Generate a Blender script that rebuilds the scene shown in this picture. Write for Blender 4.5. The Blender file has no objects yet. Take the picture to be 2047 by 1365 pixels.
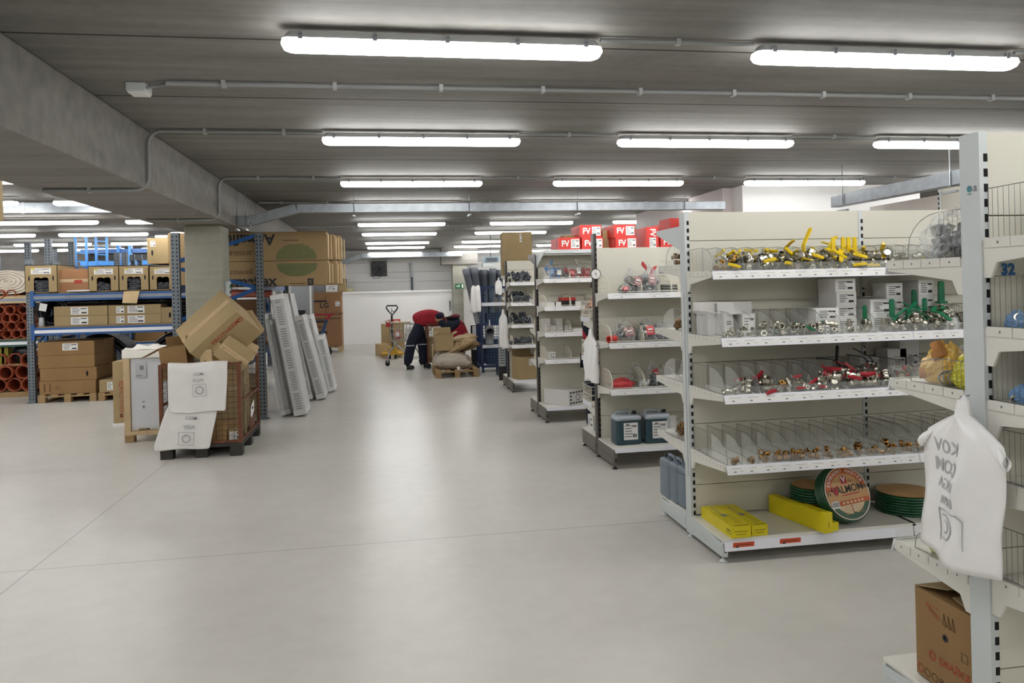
import bpy, math, random
from math import sin, cos, pi, radians, atan2, sqrt
from mathutils import Vector, Matrix, Euler
RN = random.Random(11)
sc = bpy.context.scene
COL = sc.collection
# ---------------------------------------------------------------- camera
F0, TH, RO, CX, CY, CAMH = 1530.0, radians(9.4), 0.0247, 1023.5, 573.0, 1.675
cam = bpy.data.cameras.new('camera'); camo = bpy.data.objects.new('camera', cam); COL.objects.link(camo)
cam.sensor_width = 36.0; cam.lens = F0 * 36.0 / 2047.0
cam.shift_y = -(682.5 - CY) / 2047.0; cam.clip_end = 200; cam.clip_start = 0.05
Fw = Vector((sin(TH), cos(TH), 0)); Rt = Vector((cos(TH), -sin(TH), 0)); Up = Vector((0, 0, 1))
cr = Rt * cos(RO) - Up * sin(RO); cu = Up * cos(RO) + Rt * sin(RO)
mw = Matrix.Identity(4)
for i in range(3):
    mw[i][0] = cr[i]; mw[i][1] = cu[i]; mw[i][2] = -Fw[i]
mw[2][3] = CAMH
camo.matrix_world = mw
sc.camera = camo
# ---------------------------------------------------------------- world, exposure (all light comes from the hall's own lamps)
w = bpy.data.worlds.new('world'); sc.world = w; w.use_nodes = True
w.node_tree.nodes['Background'].inputs[0].default_value = (0.9, 0.95, 1, 1)
w.node_tree.nodes['Background'].inputs[1].default_value = 0.05
sc.view_settings.view_transform = 'Standard'; sc.view_settings.look = 'None'
sc.view_settings.exposure = 1.42; sc.view_settings.gamma = 1.0; sc.view_settings.use_curve_mapping = False
LAMP_STRENGTH = 9.0
sc.cycles.max_bounces = 7; sc.cycles.diffuse_bounces = 4; sc.cycles.glossy_bounces = 3
sc.cycles.transparent_max_bounces = 22; sc.cycles.transmission_bounces = 4
sc.cycles.caustics_reflective = False; sc.cycles.caustics_refractive = False
sc.cycles.sample_clamp_indirect = 6.0; sc.cycles.adaptive_threshold = 0.02

# where a pixel of the photograph lies on a plane of the place (used to read off true positions)
def _ray(x, y):
    dx, dy = x - CX, CY - y; c, s = cos(RO), sin(RO)
    return Fw * F0 + Rt * (dx * c + dy * s) + Up * (-dx * s + dy * c)
CAM = Vector((0, 0, CAMH))
def onZ(x, y, z=0.0): r = _ray(x, y); return CAM + r * ((z - CAMH) / r.z)
def onX(x, y, X): r = _ray(x, y); return CAM + r * (X / r.x)
def onY(x, y, Y): r = _ray(x, y); return CAM + r * (Y / r.y)

# ---------------------------------------------------------------- materials
MATS = {}
def lin(h):
    return tuple((c / 12.92 if c <= .04045 else ((c + .055) / 1.055) ** 2.4) for c in [int(h[i:i + 2], 16) / 255 for i in (0, 2, 4)]) + (1,)
def mat(name, color, rough=.5, metal=0.0, var=.08, vs=6.0, bump=0.0, bs=40.0, spec=.5, alpha=None, stretch=None):
    if name in MATS: return MATS[name]
    m = bpy.data.materials.new(name); m.use_nodes = True; nt = m.node_tree; N = nt.nodes; L = nt.links
    b = N['Principled BSDF']; c = lin(color) if isinstance(color, str) else tuple(color) + (1,)
    b.inputs['Roughness'].default_value = rough; b.inputs['Metallic'].default_value = metal
    b.inputs['Specular IOR Level'].default_value = spec
    tc = N.new('ShaderNodeTexCoord'); src = tc.outputs['Object']
    if stretch:
        mp = N.new('ShaderNodeMapping'); mp.inputs['Scale'].default_value = stretch; L.new(src, mp.inputs[0]); src = mp.outputs[0]
    if var:
        n = N.new('ShaderNodeTexNoise'); n.inputs['Scale'].default_value = vs; n.inputs['Detail'].default_value = 4
        L.new(src, n.inputs['Vector'])
        r = N.new('ShaderNodeMapRange'); r.inputs[3].default_value = 1 - var; r.inputs[4].default_value = 1 + var
        r.inputs[1].default_value = .25; r.inputs[2].default_value = .75
        L.new(n.outputs['Fac'], r.inputs[0])
        mx = N.new('ShaderNodeMix'); mx.data_type = 'RGBA'; mx.blend_type = 'MULTIPLY'; mx.inputs[0].default_value = 1
        mx.inputs[6].default_value = c; L.new(r.outputs[0], mx.inputs[7]); L.new(mx.outputs[2], b.inputs['Base Color'])
    else:
        b.inputs['Base Color'].default_value = c
    if bump:
        n2 = N.new('ShaderNodeTexNoise'); n2.inputs['Scale'].default_value = bs; n2.inputs['Detail'].default_value = 3
        L.new(src, n2.inputs['Vector']); bp = N.new('ShaderNodeBump'); bp.inputs['Strength'].default_value = bump; bp.inputs['Distance'].default_value = .01
        L.new(n2.outputs['Fac'], bp.inputs['Height']); L.new(bp.outputs[0], b.inputs['Normal'])
    MATS[name] = m; return m
def clear(name, color=(1, 1, 1), body=.06, rough=.06, bump=0.0, bs=25.0, edge=.55):
    """thin clear or milky plastic film: mostly see-through, with a gloss that grows at grazing angles"""
    if name in MATS: return MATS[name]
    m = bpy.data.materials.new(name); m.use_nodes = True; nt = m.node_tree; N = nt.nodes; L = nt.links
    b = N['Principled BSDF']; b.inputs['Base Color'].default_value = tuple(color) + (1,); b.inputs['Roughness'].default_value = rough
    t = N.new('ShaderNodeBsdfTransparent'); t.inputs[0].default_value = (.97, .975, .97, 1)
    lw = N.new('ShaderNodeLayerWeight'); lw.inputs[0].default_value = .25
    ma = N.new('ShaderNodeMath'); ma.operation = 'MULTIPLY_ADD'; ma.inputs[1].default_value = edge; ma.inputs[2].default_value = body; ma.use_clamp = True
    L.new(lw.outputs['Facing'], ma.inputs[0])
    mx = N.new('ShaderNodeMixShader'); L.new(ma.outputs[0], mx.inputs[0]); L.new(t.outputs[0], mx.inputs[1]); L.new(b.outputs[0], mx.inputs[2])
    L.new(mx.outputs[0], N['Material Output'].inputs[0])
    if bump:
        tc = N.new('ShaderNodeTexCoord'); n2 = N.new('ShaderNodeTexNoise'); n2.inputs['Scale'].default_value = bs; n2.inputs['Detail'].default_value = 3
        L.new(tc.outputs['Object'], n2.inputs['Vector']); bp = N.new('ShaderNodeBump'); bp.inputs['Strength'].default_value = bump; bp.inputs['Distance'].default_value = .02
        L.new(n2.outputs['Fac'], bp.inputs['Height']); L.new(bp.outputs[0], b.inputs['Normal'])
    MATS[name] = m; return m
def emit(name, color, s):
    if name in MATS: return MATS[name]
    m = bpy.data.materials.new(name); m.use_nodes = True; b = m.node_tree.nodes['Principled BSDF']
    b.inputs['Base Color'].default_value = (.9, .9, .9, 1); b.inputs['Emission Color'].default_value = tuple(color) + (1,); b.inputs['Emission Strength'].default_value = s
    MATS[name] = m; return m

def concrete_mat(name, c1, c2, joint=0.0, off=0.0, dark=.35):
    """board-marked concrete: fine streaks along X, blotches, and (joint) shadow gaps between the planks"""
    m = bpy.data.materials.new(name); m.use_nodes = True; nt = m.node_tree; N = nt.nodes; L = nt.links; b = N['Principled BSDF']
    b.inputs['Roughness'].default_value = .75; b.inputs['Specular IOR Level'].default_value = .3
    tc = N.new('ShaderNodeTexCoord')
    def noise(scale, sx, sy, sz, d=4):
        mp = N.new('ShaderNodeMapping'); mp.inputs['Scale'].default_value = (sx, sy, sz); L.new(tc.outputs['Object'], mp.inputs[0])
        n = N.new('ShaderNodeTexNoise'); n.inputs['Scale'].default_value = scale; n.inputs['Detail'].default_value = d; L.new(mp.outputs[0], n.inputs['Vector']); return n.outputs['Fac']
    a = noise(1.0, .7, 9, 9, 6); bl = noise(.55, 1, 1, 1, 5); fi = noise(14, 1, 1, 1, 3)
    def math_(op, x, y):
        q = N.new('ShaderNodeMath'); q.operation = op
        for i, v in enumerate((x, y)):
            if isinstance(v, (int, float)): q.inputs[i].default_value = v
            else: L.new(v, q.inputs[i])
        return q.outputs[0]
    s = math_('ADD', math_('MULTIPLY', a, .5), math_('ADD', math_('MULTIPLY', bl, .35), math_('MULTIPLY', fi, .15)))
    r = N.new('ShaderNodeValToRGB'); r.color_ramp.elements[0].position = .36; r.color_ramp.elements[1].position = .64
    r.color_ramp.elements[0].color = lin(c1); r.color_ramp.elements[1].color = lin(c2); L.new(s, r.inputs[0])
    out = r.outputs[0]
    if joint:
        sp = N.new('ShaderNodeSeparateXYZ'); L.new(tc.outputs['Object'], sp.inputs[0])
        y = math_('ADD', sp.outputs[1], 100 * joint - off); fr = math_('MODULO', y, joint); d = math_('ABSOLUTE', math_('SUBTRACT', fr, joint / 2), 0)
        g = math_('GREATER_THAN', d, joint / 2 - .011)
        mx = N.new('ShaderNodeMix'); mx.data_type = 'RGBA'; L.new(g, mx.inputs[0]); L.new(out, mx.inputs[6]); mx.inputs[7].default_value = lin('3a3733'); out = mx.outputs[2]
    L.new(out, b.inputs['Base Color'])
    bp = N.new('ShaderNodeBump'); bp.inputs['Strength'].default_value = .25; bp.inputs['Distance'].default_value = .01; L.new(s, bp.inputs['Height']); L.new(bp.outputs[0], b.inputs['Normal'])
    MATS[name] = m; return m
def floor_mat():
    m = bpy.data.materials.new('polished concrete'); m.use_nodes = True; nt = m.node_tree; N = nt.nodes; L = nt.links; b = N['Principled BSDF']
    tc = N.new('ShaderNodeTexCoord')
    def noise(scale, d=5, rough=.55):
        n = N.new('ShaderNodeTexNoise'); n.inputs['Scale'].default_value = scale; n.inputs['Detail'].default_value = d; n.inputs['Roughness'].default_value = rough
        L.new(tc.outputs['Object'], n.inputs['Vector']); return n.outputs['Fac']
    def math_(op, x, y):
        q = N.new('ShaderNodeMath'); q.operation = op
        for i, v in enumerate((x, y)):
            if isinstance(v, (int, float)): q.inputs[i].default_value = v
            else: L.new(v, q.inputs[i])
        return q.outputs[0]
    s = math_('ADD', math_('MULTIPLY', noise(.8, 6), .6), math_('MULTIPLY', noise(7, 5, .65), .4))
    r = N.new('ShaderNodeValToRGB'); e = r.color_ramp.elements; e[0].position = .36; e[1].position = .66; e[0].color = lin('bfbcb5'); e[1].color = lin('cbc8c1'); L.new(s, r.inputs[0])
    sp = N.new('ShaderNodeSeparateXYZ'); L.new(tc.outputs['Object'], sp.inputs[0])
    gx = math_('LESS_THAN', math_('ABSOLUTE', math_('SUBTRACT', sp.outputs[0], -2.2), 0), .004)
    yw = math_('MODULO', math_('ADD', sp.outputs[1], 50 - 4.85), 5.03)
    gy = math_('LESS_THAN', yw, .008)
    g = math_('MULTIPLY', math_('MAXIMUM', gx, gy), .6)
    mx = N.new('ShaderNodeMix'); mx.data_type = 'RGBA'; L.new(g, mx.inputs[0]); L.new(r.outputs[0], mx.inputs[6]); mx.inputs[7].default_value = lin('5d5a55'); L.new(mx.outputs[2], b.inputs['Base Color'])
    b.inputs['Roughness'].default_value = .29; b.inputs['Specular IOR Level'].default_value = .2
    bp = N.new('ShaderNodeBump'); bp.inputs['Strength'].default_value = .1; bp.inputs['Distance'].default_value = .01; L.new(noise(4, 5), bp.inputs['Height']); L.new(bp.outputs[0], b.inputs['Normal'])
    MATS['floor'] = m; return m

CARD = mat('cardboard', 'a5906b', .8, var=.10, vs=3, bump=.08, bs=120, spec=.2)
CARD2 = mat('cardboard pale', 'bda680', .8, var=.08, vs=4, spec=.2)
CARDIN = mat('cardboard inside', '927550', .85, var=.08, vs=5, spec=.2)
TAPE = mat('packing tape', 'c2a67c', .15, var=.1, vs=30, spec=.8)
PAPER = mat('white paper', 'e6e5e2', .6, var=.03)
INK = mat('black ink', '25252a', .6, var=0)
INKG = mat('grey ink', '77787c', .6, var=0)
REDINK = mat('red ink', 'a8402c', .7, var=.2, vs=20)
BRINK = mat('brown ink', '5c3f29', .7, var=.2, vs=20)
GRINK = mat('green ink', '2f6a38', .7, var=.2, vs=20)
BLINK = mat('blue letters', '1d5ea0', .5, var=.05)
CREAM = mat('cream paint', 'd2cfc1', .45, var=.03, vs=2)
SHELFW = mat('shelf white paint', 'dcdad2', .4, var=.03, vs=3)
POSTG = mat('light grey paint', 'c9cfcf', .38, var=.03, vs=4)
POSTD = mat('dark brown paint', '38332f', .42, var=.05)
BASED = mat('grey brown paint', '665f58', .45, var=.05)
BLACK = mat('black', '0d0d0f', .6, var=0)
SLOT = mat('slot shadow', '0a0a0b', .9, var=0)
RAILW = mat('price rail plastic', 'e6e7ee', .3, var=.02)
ORANGE = mat('orange price paper', 'd2542e', .6, var=.05)
WIRE = mat('bright wire', '8d8f8c', .3, .9, var=0)
WIREW = mat('white coated wire', 'e4dfd0', .4, var=0)
ACRYL = clear('acrylic', (.9, .92, .9), .05, .05)
FILM = clear('bag film', (.85, .85, .88), .08, .07, bump=1.0, bs=26, edge=.6)
FILMW = clear('wrap film', (.62, .56, .47), .6, .12, bump=1.0, bs=20)
CHROME = mat('nickel', 'b9b5a8', .22, 1.0, var=.1, vs=30)
BRASS = mat('brass', 'b48a4c', .25, 1.0, var=.12, vs=30)
BRONZE = mat('bronze', '8f6a3e', .35, 1.0, var=.15, vs=30)
YEL = mat('yellow handle', 'e0bf14', .35, var=.06)
YELBOX = mat('yellow carton', 'd6c60f', .45, var=.05, vs=8)
GRN = mat('green handle', '0d6b45', .35, var=.06)
RED = mat('red handle', 'a8182a', .35, var=.08)
REDBOX = mat('red carton', 'd23a34', .5, var=.05)
BLK = mat('black plastic', '1b1b1d', .4, var=.05)
GALV = mat('galvanised steel', '8d9296', .42, .75, var=.16, vs=12)
GALVD = mat('rack post steel', '6f767c', .5, .55, var=.14, vs=14)
BLUE = mat('rack blue', '1d5390', .4, var=.05)
BLUED = mat('dark blue paint', '1c3157', .45, var=.08)
BLUEL = mat('bright blue paint', '3d86cf', .4, var=.05)
WOOD = mat('pallet wood', 'a08560', .8, var=.18, vs=5, stretch=(1, 1, 6), spec=.2)
WOODP = mat('pale wood', 'bfa884', .8, var=.15, vs=5, spec=.2)
RUST = mat('rusty brown steel', '6b4029', .7, .2, var=.3, vs=18)
RUBBER = mat('rubber', '17171a', .8, var=.05)
BAGW = mat('white bag plastic', 'f6f5f4', .3, var=.03, vs=10, bump=.15, bs=18)
FOAM = mat('white foam', 'e9e5db', .75, var=.04, vs=10, bump=.3, bs=30)
FLEECE = mat('white fleece', 'bdb5a6', .95, var=.12, vs=12, bump=.4, bs=60)
PIPEO = mat('orange pipe', '96492e', .45, var=.08)
PIPEG = mat('grey pipe', '8a919c', .4, var=.06)
PIPED = mat('grey fitting', '4c5156', .45, var=.1)
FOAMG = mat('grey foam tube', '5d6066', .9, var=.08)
DARKIN = mat('dark inside', '141416', .95, var=0)
NAVY = mat('navy cloth', '141a2c', .9, var=.2, vs=30, bump=.3, bs=60)
REDC = mat('red cloth', '9c1f2f', .9, var=.15, vs=20, bump=.3, bs=50)
SKIN = mat('skin', 'b98467', .55, var=.05)
HAIR = mat('dark hair', '1a1512', .7, var=.2, vs=60)
LIQ = mat('dark green canister', '2c4650', .3, var=.05)
CANG = mat('grey canister', '6f7c88', .4, var=.04)
CANW = mat('pale canister top', 'a9b2ba', .4, var=.04)
HOSE = mat('green hose', '14502f', .28, var=.15, vs=40, spec=.7)
WALLW = mat('white wall paint', 'e9e8e6', .6, var=.03, vs=1)
WALLP = mat('white wall panels', 'd9d9d6', .5, var=.04, vs=2)
DARKW = mat('dark wall', '55524e', .8, var=.1)
LAMPG = mat('lamp housing grey', 'a7a9a8', .45, var=.03)
LED = emit('lamp light', (1.0, .995, .985), LAMP_STRENGTH)

# ---------------------------------------------------------------- text outlines (made once, while the scene is empty)
TXT = {}
def _prep(strings):
    obs = []
    for s, bold in strings:
        cu_ = bpy.data.curves.new('txt', 'FONT'); cu_.body = s; cu_.align_x = 'CENTER'; cu_.align_y = 'CENTER'; cu_.size = 1; cu_.resolution_u = 3
        if bold: cu_.offset = bold
        o = bpy.data.objects.new('txt', cu_); COL.objects.link(o); obs.append((s, bold, o, cu_))
    bpy.context.view_layer.update(); dg = bpy.context.evaluated_depsgraph_get()
    for s, bold, o, cu_ in obs:
        me = o.evaluated_get(dg).to_mesh()
        TXT[s] = ([(v.co.x, v.co.y) for v in me.vertices], [tuple(p.vertices) for p in me.polygons])
    for s, bold, o, cu_ in obs:
        bpy.data.objects.remove(o); bpy.data.curves.remove(cu_)
FITS = []
_prep([('FV', .035), ('DRAŽICE', .012), ('32', .045), ('armacell', 0), ('Armaflex', .03), ('PROTHERM', .01), ('LG', .02), ('INVERTER HEAT PUMP', .01), ('VALMON', .012), ('KOV', .01), ('COM', .02),
       ('VIGA', .01), ('ESPA', .03), ('10m', .02), ('½"', .01), ('V', .05), ('C', .02), ('P', .02), ('kk', .02), ('Tubex', .02)] + [(c, .02) for c in 'ZAHRDNÍICE'] )

# ---------------------------------------------------------------- mesh builder
X3, Y3, Z3 = Vector((1, 0, 0)), Vector((0, 1, 0)), Vector((0, 0, 1))
class MB:
    def __init__(s): s.v = []; s.f = []; s.m = []; s.s = []
    def add(s, vs, fs, mi=0, sm=False, T=None):
        b = len(s.v)
        s.v += [tuple(T @ Vector(v)) for v in vs] if T is not None else [tuple(v) for v in vs]
        s.f += [tuple(i + b for i in f) for f in fs]; s.m += [mi] * len(fs); s.s += [sm] * len(fs); return s
    def box(s, x0, x1, y0, y1, z0, z1, mi=0, T=None):
        return s.add([(x0, y0, z0), (x1, y0, z0), (x1, y1, z0), (x0, y1, z0), (x0, y0, z1), (x1, y0, z1), (x1, y1, z1), (x0, y1, z1)],
                     [(0, 3, 2, 1), (4, 5, 6, 7), (0, 1, 5, 4), (1, 2, 6, 5), (2, 3, 7, 6), (3, 0, 4, 7)], mi, False, T)
    def cbox(s, c, d, mi=0, T=None): return s.box(c[0] - d[0] / 2, c[0] + d[0] / 2, c[1] - d[1] / 2, c[1] + d[1] / 2, c[2] - d[2] / 2, c[2] + d[2] / 2, mi, T)
    def bar(s, a, b, w, h, mi=0, up=Z3):
        a, b = Vector(a), Vector(b); d = (b - a); l = d.length; d.normalize(); u = up
        if abs(d.dot(u)) > .99: u = X3
        x = d.cross(u).normalized(); z = x.cross(d)
        T = Matrix((( x.x, d.x, z.x, a.x), (x.y, d.y, z.y, a.y), (x.z, d.z, z.z, a.z), (0, 0, 0, 1)))
        return s.box(-w / 2, w / 2, 0, l, -h / 2, h / 2, mi, T)
    def tube(s, pts, r, n=8, mi=0, closed=False, cap=True, sm=True):
        P = [Vector(p) for p in pts]; k = len(P); rs = r if isinstance(r, (list, tuple)) else [r] * k
        vs = []; prev = None
        for i in range(k):
            if closed: t = P[(i + 1) % k] - P[i - 1]
            else: t = P[min(i + 1, k - 1)] - P[max(i - 1, 0)]
            if t.length < 1e-9: t = Vector((0, 0, 1))
            t.normalize()
            if prev is None:
                u = Z3 if abs(t.z) < .9 else X3
                a = t.cross(u).normalized()
            else:
                a = (prev - t * prev.dot(t))
                a = a.normalized() if a.length > 1e-6 else t.cross(Z3).normalized()
            prev = a; b = t.cross(a)
            vs += [P[i] + (a * cos(2 * pi * j / n) + b * sin(2 * pi * j / n)) * rs[i] for j in range(n)]
        fs = []
        for i in range(k if closed else k - 1):
            o, q = i * n, ((i + 1) % k) * n
            fs += [(o + j, q + j, q + (j + 1) % n, o + (j + 1) % n)[::-1] for j in range(n)]
        if cap and not closed: fs += [tuple(range(n)), tuple(range((k - 1) * n, k * n))[::-1]]
        return s.add(vs, fs, mi, sm)
    def lathe(s, prof, n=16, mi=0, T=None, sm=True, caps=True):
        vs = []; fs = []; k = len(prof)
        for r, z in prof: vs += [(r * cos(2 * pi * j / n), r * sin(2 * pi * j / n), z) for j in range(n)]
        for i in range(k - 1): fs += [(i * n + j, i * n + (j + 1) % n, (i + 1) * n + (j + 1) % n, (i + 1) * n + j) for j in range(n)]
        if caps: fs += [tuple(range(n))[::-1], tuple(range((k - 1) * n, k * n))]
        return s.add(vs, fs, mi, sm, T)
    def quad(s, a, b, c, d, mi=0): return s.add([a, b, c, d], [(0, 1, 2, 3)], mi)
    def prism(s, poly, n, h, mi=0):
        """polygon (3-D points in a plane) pushed along the vector n*h"""
        k = len(poly); n = Vector(n) * h; vs = [Vector(p) for p in poly] + [Vector(p) + n for p in poly]
        fs = [tuple(range(k))[::-1], tuple(range(k, 2 * k))] + [(i, (i + 1) % k, k + (i + 1) % k, k + i) for i in range(k)]
        return s.add(vs, fs, mi)
    def sticker(s, o, ux, uy, w, h, mi=0, off=.0012, rot=0):
        o, ux, uy = Vector(o), Vector(ux), Vector(uy); n = ux.cross(uy); o = o + n * off
        if rot: ux, uy = ux * cos(rot) + uy * sin(rot), uy * cos(rot) - ux * sin(rot)
        a, b = ux * w / 2, uy * h / 2
        return s.add([o - a - b, o + a - b, o + a + b, o - a + b], [(0, 1, 2, 3)], mi)
    def text(s, t, o, ux, uy, size, mi=0, off=.0016, rot=0, fn=None, sx=1.0):
        o, ux, uy = Vector(o), Vector(ux), Vector(uy); n = ux.cross(uy); o = o + n * off
        if rot: ux, uy = ux * cos(rot) + uy * sin(rot), uy * cos(rot) - ux * sin(rot)
        V, Fc = TXT[t]; vs = [o + ux * (x * size * sx) + uy * (y * size) for x, y in V]
        if fn: vs = [fn(v) for v in vs]
        return s.add(vs, Fc, mi)
    def ring(s, o, ux, uy, r, wd, mi=0, off=.0016, n=28):
        o, ux, uy = Vector(o), Vector(ux), Vector(uy); o = o + ux.cross(uy) * off; vs = []
        for j in range(n):
            a = 2 * pi * j / n; d = ux * cos(a) + uy * sin(a); vs += [o + d * r, o + d * (r - wd)]
        return s.add(vs, [(2 * j, 2 * ((j + 1) % n), 2 * ((j + 1) % n) + 1, 2 * j + 1) for j in range(n)], mi)
    def disc(s, o, ux, uy, rx, ry, mi=0, off=.0012, n=32):
        o, ux, uy = Vector(o), Vector(ux), Vector(uy); o = o + ux.cross(uy) * off
        return s.add([o + ux * (rx * cos(2 * pi * j / n)) + uy * (ry * sin(2 * pi * j / n)) for j in range(n)], [tuple(range(n))], mi)
    def printed(s, o, ux, uy, w, h, mi_p, mi_i, seed=0, rot=0):
        """a white label with rows of small print and a barcode block"""
        r = random.Random(seed); s.sticker(o, ux, uy, w, h, mi_p, .0012, rot); o = Vector(o); ux = Vector(ux); uy = Vector(uy)
        if rot: ux, uy = ux * cos(rot) + uy * sin(rot), uy * cos(rot) - ux * sin(rot)
        for k in range(5):
            y = h * (.34 - .16 * k); l = w * r.uniform(.3, .55)
            s.sticker(o + ux * (-w * .42 + l / 2) + uy * y, ux, uy, l, h * .055, mi_i, .002)
        s.sticker(o + ux * (w * .27) + uy * (-h * .26), ux, uy, w * .3, h * .2, mi_i, .002)
        s.sticker(o + ux * (w * .25) + uy * (h * .3), ux, uy, w * .34, h * .12, mi_i, .002)
        return s
    def build(s, name, mats, parent=None, bevel=0, label=None, smooth_all=None, seg=2):
        me = bpy.data.meshes.new(name); me.from_pydata(s.v, [], s.f)
        if not isinstance(mats, (list, tuple)): mats = [mats]
        for m in mats: me.materials.append(m)
        me.polygons.foreach_set('material_index', s.m); me.polygons.foreach_set('use_smooth', s.s if smooth_all is None else [smooth_all] * len(s.f))
        me.update()
        o = bpy.data.objects.new(name, me); COL.objects.link(o)
        if parent: o.parent = parent
        if bevel:
            b = o.modifiers.new('edge', 'BEVEL'); b.width = bevel; b.segments = seg; b.limit_method = 'ANGLE'; b.angle_limit = radians(50)
        if label: o['label'] = label
        return o
def tag(o, label, cat, group=None):
    o['label'] = label; o['category'] = cat
    if group: o['group'] = group
    return o
def thing(name, label, cat, loc=(0, 0, 0), rot=(0, 0, 0), group=None):
    o = bpy.data.objects.new(name, None); o.empty_display_size = .1; COL.objects.link(o); o.location = loc; o.rotation_euler = rot
    return tag(o, label, cat, group)
def struct(name, mb, mats, bevel=0):
    o = mb.build(name, mats, None, bevel); o['kind'] = 'structure'; return o
def dup(root, loc=None, rot=None, label=None, group=None, scale=None, parent=None, parts=True):
    r = root.copy(); COL.objects.link(r)
    if loc is not None: r.location = loc
    if rot is not None: r.rotation_euler = rot
    if scale is not None: r.scale = (scale,) * 3 if isinstance(scale, (int, float)) else scale
    if label: r['label'] = label
    if group: r['group'] = group
    if parent: r.parent = parent
    if parts:
        for ch in list(root.children):
            c = ch.copy(); COL.objects.link(c); c.parent = r
            for g in list(ch.children):
                d = g.copy(); COL.objects.link(d); d.parent = c
    return r
def kill(root):
    for ch in list(root.children):
        for g in list(ch.children): bpy.data.objects.remove(g)
        bpy.data.objects.remove(ch)
    bpy.data.objects.remove(root)
ORD = ['first', 'second', 'third', 'fourth', 'fifth', 'sixth', 'seventh', 'eighth', 'ninth', 'tenth', 'eleventh', 'twelfth', 'thirteenth', 'fourteenth', 'fifteenth', 'sixteenth', 'seventeenth', 'eighteenth', 'nineteenth', 'twentieth']
FACE = {'F': (lambda w, d, h: ((0, -d / 2, h / 2), X3, Z3)), 'B': (lambda w, d, h: ((0, d / 2, h / 2), -X3, Z3)), 'L': (lambda w, d, h: ((-w / 2, 0, h / 2), -Y3, Z3)),
        'R': (lambda w, d, h: ((w / 2, 0, h / 2), Y3, Z3)), 'T': (lambda w, d, h: ((0, 0, h), X3, Y3))}
def carton(label, size, loc, rot=(0, 0, 0), m=None, tape='T', labels=(), prints=(), group=None, name='cardboard_box', cat='box', openings=(), flaps=None, holes=(), bevel=.006):
    """a closed or open carton: size (w, d, h), base centre at loc. labels: (face, x, y, w, h); prints: (face, text, x, y, size, ink[, rot])"""
    w, d, h = size; m = m or CARD; t = thing(name, label, cat, loc, rot, group)
    b = MB()
    if flaps is None:
        b.box(-w / 2, w / 2, -d / 2, d / 2, 0, h)
        if bevel > 0 and 'T' in tape: b.box(-w / 2 + .005, w / 2 - .005, -.002, .002, h - .001, h + .0006, 1)
        b.build('body', [m, CARDIN], t, bevel)
    else:
        k = .006
        b.box(-w / 2, w / 2, -d / 2, d / 2, 0, k, 1); b.box(-w / 2, -w / 2 + k, -d / 2, d / 2, k, h); b.box(w / 2 - k, w / 2, -d / 2, d / 2, k, h)
        b.box(-w / 2 + k, w / 2 - k, -d / 2, -d / 2 + k, k, h); b.box(-w / 2 + k, w / 2 - k, d / 2 - k, d / 2, k, h); b.build('body', [m, CARDIN], t)
        for side, ang, ln in flaps:
            f = MB(); a = radians(ang)
            if side in 'LR':
                sg = -1 if side == 'L' else 1; o = Vector((sg * w / 2, 0, h)); dv = Vector((sg * cos(a), 0, sin(a))) * ln; e = Y3 * (d / 2 - .004)
            else:
                sg = -1 if side == 'F' else 1; o = Vector((0, sg * d / 2, h)); dv = Vector((0, sg * cos(a), sin(a))) * ln; e = X3 * (w / 2 - .004)
            nn = dv.cross(e).normalized(); f.prism([o - e, o + e, o + e * .96 + dv, o - e * .96 + dv], nn, .005); f.build('flap', [m], t)
    if tape and flaps is None:
        tb = MB()
        for f in tape:
            o, ux, uy = FACE[f](w, d, h)
            if f == 'T':
                tb.sticker(o, ux, uy, w, .05, 0, .0014)
                for sg in (-1, 1): tb.add([(sg * (w / 2 + .0012), -.025, h), (sg * (w / 2 + .0012), .025, h), (sg * (w / 2 + .0012), .025, h - .07), (sg * (w / 2 + .0012), -.025, h - .07)], [(0, 1, 2, 3)])
            else: tb.sticker(o, ux, uy, w if f in 'FB' else d, .05, 0, .0014)
        tb.build('tape', [TAPE], t)
    for i, L_ in enumerate(labels):
        lb = MB(); f, x, y, lw, lh = L_[:5]; o, ux, uy = FACE[f](w, d, h); lb.printed(Vector(o) + ux * x + uy * y, ux, uy, lw, lh, 0, 1, seed=i + int(abs(loc[0]) * 100))
        lb.build('paper_label', [PAPER, INK], t)
    for P_ in prints:
        pb = MB(); f, s, x, y, sz, ink = P_[:6]; rot_ = P_[6] if len(P_) > 6 else 0
        o, ux, uy = FACE[f](w, d, h); o = Vector(o) + ux * x + uy * y
        if s == '@ring': pb.ring(o, ux, uy, sz, sz * .22)
        elif s == '@dot': pb.disc(o, ux, uy, sz, sz, n=16)
        elif s == '@bar': pb.sticker(o, ux, uy, sz, rot_ or .01, 0, .0016)
        else: pb.text(s, o, ux, uy, sz, 0, rot=rot_)
        pb.build('printed_symbol' if s[0] == '@' else 'lettering', [ink], t)
    for f, x, y, hw, hh in holes:
        hb = MB(); o, ux, uy = FACE[f](w, d, h); hb.disc(Vector(o) + ux * x + uy * y, ux, uy, hw / 2, hh / 2, n=14); hb.build('hand_hole', [DARKIN], t)
    return t
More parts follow.
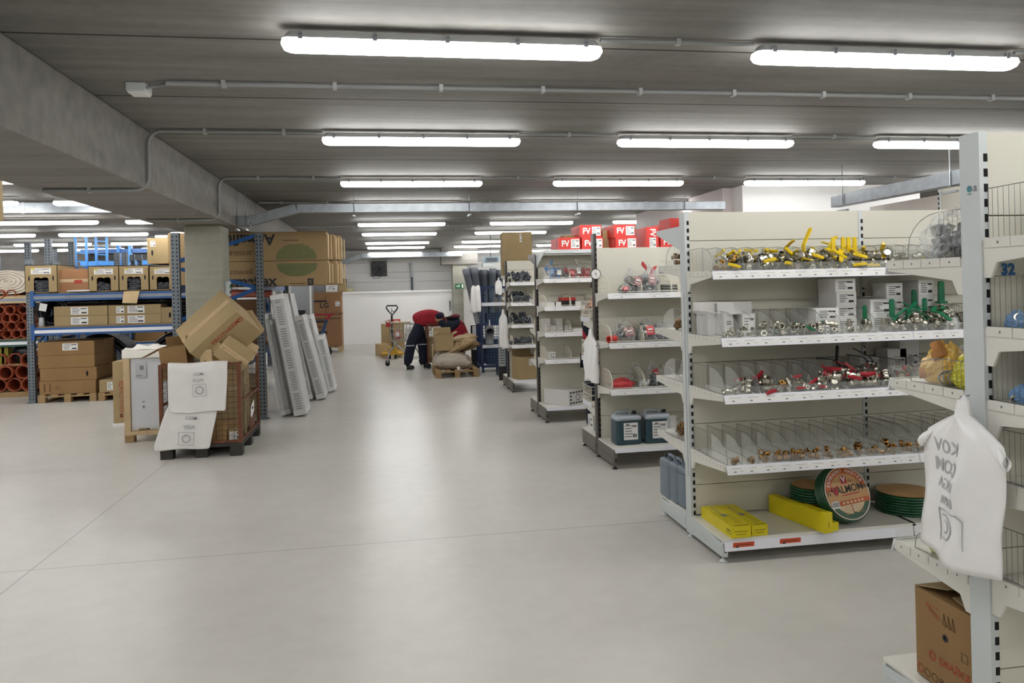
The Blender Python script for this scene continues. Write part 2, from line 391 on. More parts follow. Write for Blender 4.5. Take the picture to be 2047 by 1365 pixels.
# ================================================================ the hall
CEIL = 2.95
struct('floor', MB().box(-18, 13, -6, 28, -.1, 0), floor_mat())
struct('ceiling', MB().box(-18, 13, -6, 28, CEIL, CEIL + .2), concrete_mat('ceiling concrete', '6f6d69', '8e8b87', 1.2, 4.0))
BEAMM = concrete_mat('beam concrete', '777470', '8f8c86')
COLM = concrete_mat('column concrete', '8b8a7e', 'a3a296')
b = MB().box(-2.62, -1.775, -6, 9.86, 2.496, CEIL); b.box(-2.62, -1.775, 9.88, 25, 2.496, CEIL); struct('ceiling_beam', b, BEAMM, .012)
struct('column', MB().box(-2.32, -1.9, 9.5, 9.95, 0, 2.497), COLM, .02)
struct('column_back', MB().box(2.1, 2.58, 24.05, 24.5, 0, CEIL), COLM, .01)
b = MB().box(1.75, 2.9, 24.0, 24.55, 2.42, CEIL); struct('beam_corbel', b, BEAMM, .01)
# back wall: white partition below, set back panelled wall above
struct('wall_back', MB().box(-18, 2.1, 24.4, 24.55, 0, 1.57), WALLW)
struct('trim_1', MB().box(-18, 2.1, 24.34, 25.2, 1.57, 1.64), WALLW, .006)
b = MB()
for k in range(7):
    z0 = 1.0 + k * .31
    b.box(-18, 13, 25.1, 25.2, z0, z0 + .304)
struct('wall_back_upper', b, WALLP, .004)
struct('wall_back_upper_core', MB().box(-18, 13, 25.2, 25.4, 0, CEIL), WALLP)
struct('wall_right', MB().box(2.42, 2.52, 17.6, 24.05, 0, 1.62), WALLW)
struct('wall_right_far', MB().box(12.8, 13, -6, 28, 0, CEIL), WALLW)
struct('wall_left', MB().box(-18, -17.8, -6, 28, 0, CEIL), DARKW)
struct('wall_front', MB().box(-18, 13, -6, -5.8, 0, CEIL), WALLW)
struct('wall_left_back', MB().box(-17.8, -7.6, 21.4, 21.6, 0, CEIL), DARKW)
# white enclosed room whose top shows over the shelving
struct('wall_room', MB().box(4.72, 7.35, 9.55, 13.5, 0, CEIL), WALLW)
struct('wall_room_recess', MB().box(4.58, 4.72, 9.85, 13.5, 0, CEIL), mat('rose wall', 'c9bfbd', .6, var=.03))
# ================================================================ lamps and conduits
def lamp_proto(clips):
    t = thing('ceiling_lamp', 'x', 'lamp')
    L_, W_ = 1.58, .105
    h = MB()
    def stad(z, w, l, n=4):
        pts = []
        for cx_, cy_, a0 in ((l / 2 - .035, w / 2 - .035, 0), (-l / 2 + .035, w / 2 - .035, 90), (-l / 2 + .035, -w / 2 + .035, 180), (l / 2 - .035, -w / 2 + .035, 270)):
            for k in range(n + 1):
                a = radians(a0 + 90 * k / n); pts.append((cx_ + .035 * cos(a), cy_ + .035 * sin(a), z))
        return pts
    def loft(mb, rings, top=True, bot=True):
        n = len(rings[0]); fs = []
        for i in range(len(rings) - 1): fs += [(i * n + j, i * n + (j + 1) % n, (i + 1) * n + (j + 1) % n, (i + 1) * n + j) for j in range(n)]
        if bot: fs.append(tuple(range(n))[::-1])
        if top: fs.append(tuple(range((len(rings) - 1) * n, len(rings) * n)))
        mb.add([p for r in rings for p in r], fs, 0, False)
    loft(h, [stad(-.036, W_, L_), stad(0, W_ - .03, L_ - .05)]); h.build('housing', [LAMPG], t)
    d = MB(); loft(d, [stad(-.088, W_ - .035, L_ - .05), stad(-.078, W_ - .004, L_ - .015), stad(-.058, W_ + .012, L_ + .006), stad(-.036, W_ + .002, L_ - .002)]); d.build('diffuser', [LED], t)
    if clips:
        for sx in (-.7, -.35, 0, .35, .7):
            for sy in (-1, 1):
                c = MB().cbox((sx, sy * (W_ / 2 + .002), -.03), (.022, .012, .03)); c.tube([(sx, sy * (W_ / 2 + .004), -.018), (sx, sy * (W_ / 2 + .012), -.018)], .009, 8); c.build('clip', [GALV], t)
    return t
pn, pf = lamp_proto(True), lamp_proto(False)
ROWS = [-3.4, -1.0, 1.4, 3.8, 6.2, 8.7, 11.1, 14.15, 16.6, 19.5, 21.7, 23.75]
COLX = [-.46, 1.96, 4.34, 6.76, 9.2]
LROWS = [-1.0, 1.6, 3.8, 6.2, 8.4, 10.4, 13.1, 15.7, 18.5, 20.7]
LCOLX = [-4.07, -6.07, -8.07, -10.07, -12.6]
def seen(x, y):
    p = Vector((x, y, 2.9)) - CAM; return p.dot(Fw) > .5
for ri, y in enumerate(ROWS):
    for ci, x in enumerate(COLX):
        if y > 9 and x > 4.5 and y < 14: continue
        if y > 12 and x > 7: continue
        if y < 2 and ci > 3: continue
        lab = 'glowing white batten lamp, %s row ahead, %s lamp right of the beam' % (ORD[ri - 3], ORD[ci]) if ri >= 3 else 'white batten lamp overhead, %s row behind the camera, %s right of the beam' % (ORD[2 - ri], ORD[ci])
        dup(pn if 3 <= ri <= 6 else pf, (x + .79, y, CEIL - .03 - (.07 if y > 23 else .015 if y > 19 else 0)), (0, 0, radians(.3)), lab, 'batten lamps right of the beam')
for ri, y in enumerate(LROWS):
    for ci, x in enumerate(LCOLX):
        lab = 'glowing white batten lamp over the racks, %s row, %s left of the beam' % (ORD[ri], ORD[ci])
        dup(pf, (x + .79, y, CEIL - .03), None, lab, 'batten lamps left of the beam')
kill(pn); kill(pf)
CONDM = mat('grey conduit', '8f9190', .5, var=.03)
def conduit(label, pts, r=.011, clip=.45, close=False):
    t = thing('conduit', label, 'conduit', pts[0]); o = Vector(pts[0])
    t_ = MB().tube([Vector(p) - o for p in pts], r, 8); t_.build('pipe', [CONDM], t)
    P = [Vector(p) - o for p in pts]
    for a, b_ in zip(P[:-1], P[1:]):
        l = (b_ - a).length; n = int(l / clip)
        if l < .5: continue
        for k in range(n):
            p = a.lerp(b_, (k + .5) / n); d = (b_ - a).normalized()
            mbx = MB(); mbx.bar(p - d * .012, p + d * .012, r * 3.2, r * 2.8); mbx.build('clip', [LAMPG], t)
    return t
zc = CEIL - .02
for ri in range(3, 9):
    y = ROWS[ri]
    for ci in range(0, 3):
        x0 = COLX[ci] + 1.58; x1 = COLX[ci + 1]
        if ri >= 6 and ci >= 1: continue
        conduit('thin grey conduit joining two lamps of the %s row, gap %s from the beam' % (ORD[ri - 3], ORD[ci]), [(x0, y, zc), (x1, y, zc)])
def arc(c, r, a0, a1, ax, ay, n=6):
    return [Vector(c) + Vector(ax) * (r * cos(radians(a0 + (a1 - a0) * k / n))) + Vector(ay) * (r * sin(radians(a0 + (a1 - a0) * k / n))) for k in range(n + 1)]
for y, nm in ((6.2, 'nearer'), (8.7, 'farther')):
    xb = -1.755
    pts = [(COLX[0], y, zc), (xb + .12, y, zc)] + arc((xb + .1, y, zc - .1), .1, 90, 180, X3, Z3) + [(xb, y, 2.6)] + arc((xb - .1, y, 2.58), .1, 0, -90, X3, Z3) + [(-2.5, y, 2.48)]
    conduit('%s grey conduit bending off the ceiling and down around the concrete beam' % nm, pts, .014)
conduit('long grey conduit across the ceiling from the small junction box', [(-1.25, 4.80, zc), (8.5, 4.80, zc)], .014, .62)
conduit('grey conduit under the duct, fourth lamp row to the beam', [(COLX[0], 11.1, zc), (-1.72, 11.1, zc)], .012)
conduit('grey conduit running from the sixth lamp row to the beam', [(COLX[1], 15.3, zc), (-1.72, 15.3, zc)], .012)
j = thing('junction_box', 'small white junction box on the ceiling at the conduit end', 'junction box', (-1.44, 4.93, CEIL)); MB().box(-.055, .055, -.07, .07, -.05, 0).build('box_body', [POSTG], j, .005); MB().box(-.05, .05, -.065, .065, -.058, -.05).build('cover', [WALLW], j, .003); MB().tube([(.05, -.05, -.03), (.2, -.12, -.02)], .011, 8).build('gland', [CONDM], j)
# galvanised cable ducts hung on rods
def duct(label, pts, w, h, rods=(), rodtop=CEIL):
    o = Vector(pts[0]); t = thing('cable_duct', label, 'cable duct', o); P = [Vector(p) - o for p in pts]
    for a, b_ in zip(P[:-1], P[1:]):
        m_ = MB().bar(a, b_, w, h); m_.build('trunking', [GALV], t, .004)
        L_ = (b_ - a).length; n = int(L_ / 2.0)
        for k in range(1, n + 1):
            p = a.lerp(b_, k / (n + .5)); d = (b_ - a).normalized()
            MB().bar(p - d * .02, p + d * .02, w + .008, h + .008).build('joint_collar', [GALV], t)
    for r in rods:
        p = Vector(r) - o; m_ = MB().tube([p, (p.x, p.y, rodtop - o.z)], .005, 6); m_.build('hanger_rod', [GALV], t)
        MB().bar(p + Vector((-.0, -w / 2 - .03, -h / 2)), p + Vector((0, w / 2 + .04, -h / 2 - .0)), .03, .02).build('hanger_foot', [GALV], t)
    return t
YD = 9.75
a = onY(594, 414, YD); zt = onY(900, 415, YD).z
duct('galvanised cable duct across the hall behind the fourth lamp row', [(onY(594, 414, YD).x, YD, zt), (4.55, YD, zt)], .1, .11, [(x, YD - .07, zt - .05) for x in (onY(708, 420, YD).x, onY(937, 420, YD).x, onY(1152, 420, YD).x, onY(1365, 420, YD).x)])
p1 = onY(500, 442, YD)
duct('short sloping galvanised duct dropping from the long duct to the beam', [(a.x - .01, YD, zt), (p1.x, YD, p1.z), (-1.79, YD, p1.z)], .1, .12, [(p1.x - .14, YD - .07, p1.z - .05), (p1.x - .04, YD - .07, p1.z - .05)])
duct('galvanised duct along the top of the back wall', [(onY(722, 511, 23.9).x, 23.9, onY(722, 511, 23.9).z), (2.4, 23.9, onY(722, 511, 23.9).z)], .12, .15, [(x, 23.82, 2.7) for x in (-.4, .5, 1.4)])
q0 = onY(722, 511, 23.9); q1 = onY(690, 524, 23.9)
duct('sloping end piece of the duct at the back wall', [(q0.x, 23.9, q0.z), (q1.x, 23.9, q1.z), (q1.x - .8, 23.9, q1.z)], .12, .15)
zr = onX(1670, 400, 5.15)
duct('galvanised duct running towards the camera above the right shelving', [(5.15, zr.y, zr.z - .02), (5.15, 3.4, zr.z - .02)], .12, .13, [(5.08, yy, zr.z - .08) for yy in (zr.y - .25, zr.y - 1.9, zr.y - 3.2)])
dz = onY(120, 416, 10.9).z
duct('galvanised duct over the racks left of the beam', [(-9, 10.9, dz), (-3.52, 10.9, dz), (-2.7, 11.9, dz)], .12, .14, [(-5, 10.85, dz - .05)])
# back wall fittings
fx = onY(758, 537, 25.0)
f = thing('wall_fan', 'square black extractor fan high on the back wall', 'fan', (fx.x, 25.06, fx.z)); MB().box(-.25, .25, -.1, .04, -.24, .24).build('fan_frame', [BLK], f, .01)
for k in range(7):
    a_ = 2 * pi * k / 7; bm = MB(); c0 = Vector((cos(a_), 0, sin(a_))); s0 = Vector((-sin(a_), 0, cos(a_))); bm.prism([c0 * .05 - s0 * .03 + Y3 * -.12, c0 * .05 + s0 * .03 + Y3 * -.14, c0 * .2 + s0 * .07 + Y3 * -.14, c0 * .2 - s0 * .05 + Y3 * -.12], (0, -1, 0), .006); bm.build('fan_blade', [PIPED], f)
g = MB()
for r_ in (.07, .12, .17, .22): g.tube([(r_ * cos(2 * pi * k / 24), -.16, r_ * sin(2 * pi * k / 24)) for k in range(24)], .004, 4, closed=True)
for k in range(6): g.tube([(.22 * cos(pi * k / 6), -.165, .22 * sin(pi * k / 6)), (-.22 * cos(pi * k / 6), -.165, -.22 * sin(pi * k / 6))], .004, 4)
g.build('grille', [BLK], f); MB().tube([(-.22, -.1, -.24), (-.2, -.1, -.3), (0, -.1, -.31), (.06, -.1, -.2)], .008, 6).build('cable', [BLK], f)
vx = onY(823, 560, 25.0)
f = thing('wall_pipe', 'narrow vertical metal pipe fixed on the back wall beside the fan', 'pipe', (vx.x, 25.04, vx.z)); MB().tube([(0, 0, .55), (0, 0, .1)], .05, 10).build('upper_tube', [POSTG], f); MB().tube([(0.01, 0, .12), (.01, 0, -.36)], .035, 10).build('lower_tube', [GALVD], f); MB().box(-1.0, 0, .0, .03, .09, .12).build('cable_strip', [POSTG], f)
ex = onY(919, 572, 24.0)
f = thing('exit_sign', 'small green emergency exit sign with white running figure on the grey column', 'sign', (ex.x, 24.03, ex.z)); MB().box(-.14, .14, -.02, .02, -.075, .075).build('sign_board', [mat('exit green', '0f6b3f', .5, var=0)], f)
e_ = MB(); e_.sticker((.09, -.02, 0), X3, Z3, .05, .11, 0); e_.disc((-.02, -.02, .035), X3, Z3, .014, .014, 0); e_.add([(-.045, -.022, -.03), (-.02, -.022, -.03), (.005, -.022, .02), (-.03, -.022, .02)], [(0, 1, 2, 3)]); e_.add([(-.11, -.022, 0), (-.07, -.022, .03), (-.07, -.022, .01), (-.05, -.022, .01), (-.05, -.022, -.01), (-.07, -.022, -.01), (-.07, -.022, -.03)], [tuple(range(7))]); e_.build('pictogram', [PAPER], f)
hx = onY(981, 519, 17.5)
f = thing('unit_heater', 'pale blue ceiling-hung heater box on a thin rod over the pipe rack', 'heater', (hx.x, 17.5, hx.z)); MB().box(-.17, .17, -.18, .18, -.06, .06).build('casing', [mat('pale blue', '7f9aa6', .4, var=.05)], f, .01); MB().box(-.13, .13, -.19, -.18, -.04, .04).build('louvre_panel', [PIPED], f); MB().tube([(0, 0, .06), (0, 0, CEIL - hx.z)], .012, 6).build('hanger_rod', [GALV], f); MB().box(-.2, .05, -.15, .15, -.16, -.06).build('light_panel', [POSTG], f)
# ================================================================ shop shelving
def divider_mesh(d, h, wire, white=False):
    """bin divider: outline wire, upright wires over the back, clear plate at the front"""
    m = MB(); r = .0013 if not white else .0042
    cr_ = [(0, -.005, .005), (0, -.005, h), (0, -d * .55, h * 1.02)] + [(0, -d * (.55 + .43 * sin(pi / 2 * k / 5)), h * (.28 + .74 * cos(pi / 2 * k / 5))) for k in range(1, 6)] + [(0, -d * .985, .004)]
    m.tube(cr_, r * 1.25, 4, 0, closed=True)
    n = int(d * (.56 if not white else .9) / (.021 if not white else .03))
    for k in range(1, n + 1):
        y = -d * (.56 if not white else .9) * k / n; hh = h if y > -d * .56 else h * (1 - .8 * ((-y / d - .56) / .42) ** 2)
        m.tube([(0, y, .003), (0, y, hh)], r * .75, 3, 0, cap=False)
    if white:
        for z in (h * .33, h * .66): m.tube([(0, -.005, z), (0, -d * .8, z)], r * .75, 3, 0, cap=False)
    else:
        k0 = [(0, p[1], p[2]) for p in cr_[2:]] + [(0, -d * .55, .004)]
        m.add(k0, [tuple(range(len(k0)))], 1)
    return m
def gondola(label, x0, yc, nsec, secw, H, front, back, post_m, base_m, half=.5, panels=(.345, .745, 1.145, 1.545, 1.945), white=False, kick=False, orange=(), top=None, backtop=None, dshow=(99, 4), ph=0):
    g = thing('shelving_gondola', label, 'shelving', (x0, yc, 0))
    pw, pd = .03, .088; Wd = WIREW if white else WIRE
    for k in range(nsec + 1):
        x = k * secw; m = MB().box(x, x + pw, -pd / 2, pd / 2, .02, H + ph)
        n = int((H + ph - .12) / .05)
        for i in range(n):
            z = .1 + i * .05
            for sy in (-1, 1):
                m.box(x + pw * .52, x + pw + .001, sy * pd / 2 - (.0006 if sy > 0 else .0006), sy * pd / 2 + .0006, z, z + .027, 1)
        for sy in (-1, 1):  # rows of pin holes on the end face
            for i in range(int((H - .2) / .025)): pass
        m.build('upright', [post_m, SLOT], g, 0)
        lb = MB()
        for sg in (-1, 1):
            ys = sg * pd / 2; ye = sg * half
            lb.prism([(x - .002, ys, .03), (x - .002, ys, .145 if not kick else .175), (x - .002, ye, .115 if not kick else .17), (x - .002, ye, .035)], (1, 0, 0), .034, 0)
            lb.prism([(x - .006, ys * 1.2, .06), (x - .006, ys * 1.2, .11), (x - .006, ye * .97, .095), (x - .006, ye * .97, .055)], (1, 0, 0), .005, 0)
            lb.box(x + .012, x + .024, ye - .001 if sg > 0 else ye - .0012, ye + .0012 if sg > 0 else ye + .001, .06, .1, 1)
        lb.build('base_leg', [base_m, SLOT], g, .003)
        for y_ in (-half + .03, 0, half - .03):
            f_ = MB().tube([(x + .016, y_, .008), (x + .016, y_, .05)], .008, 8); f_.lathe([(.026, 0), (.026, .004), (.012, .014), (.009, .02)], 14, 1, Matrix.Translation((x + .016, y_, 0))); f_.build('levelling_foot', [GALV, POSTG if not kick else BLK], g)
    zs = [.15] + [z for z in panels if z < H - .05] + [H]
    for s_ in range(nsec):
        xa, xb = s_ * secw + pw, (s_ + 1) * secw
        for sy in (-1, 1):
            for za, zb in zip(zs[:-1], zs[1:]):
                y0, y1 = (-.04, -.024) if sy < 0 else (.024, .04)
                MB().box(xa - .001, xb + .001, y0, y1, za + .0025, zb - .0005).build('back_panel', [CREAM], g, .003)
            ya, yb = (-half + .0, -.04) if sy < 0 else (.04, half)
            m = MB().box(xa - .028, xb + .03, ya, yb, .125 if not kick else .172, .145 if not kick else .19); m.box(xa - .028, xb + .03, (ya if sy < 0 else yb - .018), (ya + .018 if sy < 0 else yb), .095 if not kick else .15, .126 if not kick else .173)
            m.build('base_deck', [SHELFW], g, .004)
            yr = -half if sy < 0 else half
            r = MB(); s2 = 1 if sy > 0 else -1
            r.prism([(xa - .02, yr, .128 if not kick else .188), (xa - .02, yr + s2 * .006, .128 if not kick else .188), (xa - .02, yr + s2 * .014, .072 if not kick else .15), (xa - .02, yr + s2 * .008, .072 if not kick else .15)], (1, 0, 0), secw - .008, 0)
            if sy < 0 and not kick:
                for (ox, ow) in orange:
                    if xa <= ox < xb:
                        o = Vector((ox + ow / 2, yr - .011, .099)); nn = Vector((0, -.99, -.14)).normalized(); uy = Vector((0, -.14, .99)).normalized()
                        r.sticker(o, X3, uy, ow, .046, 1); r.sticker(o + uy * .008, X3, uy, ow * .7, .004, 2, .002); r.sticker(o - X3 * ow * .3 - uy * .004, X3, uy, ow * .14, .01, 2, .002)
            r.build('price_rail', [RAILW, ORANGE, INK], g)
    def shelf(side, z, d, s_, last, nb, hdiv, seed, screen=True, show=99):
        sy = -1 if side == 'f' else 1
        T = Matrix.Identity(4) if sy < 0 else Matrix.Diagonal((1, -1, 1, 1))
        def W(mb_): 
            mb_.v = [tuple(T @ Vector(v)) for v in mb_.v]
            if sy > 0: mb_.f = [tuple(reversed(f)) for f in mb_.f]
            return mb_
        xa, xb = s_ * secw + pw * .6, (s_ + 1) * secw + pw * .4; y0 = -.044; y1 = y0 - d
        sh = W(MB().box(xa, xb, y1, y0, z - .028, z)).build('shelf', [SHELFW], g, .003)
        for xe in (xa - .012, xb):
            q = MB().prism([(xe, y0, z + .0), (xe, y0, z - .125), (xe, y0 - .03, z - .125), (xe, y0 - .055, z - .075), (xe, y1 + .01, z - .034), (xe, y1 + .01, z)], (1, 0, 0), .012)
            W(q).build('bracket', [SHELFW if not kick else SHELFW], sh, .002)
        if s_ == 0:
            e = MB(); n = max(3, int(d / .1)); st = (d - .02) / n
            for k in range(n): e.box(xa - .016, xa - .012, y0 - .012 - st * (k + .95), y0 - .012 - st * k - .0, z - .026, z + .006); e.box(xa - .0165, xa - .016, y0 - .014 - st * (k + .52), y0 - .014 - st * (k + .45), z - .014, z - .006, 1)
            W(e).build('end_strip', [SHELFW, INKG], sh, .001)
        r = MB(); rh = .047
        r.prism([(xa - .006, y1 + .004, z + .004), (xa - .006, y1 - .004, z + .004), (xa - .006, y1 - .018, z - rh), (xa - .006, y1 - .012, z - rh)], (1, 0, 0), xb - xa + .012)
        uy = Vector((0, .27, .96)).normalized(); rr = random.Random(seed); n = nb; st = (xb - xa) / n
        for k in range(n):
            o = Vector((xa + st * (k + .5), y1 - .0108, z - .021))
            r.sticker(o + X3 * .001, X3, uy, st * .95, .038, 1, .0008)
            r.sticker(o - uy * .011 - X3 * st * .1, X3, uy, .017, .0065, 2, .0014)
            r.sticker(o + uy * .008, X3, uy, st * rr.uniform(.4, .7), .003, 3, .0014)
            if rr.random() < .5: r.sticker(o - uy * .008 + X3 * st * .3, X3, uy, st * .16, .003, 3, .0014)
        W(r).build('price_rail', [RAILW, PAPER, INKG, mat('faint print', 'a9abb0', .6, var=0)], sh)
        if screen:
            W(MB().box(xa, xb, y1 + .004, y1 + .007, z, z + .05)).build('front_screen', [ACRYL if not white else WIREW], sh) if not white else W(MB().tube([(xa, y1 + .006, z + .016), (xb, y1 + .006, z + .016)], .004, 6).tube([(xa, y1 + .006, z + .0), (xb, y1 + .006, z + .0)], .004, 6)).build('front_wire', [WIREW], sh)
        if hdiv:
            dm = W(divider_mesh(d - .01, hdiv, Wd, white)); first = None
            if white: sp = [.02] + [xb * 0 + v for v in nb_pos.get(id(g), [.33, .62, .9])]
            else: sp = [st * k for k in range(n + 1)]
            for i, xk in enumerate(sp):
                if i >= show or xk > xb - xa: break
                xx = xa + max(.008, min(xk, xb - xa - .008))
                if first is None:
                    first = dm.build('divider', [Wd, ACRYL] if not white else [WIREW, ACRYL], sh); first.location = (xx, y0, z)
                else:
                    c = first.copy(); COL.objects.link(c); c.parent = sh; c.location = (xx, y0, z)
        return sh
    for i, (z, d, nb, hd) in enumerate(front):
        for s_ in range(nsec): shelf('f', z, d, s_, s_ == nsec - 1, nb, hd, i * 10 + s_, show=dshow[0])
    for i, (z, d, nb, hd) in enumerate(back):
        for s_ in range(nsec): shelf('b', z, d, s_, s_ == nsec - 1, nb, hd, 50 + i * 10 + s_, show=dshow[1] if s_ == 0 else 0)
    if top:
        for s_ in range(nsec):
            xa, xb = s_ * secw, (s_ + 1) * secw
            sh = MB().box(xa + .02, xb + .012, -top[1], -.04, top[0] - .03, top[0]).build('top_shelf', [SHELFW], g, .003)
            MB().box(xa + .02, xb + .012, -top[1] - .008, -top[1], top[0] - .04, top[0] + .004).build('front_rail', [POSTG], sh)
            for sg in (-1,):
                MB().prism([(xa + .012, -.04, top[0] - .03), (xa + .012, -.04, top[0] - .2), (xa + .012, -.06, top[0] - .2), (xa + .012, -top[1] + .02, top[0] - .03)], (1, 0, 0), .01).build('bracket', [POSTG], sh)
    if backtop:
        for s_ in range(nsec):
            xa, xb = s_ * secw, (s_ + 1) * secw
            sh = MB().box(xa + .02, xb + .012, .04, backtop[1], backtop[0] - .03, backtop[0]).build('top_shelf', [SHELFW], g, .003)
            MB().prism([(xa + .008, .04, backtop[0]), (xa + .008, .04, backtop[0] - .16), (xa + .008, .06, backtop[0] - .16), (xa + .008, backtop[1], backtop[0] - .03), (xa + .008, backtop[1], backtop[0])], (1, 0, 0), .01).build('bracket', [POSTG if not kick else POSTD], sh)
    return g
nb_pos = {}
AX, AY = 1.94, 4.80
GA = gondola('white double-sided shelving with valves, fittings and hose coils facing the camera', AX, AY, 2, 1.25, 2.135,
    [(1.735, .385, 12, .15), (1.335, .49, 11, .15), (1.0, .51, 11, .15), (.586, .52, 12, .15)],
    [(1.79, .43, 10, .15), (1.345, .53, 10, .15), (.997, .53, 10, .15), (.6, .53, 10, .15)], POSTG, POSTG, .51, orange=((.06, .135), (.36, .135)), backtop=(2.05, .5))
MB().cbox((-.004, .0, 1.0), (.004, .02, 1.2)).build('perforated_strip', [mat('strip', 'd4d8d6', .4)], GA)
GB = gondola('white shelving nearest the camera with number 32 and a bag hung on its end', 1.945, 2.285, 1, 1.25, 2.15,
    [(1.79, .45, 8, .17), (1.5, .45, 8, .17), (1.259, .45, 8, .17), (1.0, .45, 8, .17), (.68, .45, 8, .17)],
    [(1.733, .41, 10, .17), (1.275, .41, 10, .1), (.64, .41, 10, .1)], POSTG, POSTG, .53, panels=(.365, .765, 1.165, 1.47, 1.87), dshow=(3, 1))
d_ = MB(); d_.text('32', (.1, -.0412, 1.69), X3, Z3, .053, 0); d_.build('number', [BLINK], GB, label='blue shelf number 32')
d_ = MB(); d_.disc((-.001, .0, 1.965), -Y3, Z3, .011, .011, 0); d_.disc((-.001, -.025, 1.968), -Y3, Z3, .005, .006, 1); d_.sticker((-.001, -.025, 1.958), -Y3, Z3, .016, .005, 1); d_.sticker((-.001, 0, 1.948), -Y3, Z3, .018, .003, 0); d_.build('sticker', [mat('teal ink', '3f7d86', .5), INKG], GB)
def wh(z, d=.41, nb=4, h=.145): return (z, d, nb, h)
GC = gondola('dark-posted shelving with jerry cans and a white bag, behind the near white shelving', 2.0, 7.235, 2, 1.25, 2.03,
    [wh(1.586, .4, 4, .16), wh(1.131, .42, 4, .16), wh(.703, .42, 4, .17)], [wh(1.3, .4), wh(.9, .4), (.45, .4, 4, 0)], POSTD, BASED, .56, panels=(.4, .8, 1.2, 1.6, 2.0), white=True, kick=True, dshow=(5, 2), ph=.14)
GD = gondola('dark-posted shelving with red cartons on its top shelf', 1.9, 9.66, 2, 1.25, 2.07,
    [wh(1.757, .45), wh(1.415, .46), wh(1.096, .44), wh(.764, .42)], [wh(1.5), wh(1.1), wh(.7)], POSTD, BASED, .5, white=True, kick=True, top=(2.107, .57), dshow=(5, 2))
for k_ in range(1):
    MB().prism([(.008, .04, 2.09), (.008, .04, 1.95), (.008, .06, 1.95), (.008, .5, 2.05), (.008, .5, 2.09)], (1, 0, 0), .012).build('arm', [POSTD], GD)
GE = gondola('low dark-posted shelving with grey pipe fittings beside the blue rack', 1.95, 12.45, 2, 1.25, 2.1,
    [wh(1.739), wh(1.413), wh(1.064), wh(.743)], [wh(1.5), wh(1.1), (1.86, .45, 4, 0)], POSTD, BASED, .5, white=True, kick=True, dshow=(4, 2))
wall_g = gondola('tall white wall shelving at the side, its panel tops over the near shelving', 5.62, 5.75, 1, 1.2, 2.58, [(1.6, .4, 6, 0)], [(1.6, .4, 6, 0)], POSTG, POSTG, .4)
wall_g.rotation_euler = (0, 0, radians(90))
b = MB().box(5.58, 5.62, 6.98, 8.1, .0, 2.5); o = b.build('wall_panel', [mat('warm white board', 'd3cbc4', .6, var=.03)], None, .003); tag(o, 'pinkish white board panel standing behind the near shelving under the duct', 'panel')
# thermometer dial on the post of the third shelving
dl = thing('dial_thermometer', 'round white dial thermometer on the dark post of the jerry can shelving', 'thermometer', (2.005, 7.16, 0)); dz_ = onX(1188, 548, 2.0).z
T_ = Matrix.Translation((0, 0, dz_)) @ Matrix.Rotation(radians(90), 4, 'X')
MB().lathe([(.05, 0), (.052, .012), (.048, .018), (.045, .014)], 28, 0, T_).build('case', [BLK], dl)
m = MB(); m.disc((0, -.014, dz_), X3, Z3, .046, .046, 0); m.build('dial_face', [PAPER], dl)
m = MB()
for k in range(12):
    a_ = radians(-120 + 240 * k / 11); m.sticker((.037 * sin(a_), -.015, dz_ + .037 * cos(a_)), X3, Z3, .002, .008, 0, .001, -a_)
m.disc((0, -.015, dz_), X3, Z3, .006, .006); m.add([(-.003, -.017, dz_ - .012), (.003, -.017, dz_ - .012), (.014, -.017, dz_ - .032)], [(0, 1, 2)]); m.add([(-.004, -.017, dz_), (.003, -.017, dz_ + .004), (-.012, -.017, dz_ + .03)], [(0, 1, 2)]); m.build('scale', [INK], dl)
# ================================================================ small fittings, made once each and copied
RX = Matrix.Rotation(pi / 2, 4, 'Y')
def valve_body(m, s=1.0, n=12):
    m.lathe([(.0, -.03), (.0135, -.03), (.0135, -.024), (.02, -.03), (.02, -.016), (.014, -.014), (.017, -.006), (.018, 0), (.017, .006), (.014, .014), (.02, .016), (.02, .03), (.0135, .024), (.0, .024)], n, 0, RX, False, False)
    m.lathe([(.008, .012), (.008, .028), (.005, .034)], 8); return m
def valve(kind, hm, body=None, label='x', cat='valve'):
    o = valve_body(MB()).build('ball_valve', [body or CHROME]); tag(o, label, cat)
    h = MB()
    if kind == 'lever':
        h.cbox((0, 0, .033), (.026, .02, .004)); h.prism([(.008, -.008, .031), (.03, -.008, .043), (.095, -.009, .046), (.103, 0, .046), (.095, .009, .046), (.03, .008, .043), (.008, .008, .031)], (0, 0, 1), .005)
    elif kind == 'tee':
        h.cbox((0, 0, .034), (.014, .014, .008)); h.prism([(-.03, -.006, .036), (-.012, -.007, .034), (.012, -.007, .034), (.03, -.006, .036), (.03, .006, .036), (.012, .007, .034), (-.012, .007, .034), (-.03, .006, .036)], (0, 0, 1), .011)
    elif kind == 'up':
        h.cbox((0, 0, .033), (.03, .024, .008)); h.prism([(-.011, -.004, .036), (.011, -.004, .036), (.01, -.004, .098), (.006, -.004, .105), (-.006, -.004, .105), (-.01, -.004, .098)], (0, 1, 0), .008)
    h.build('handle', [hm], o); return o
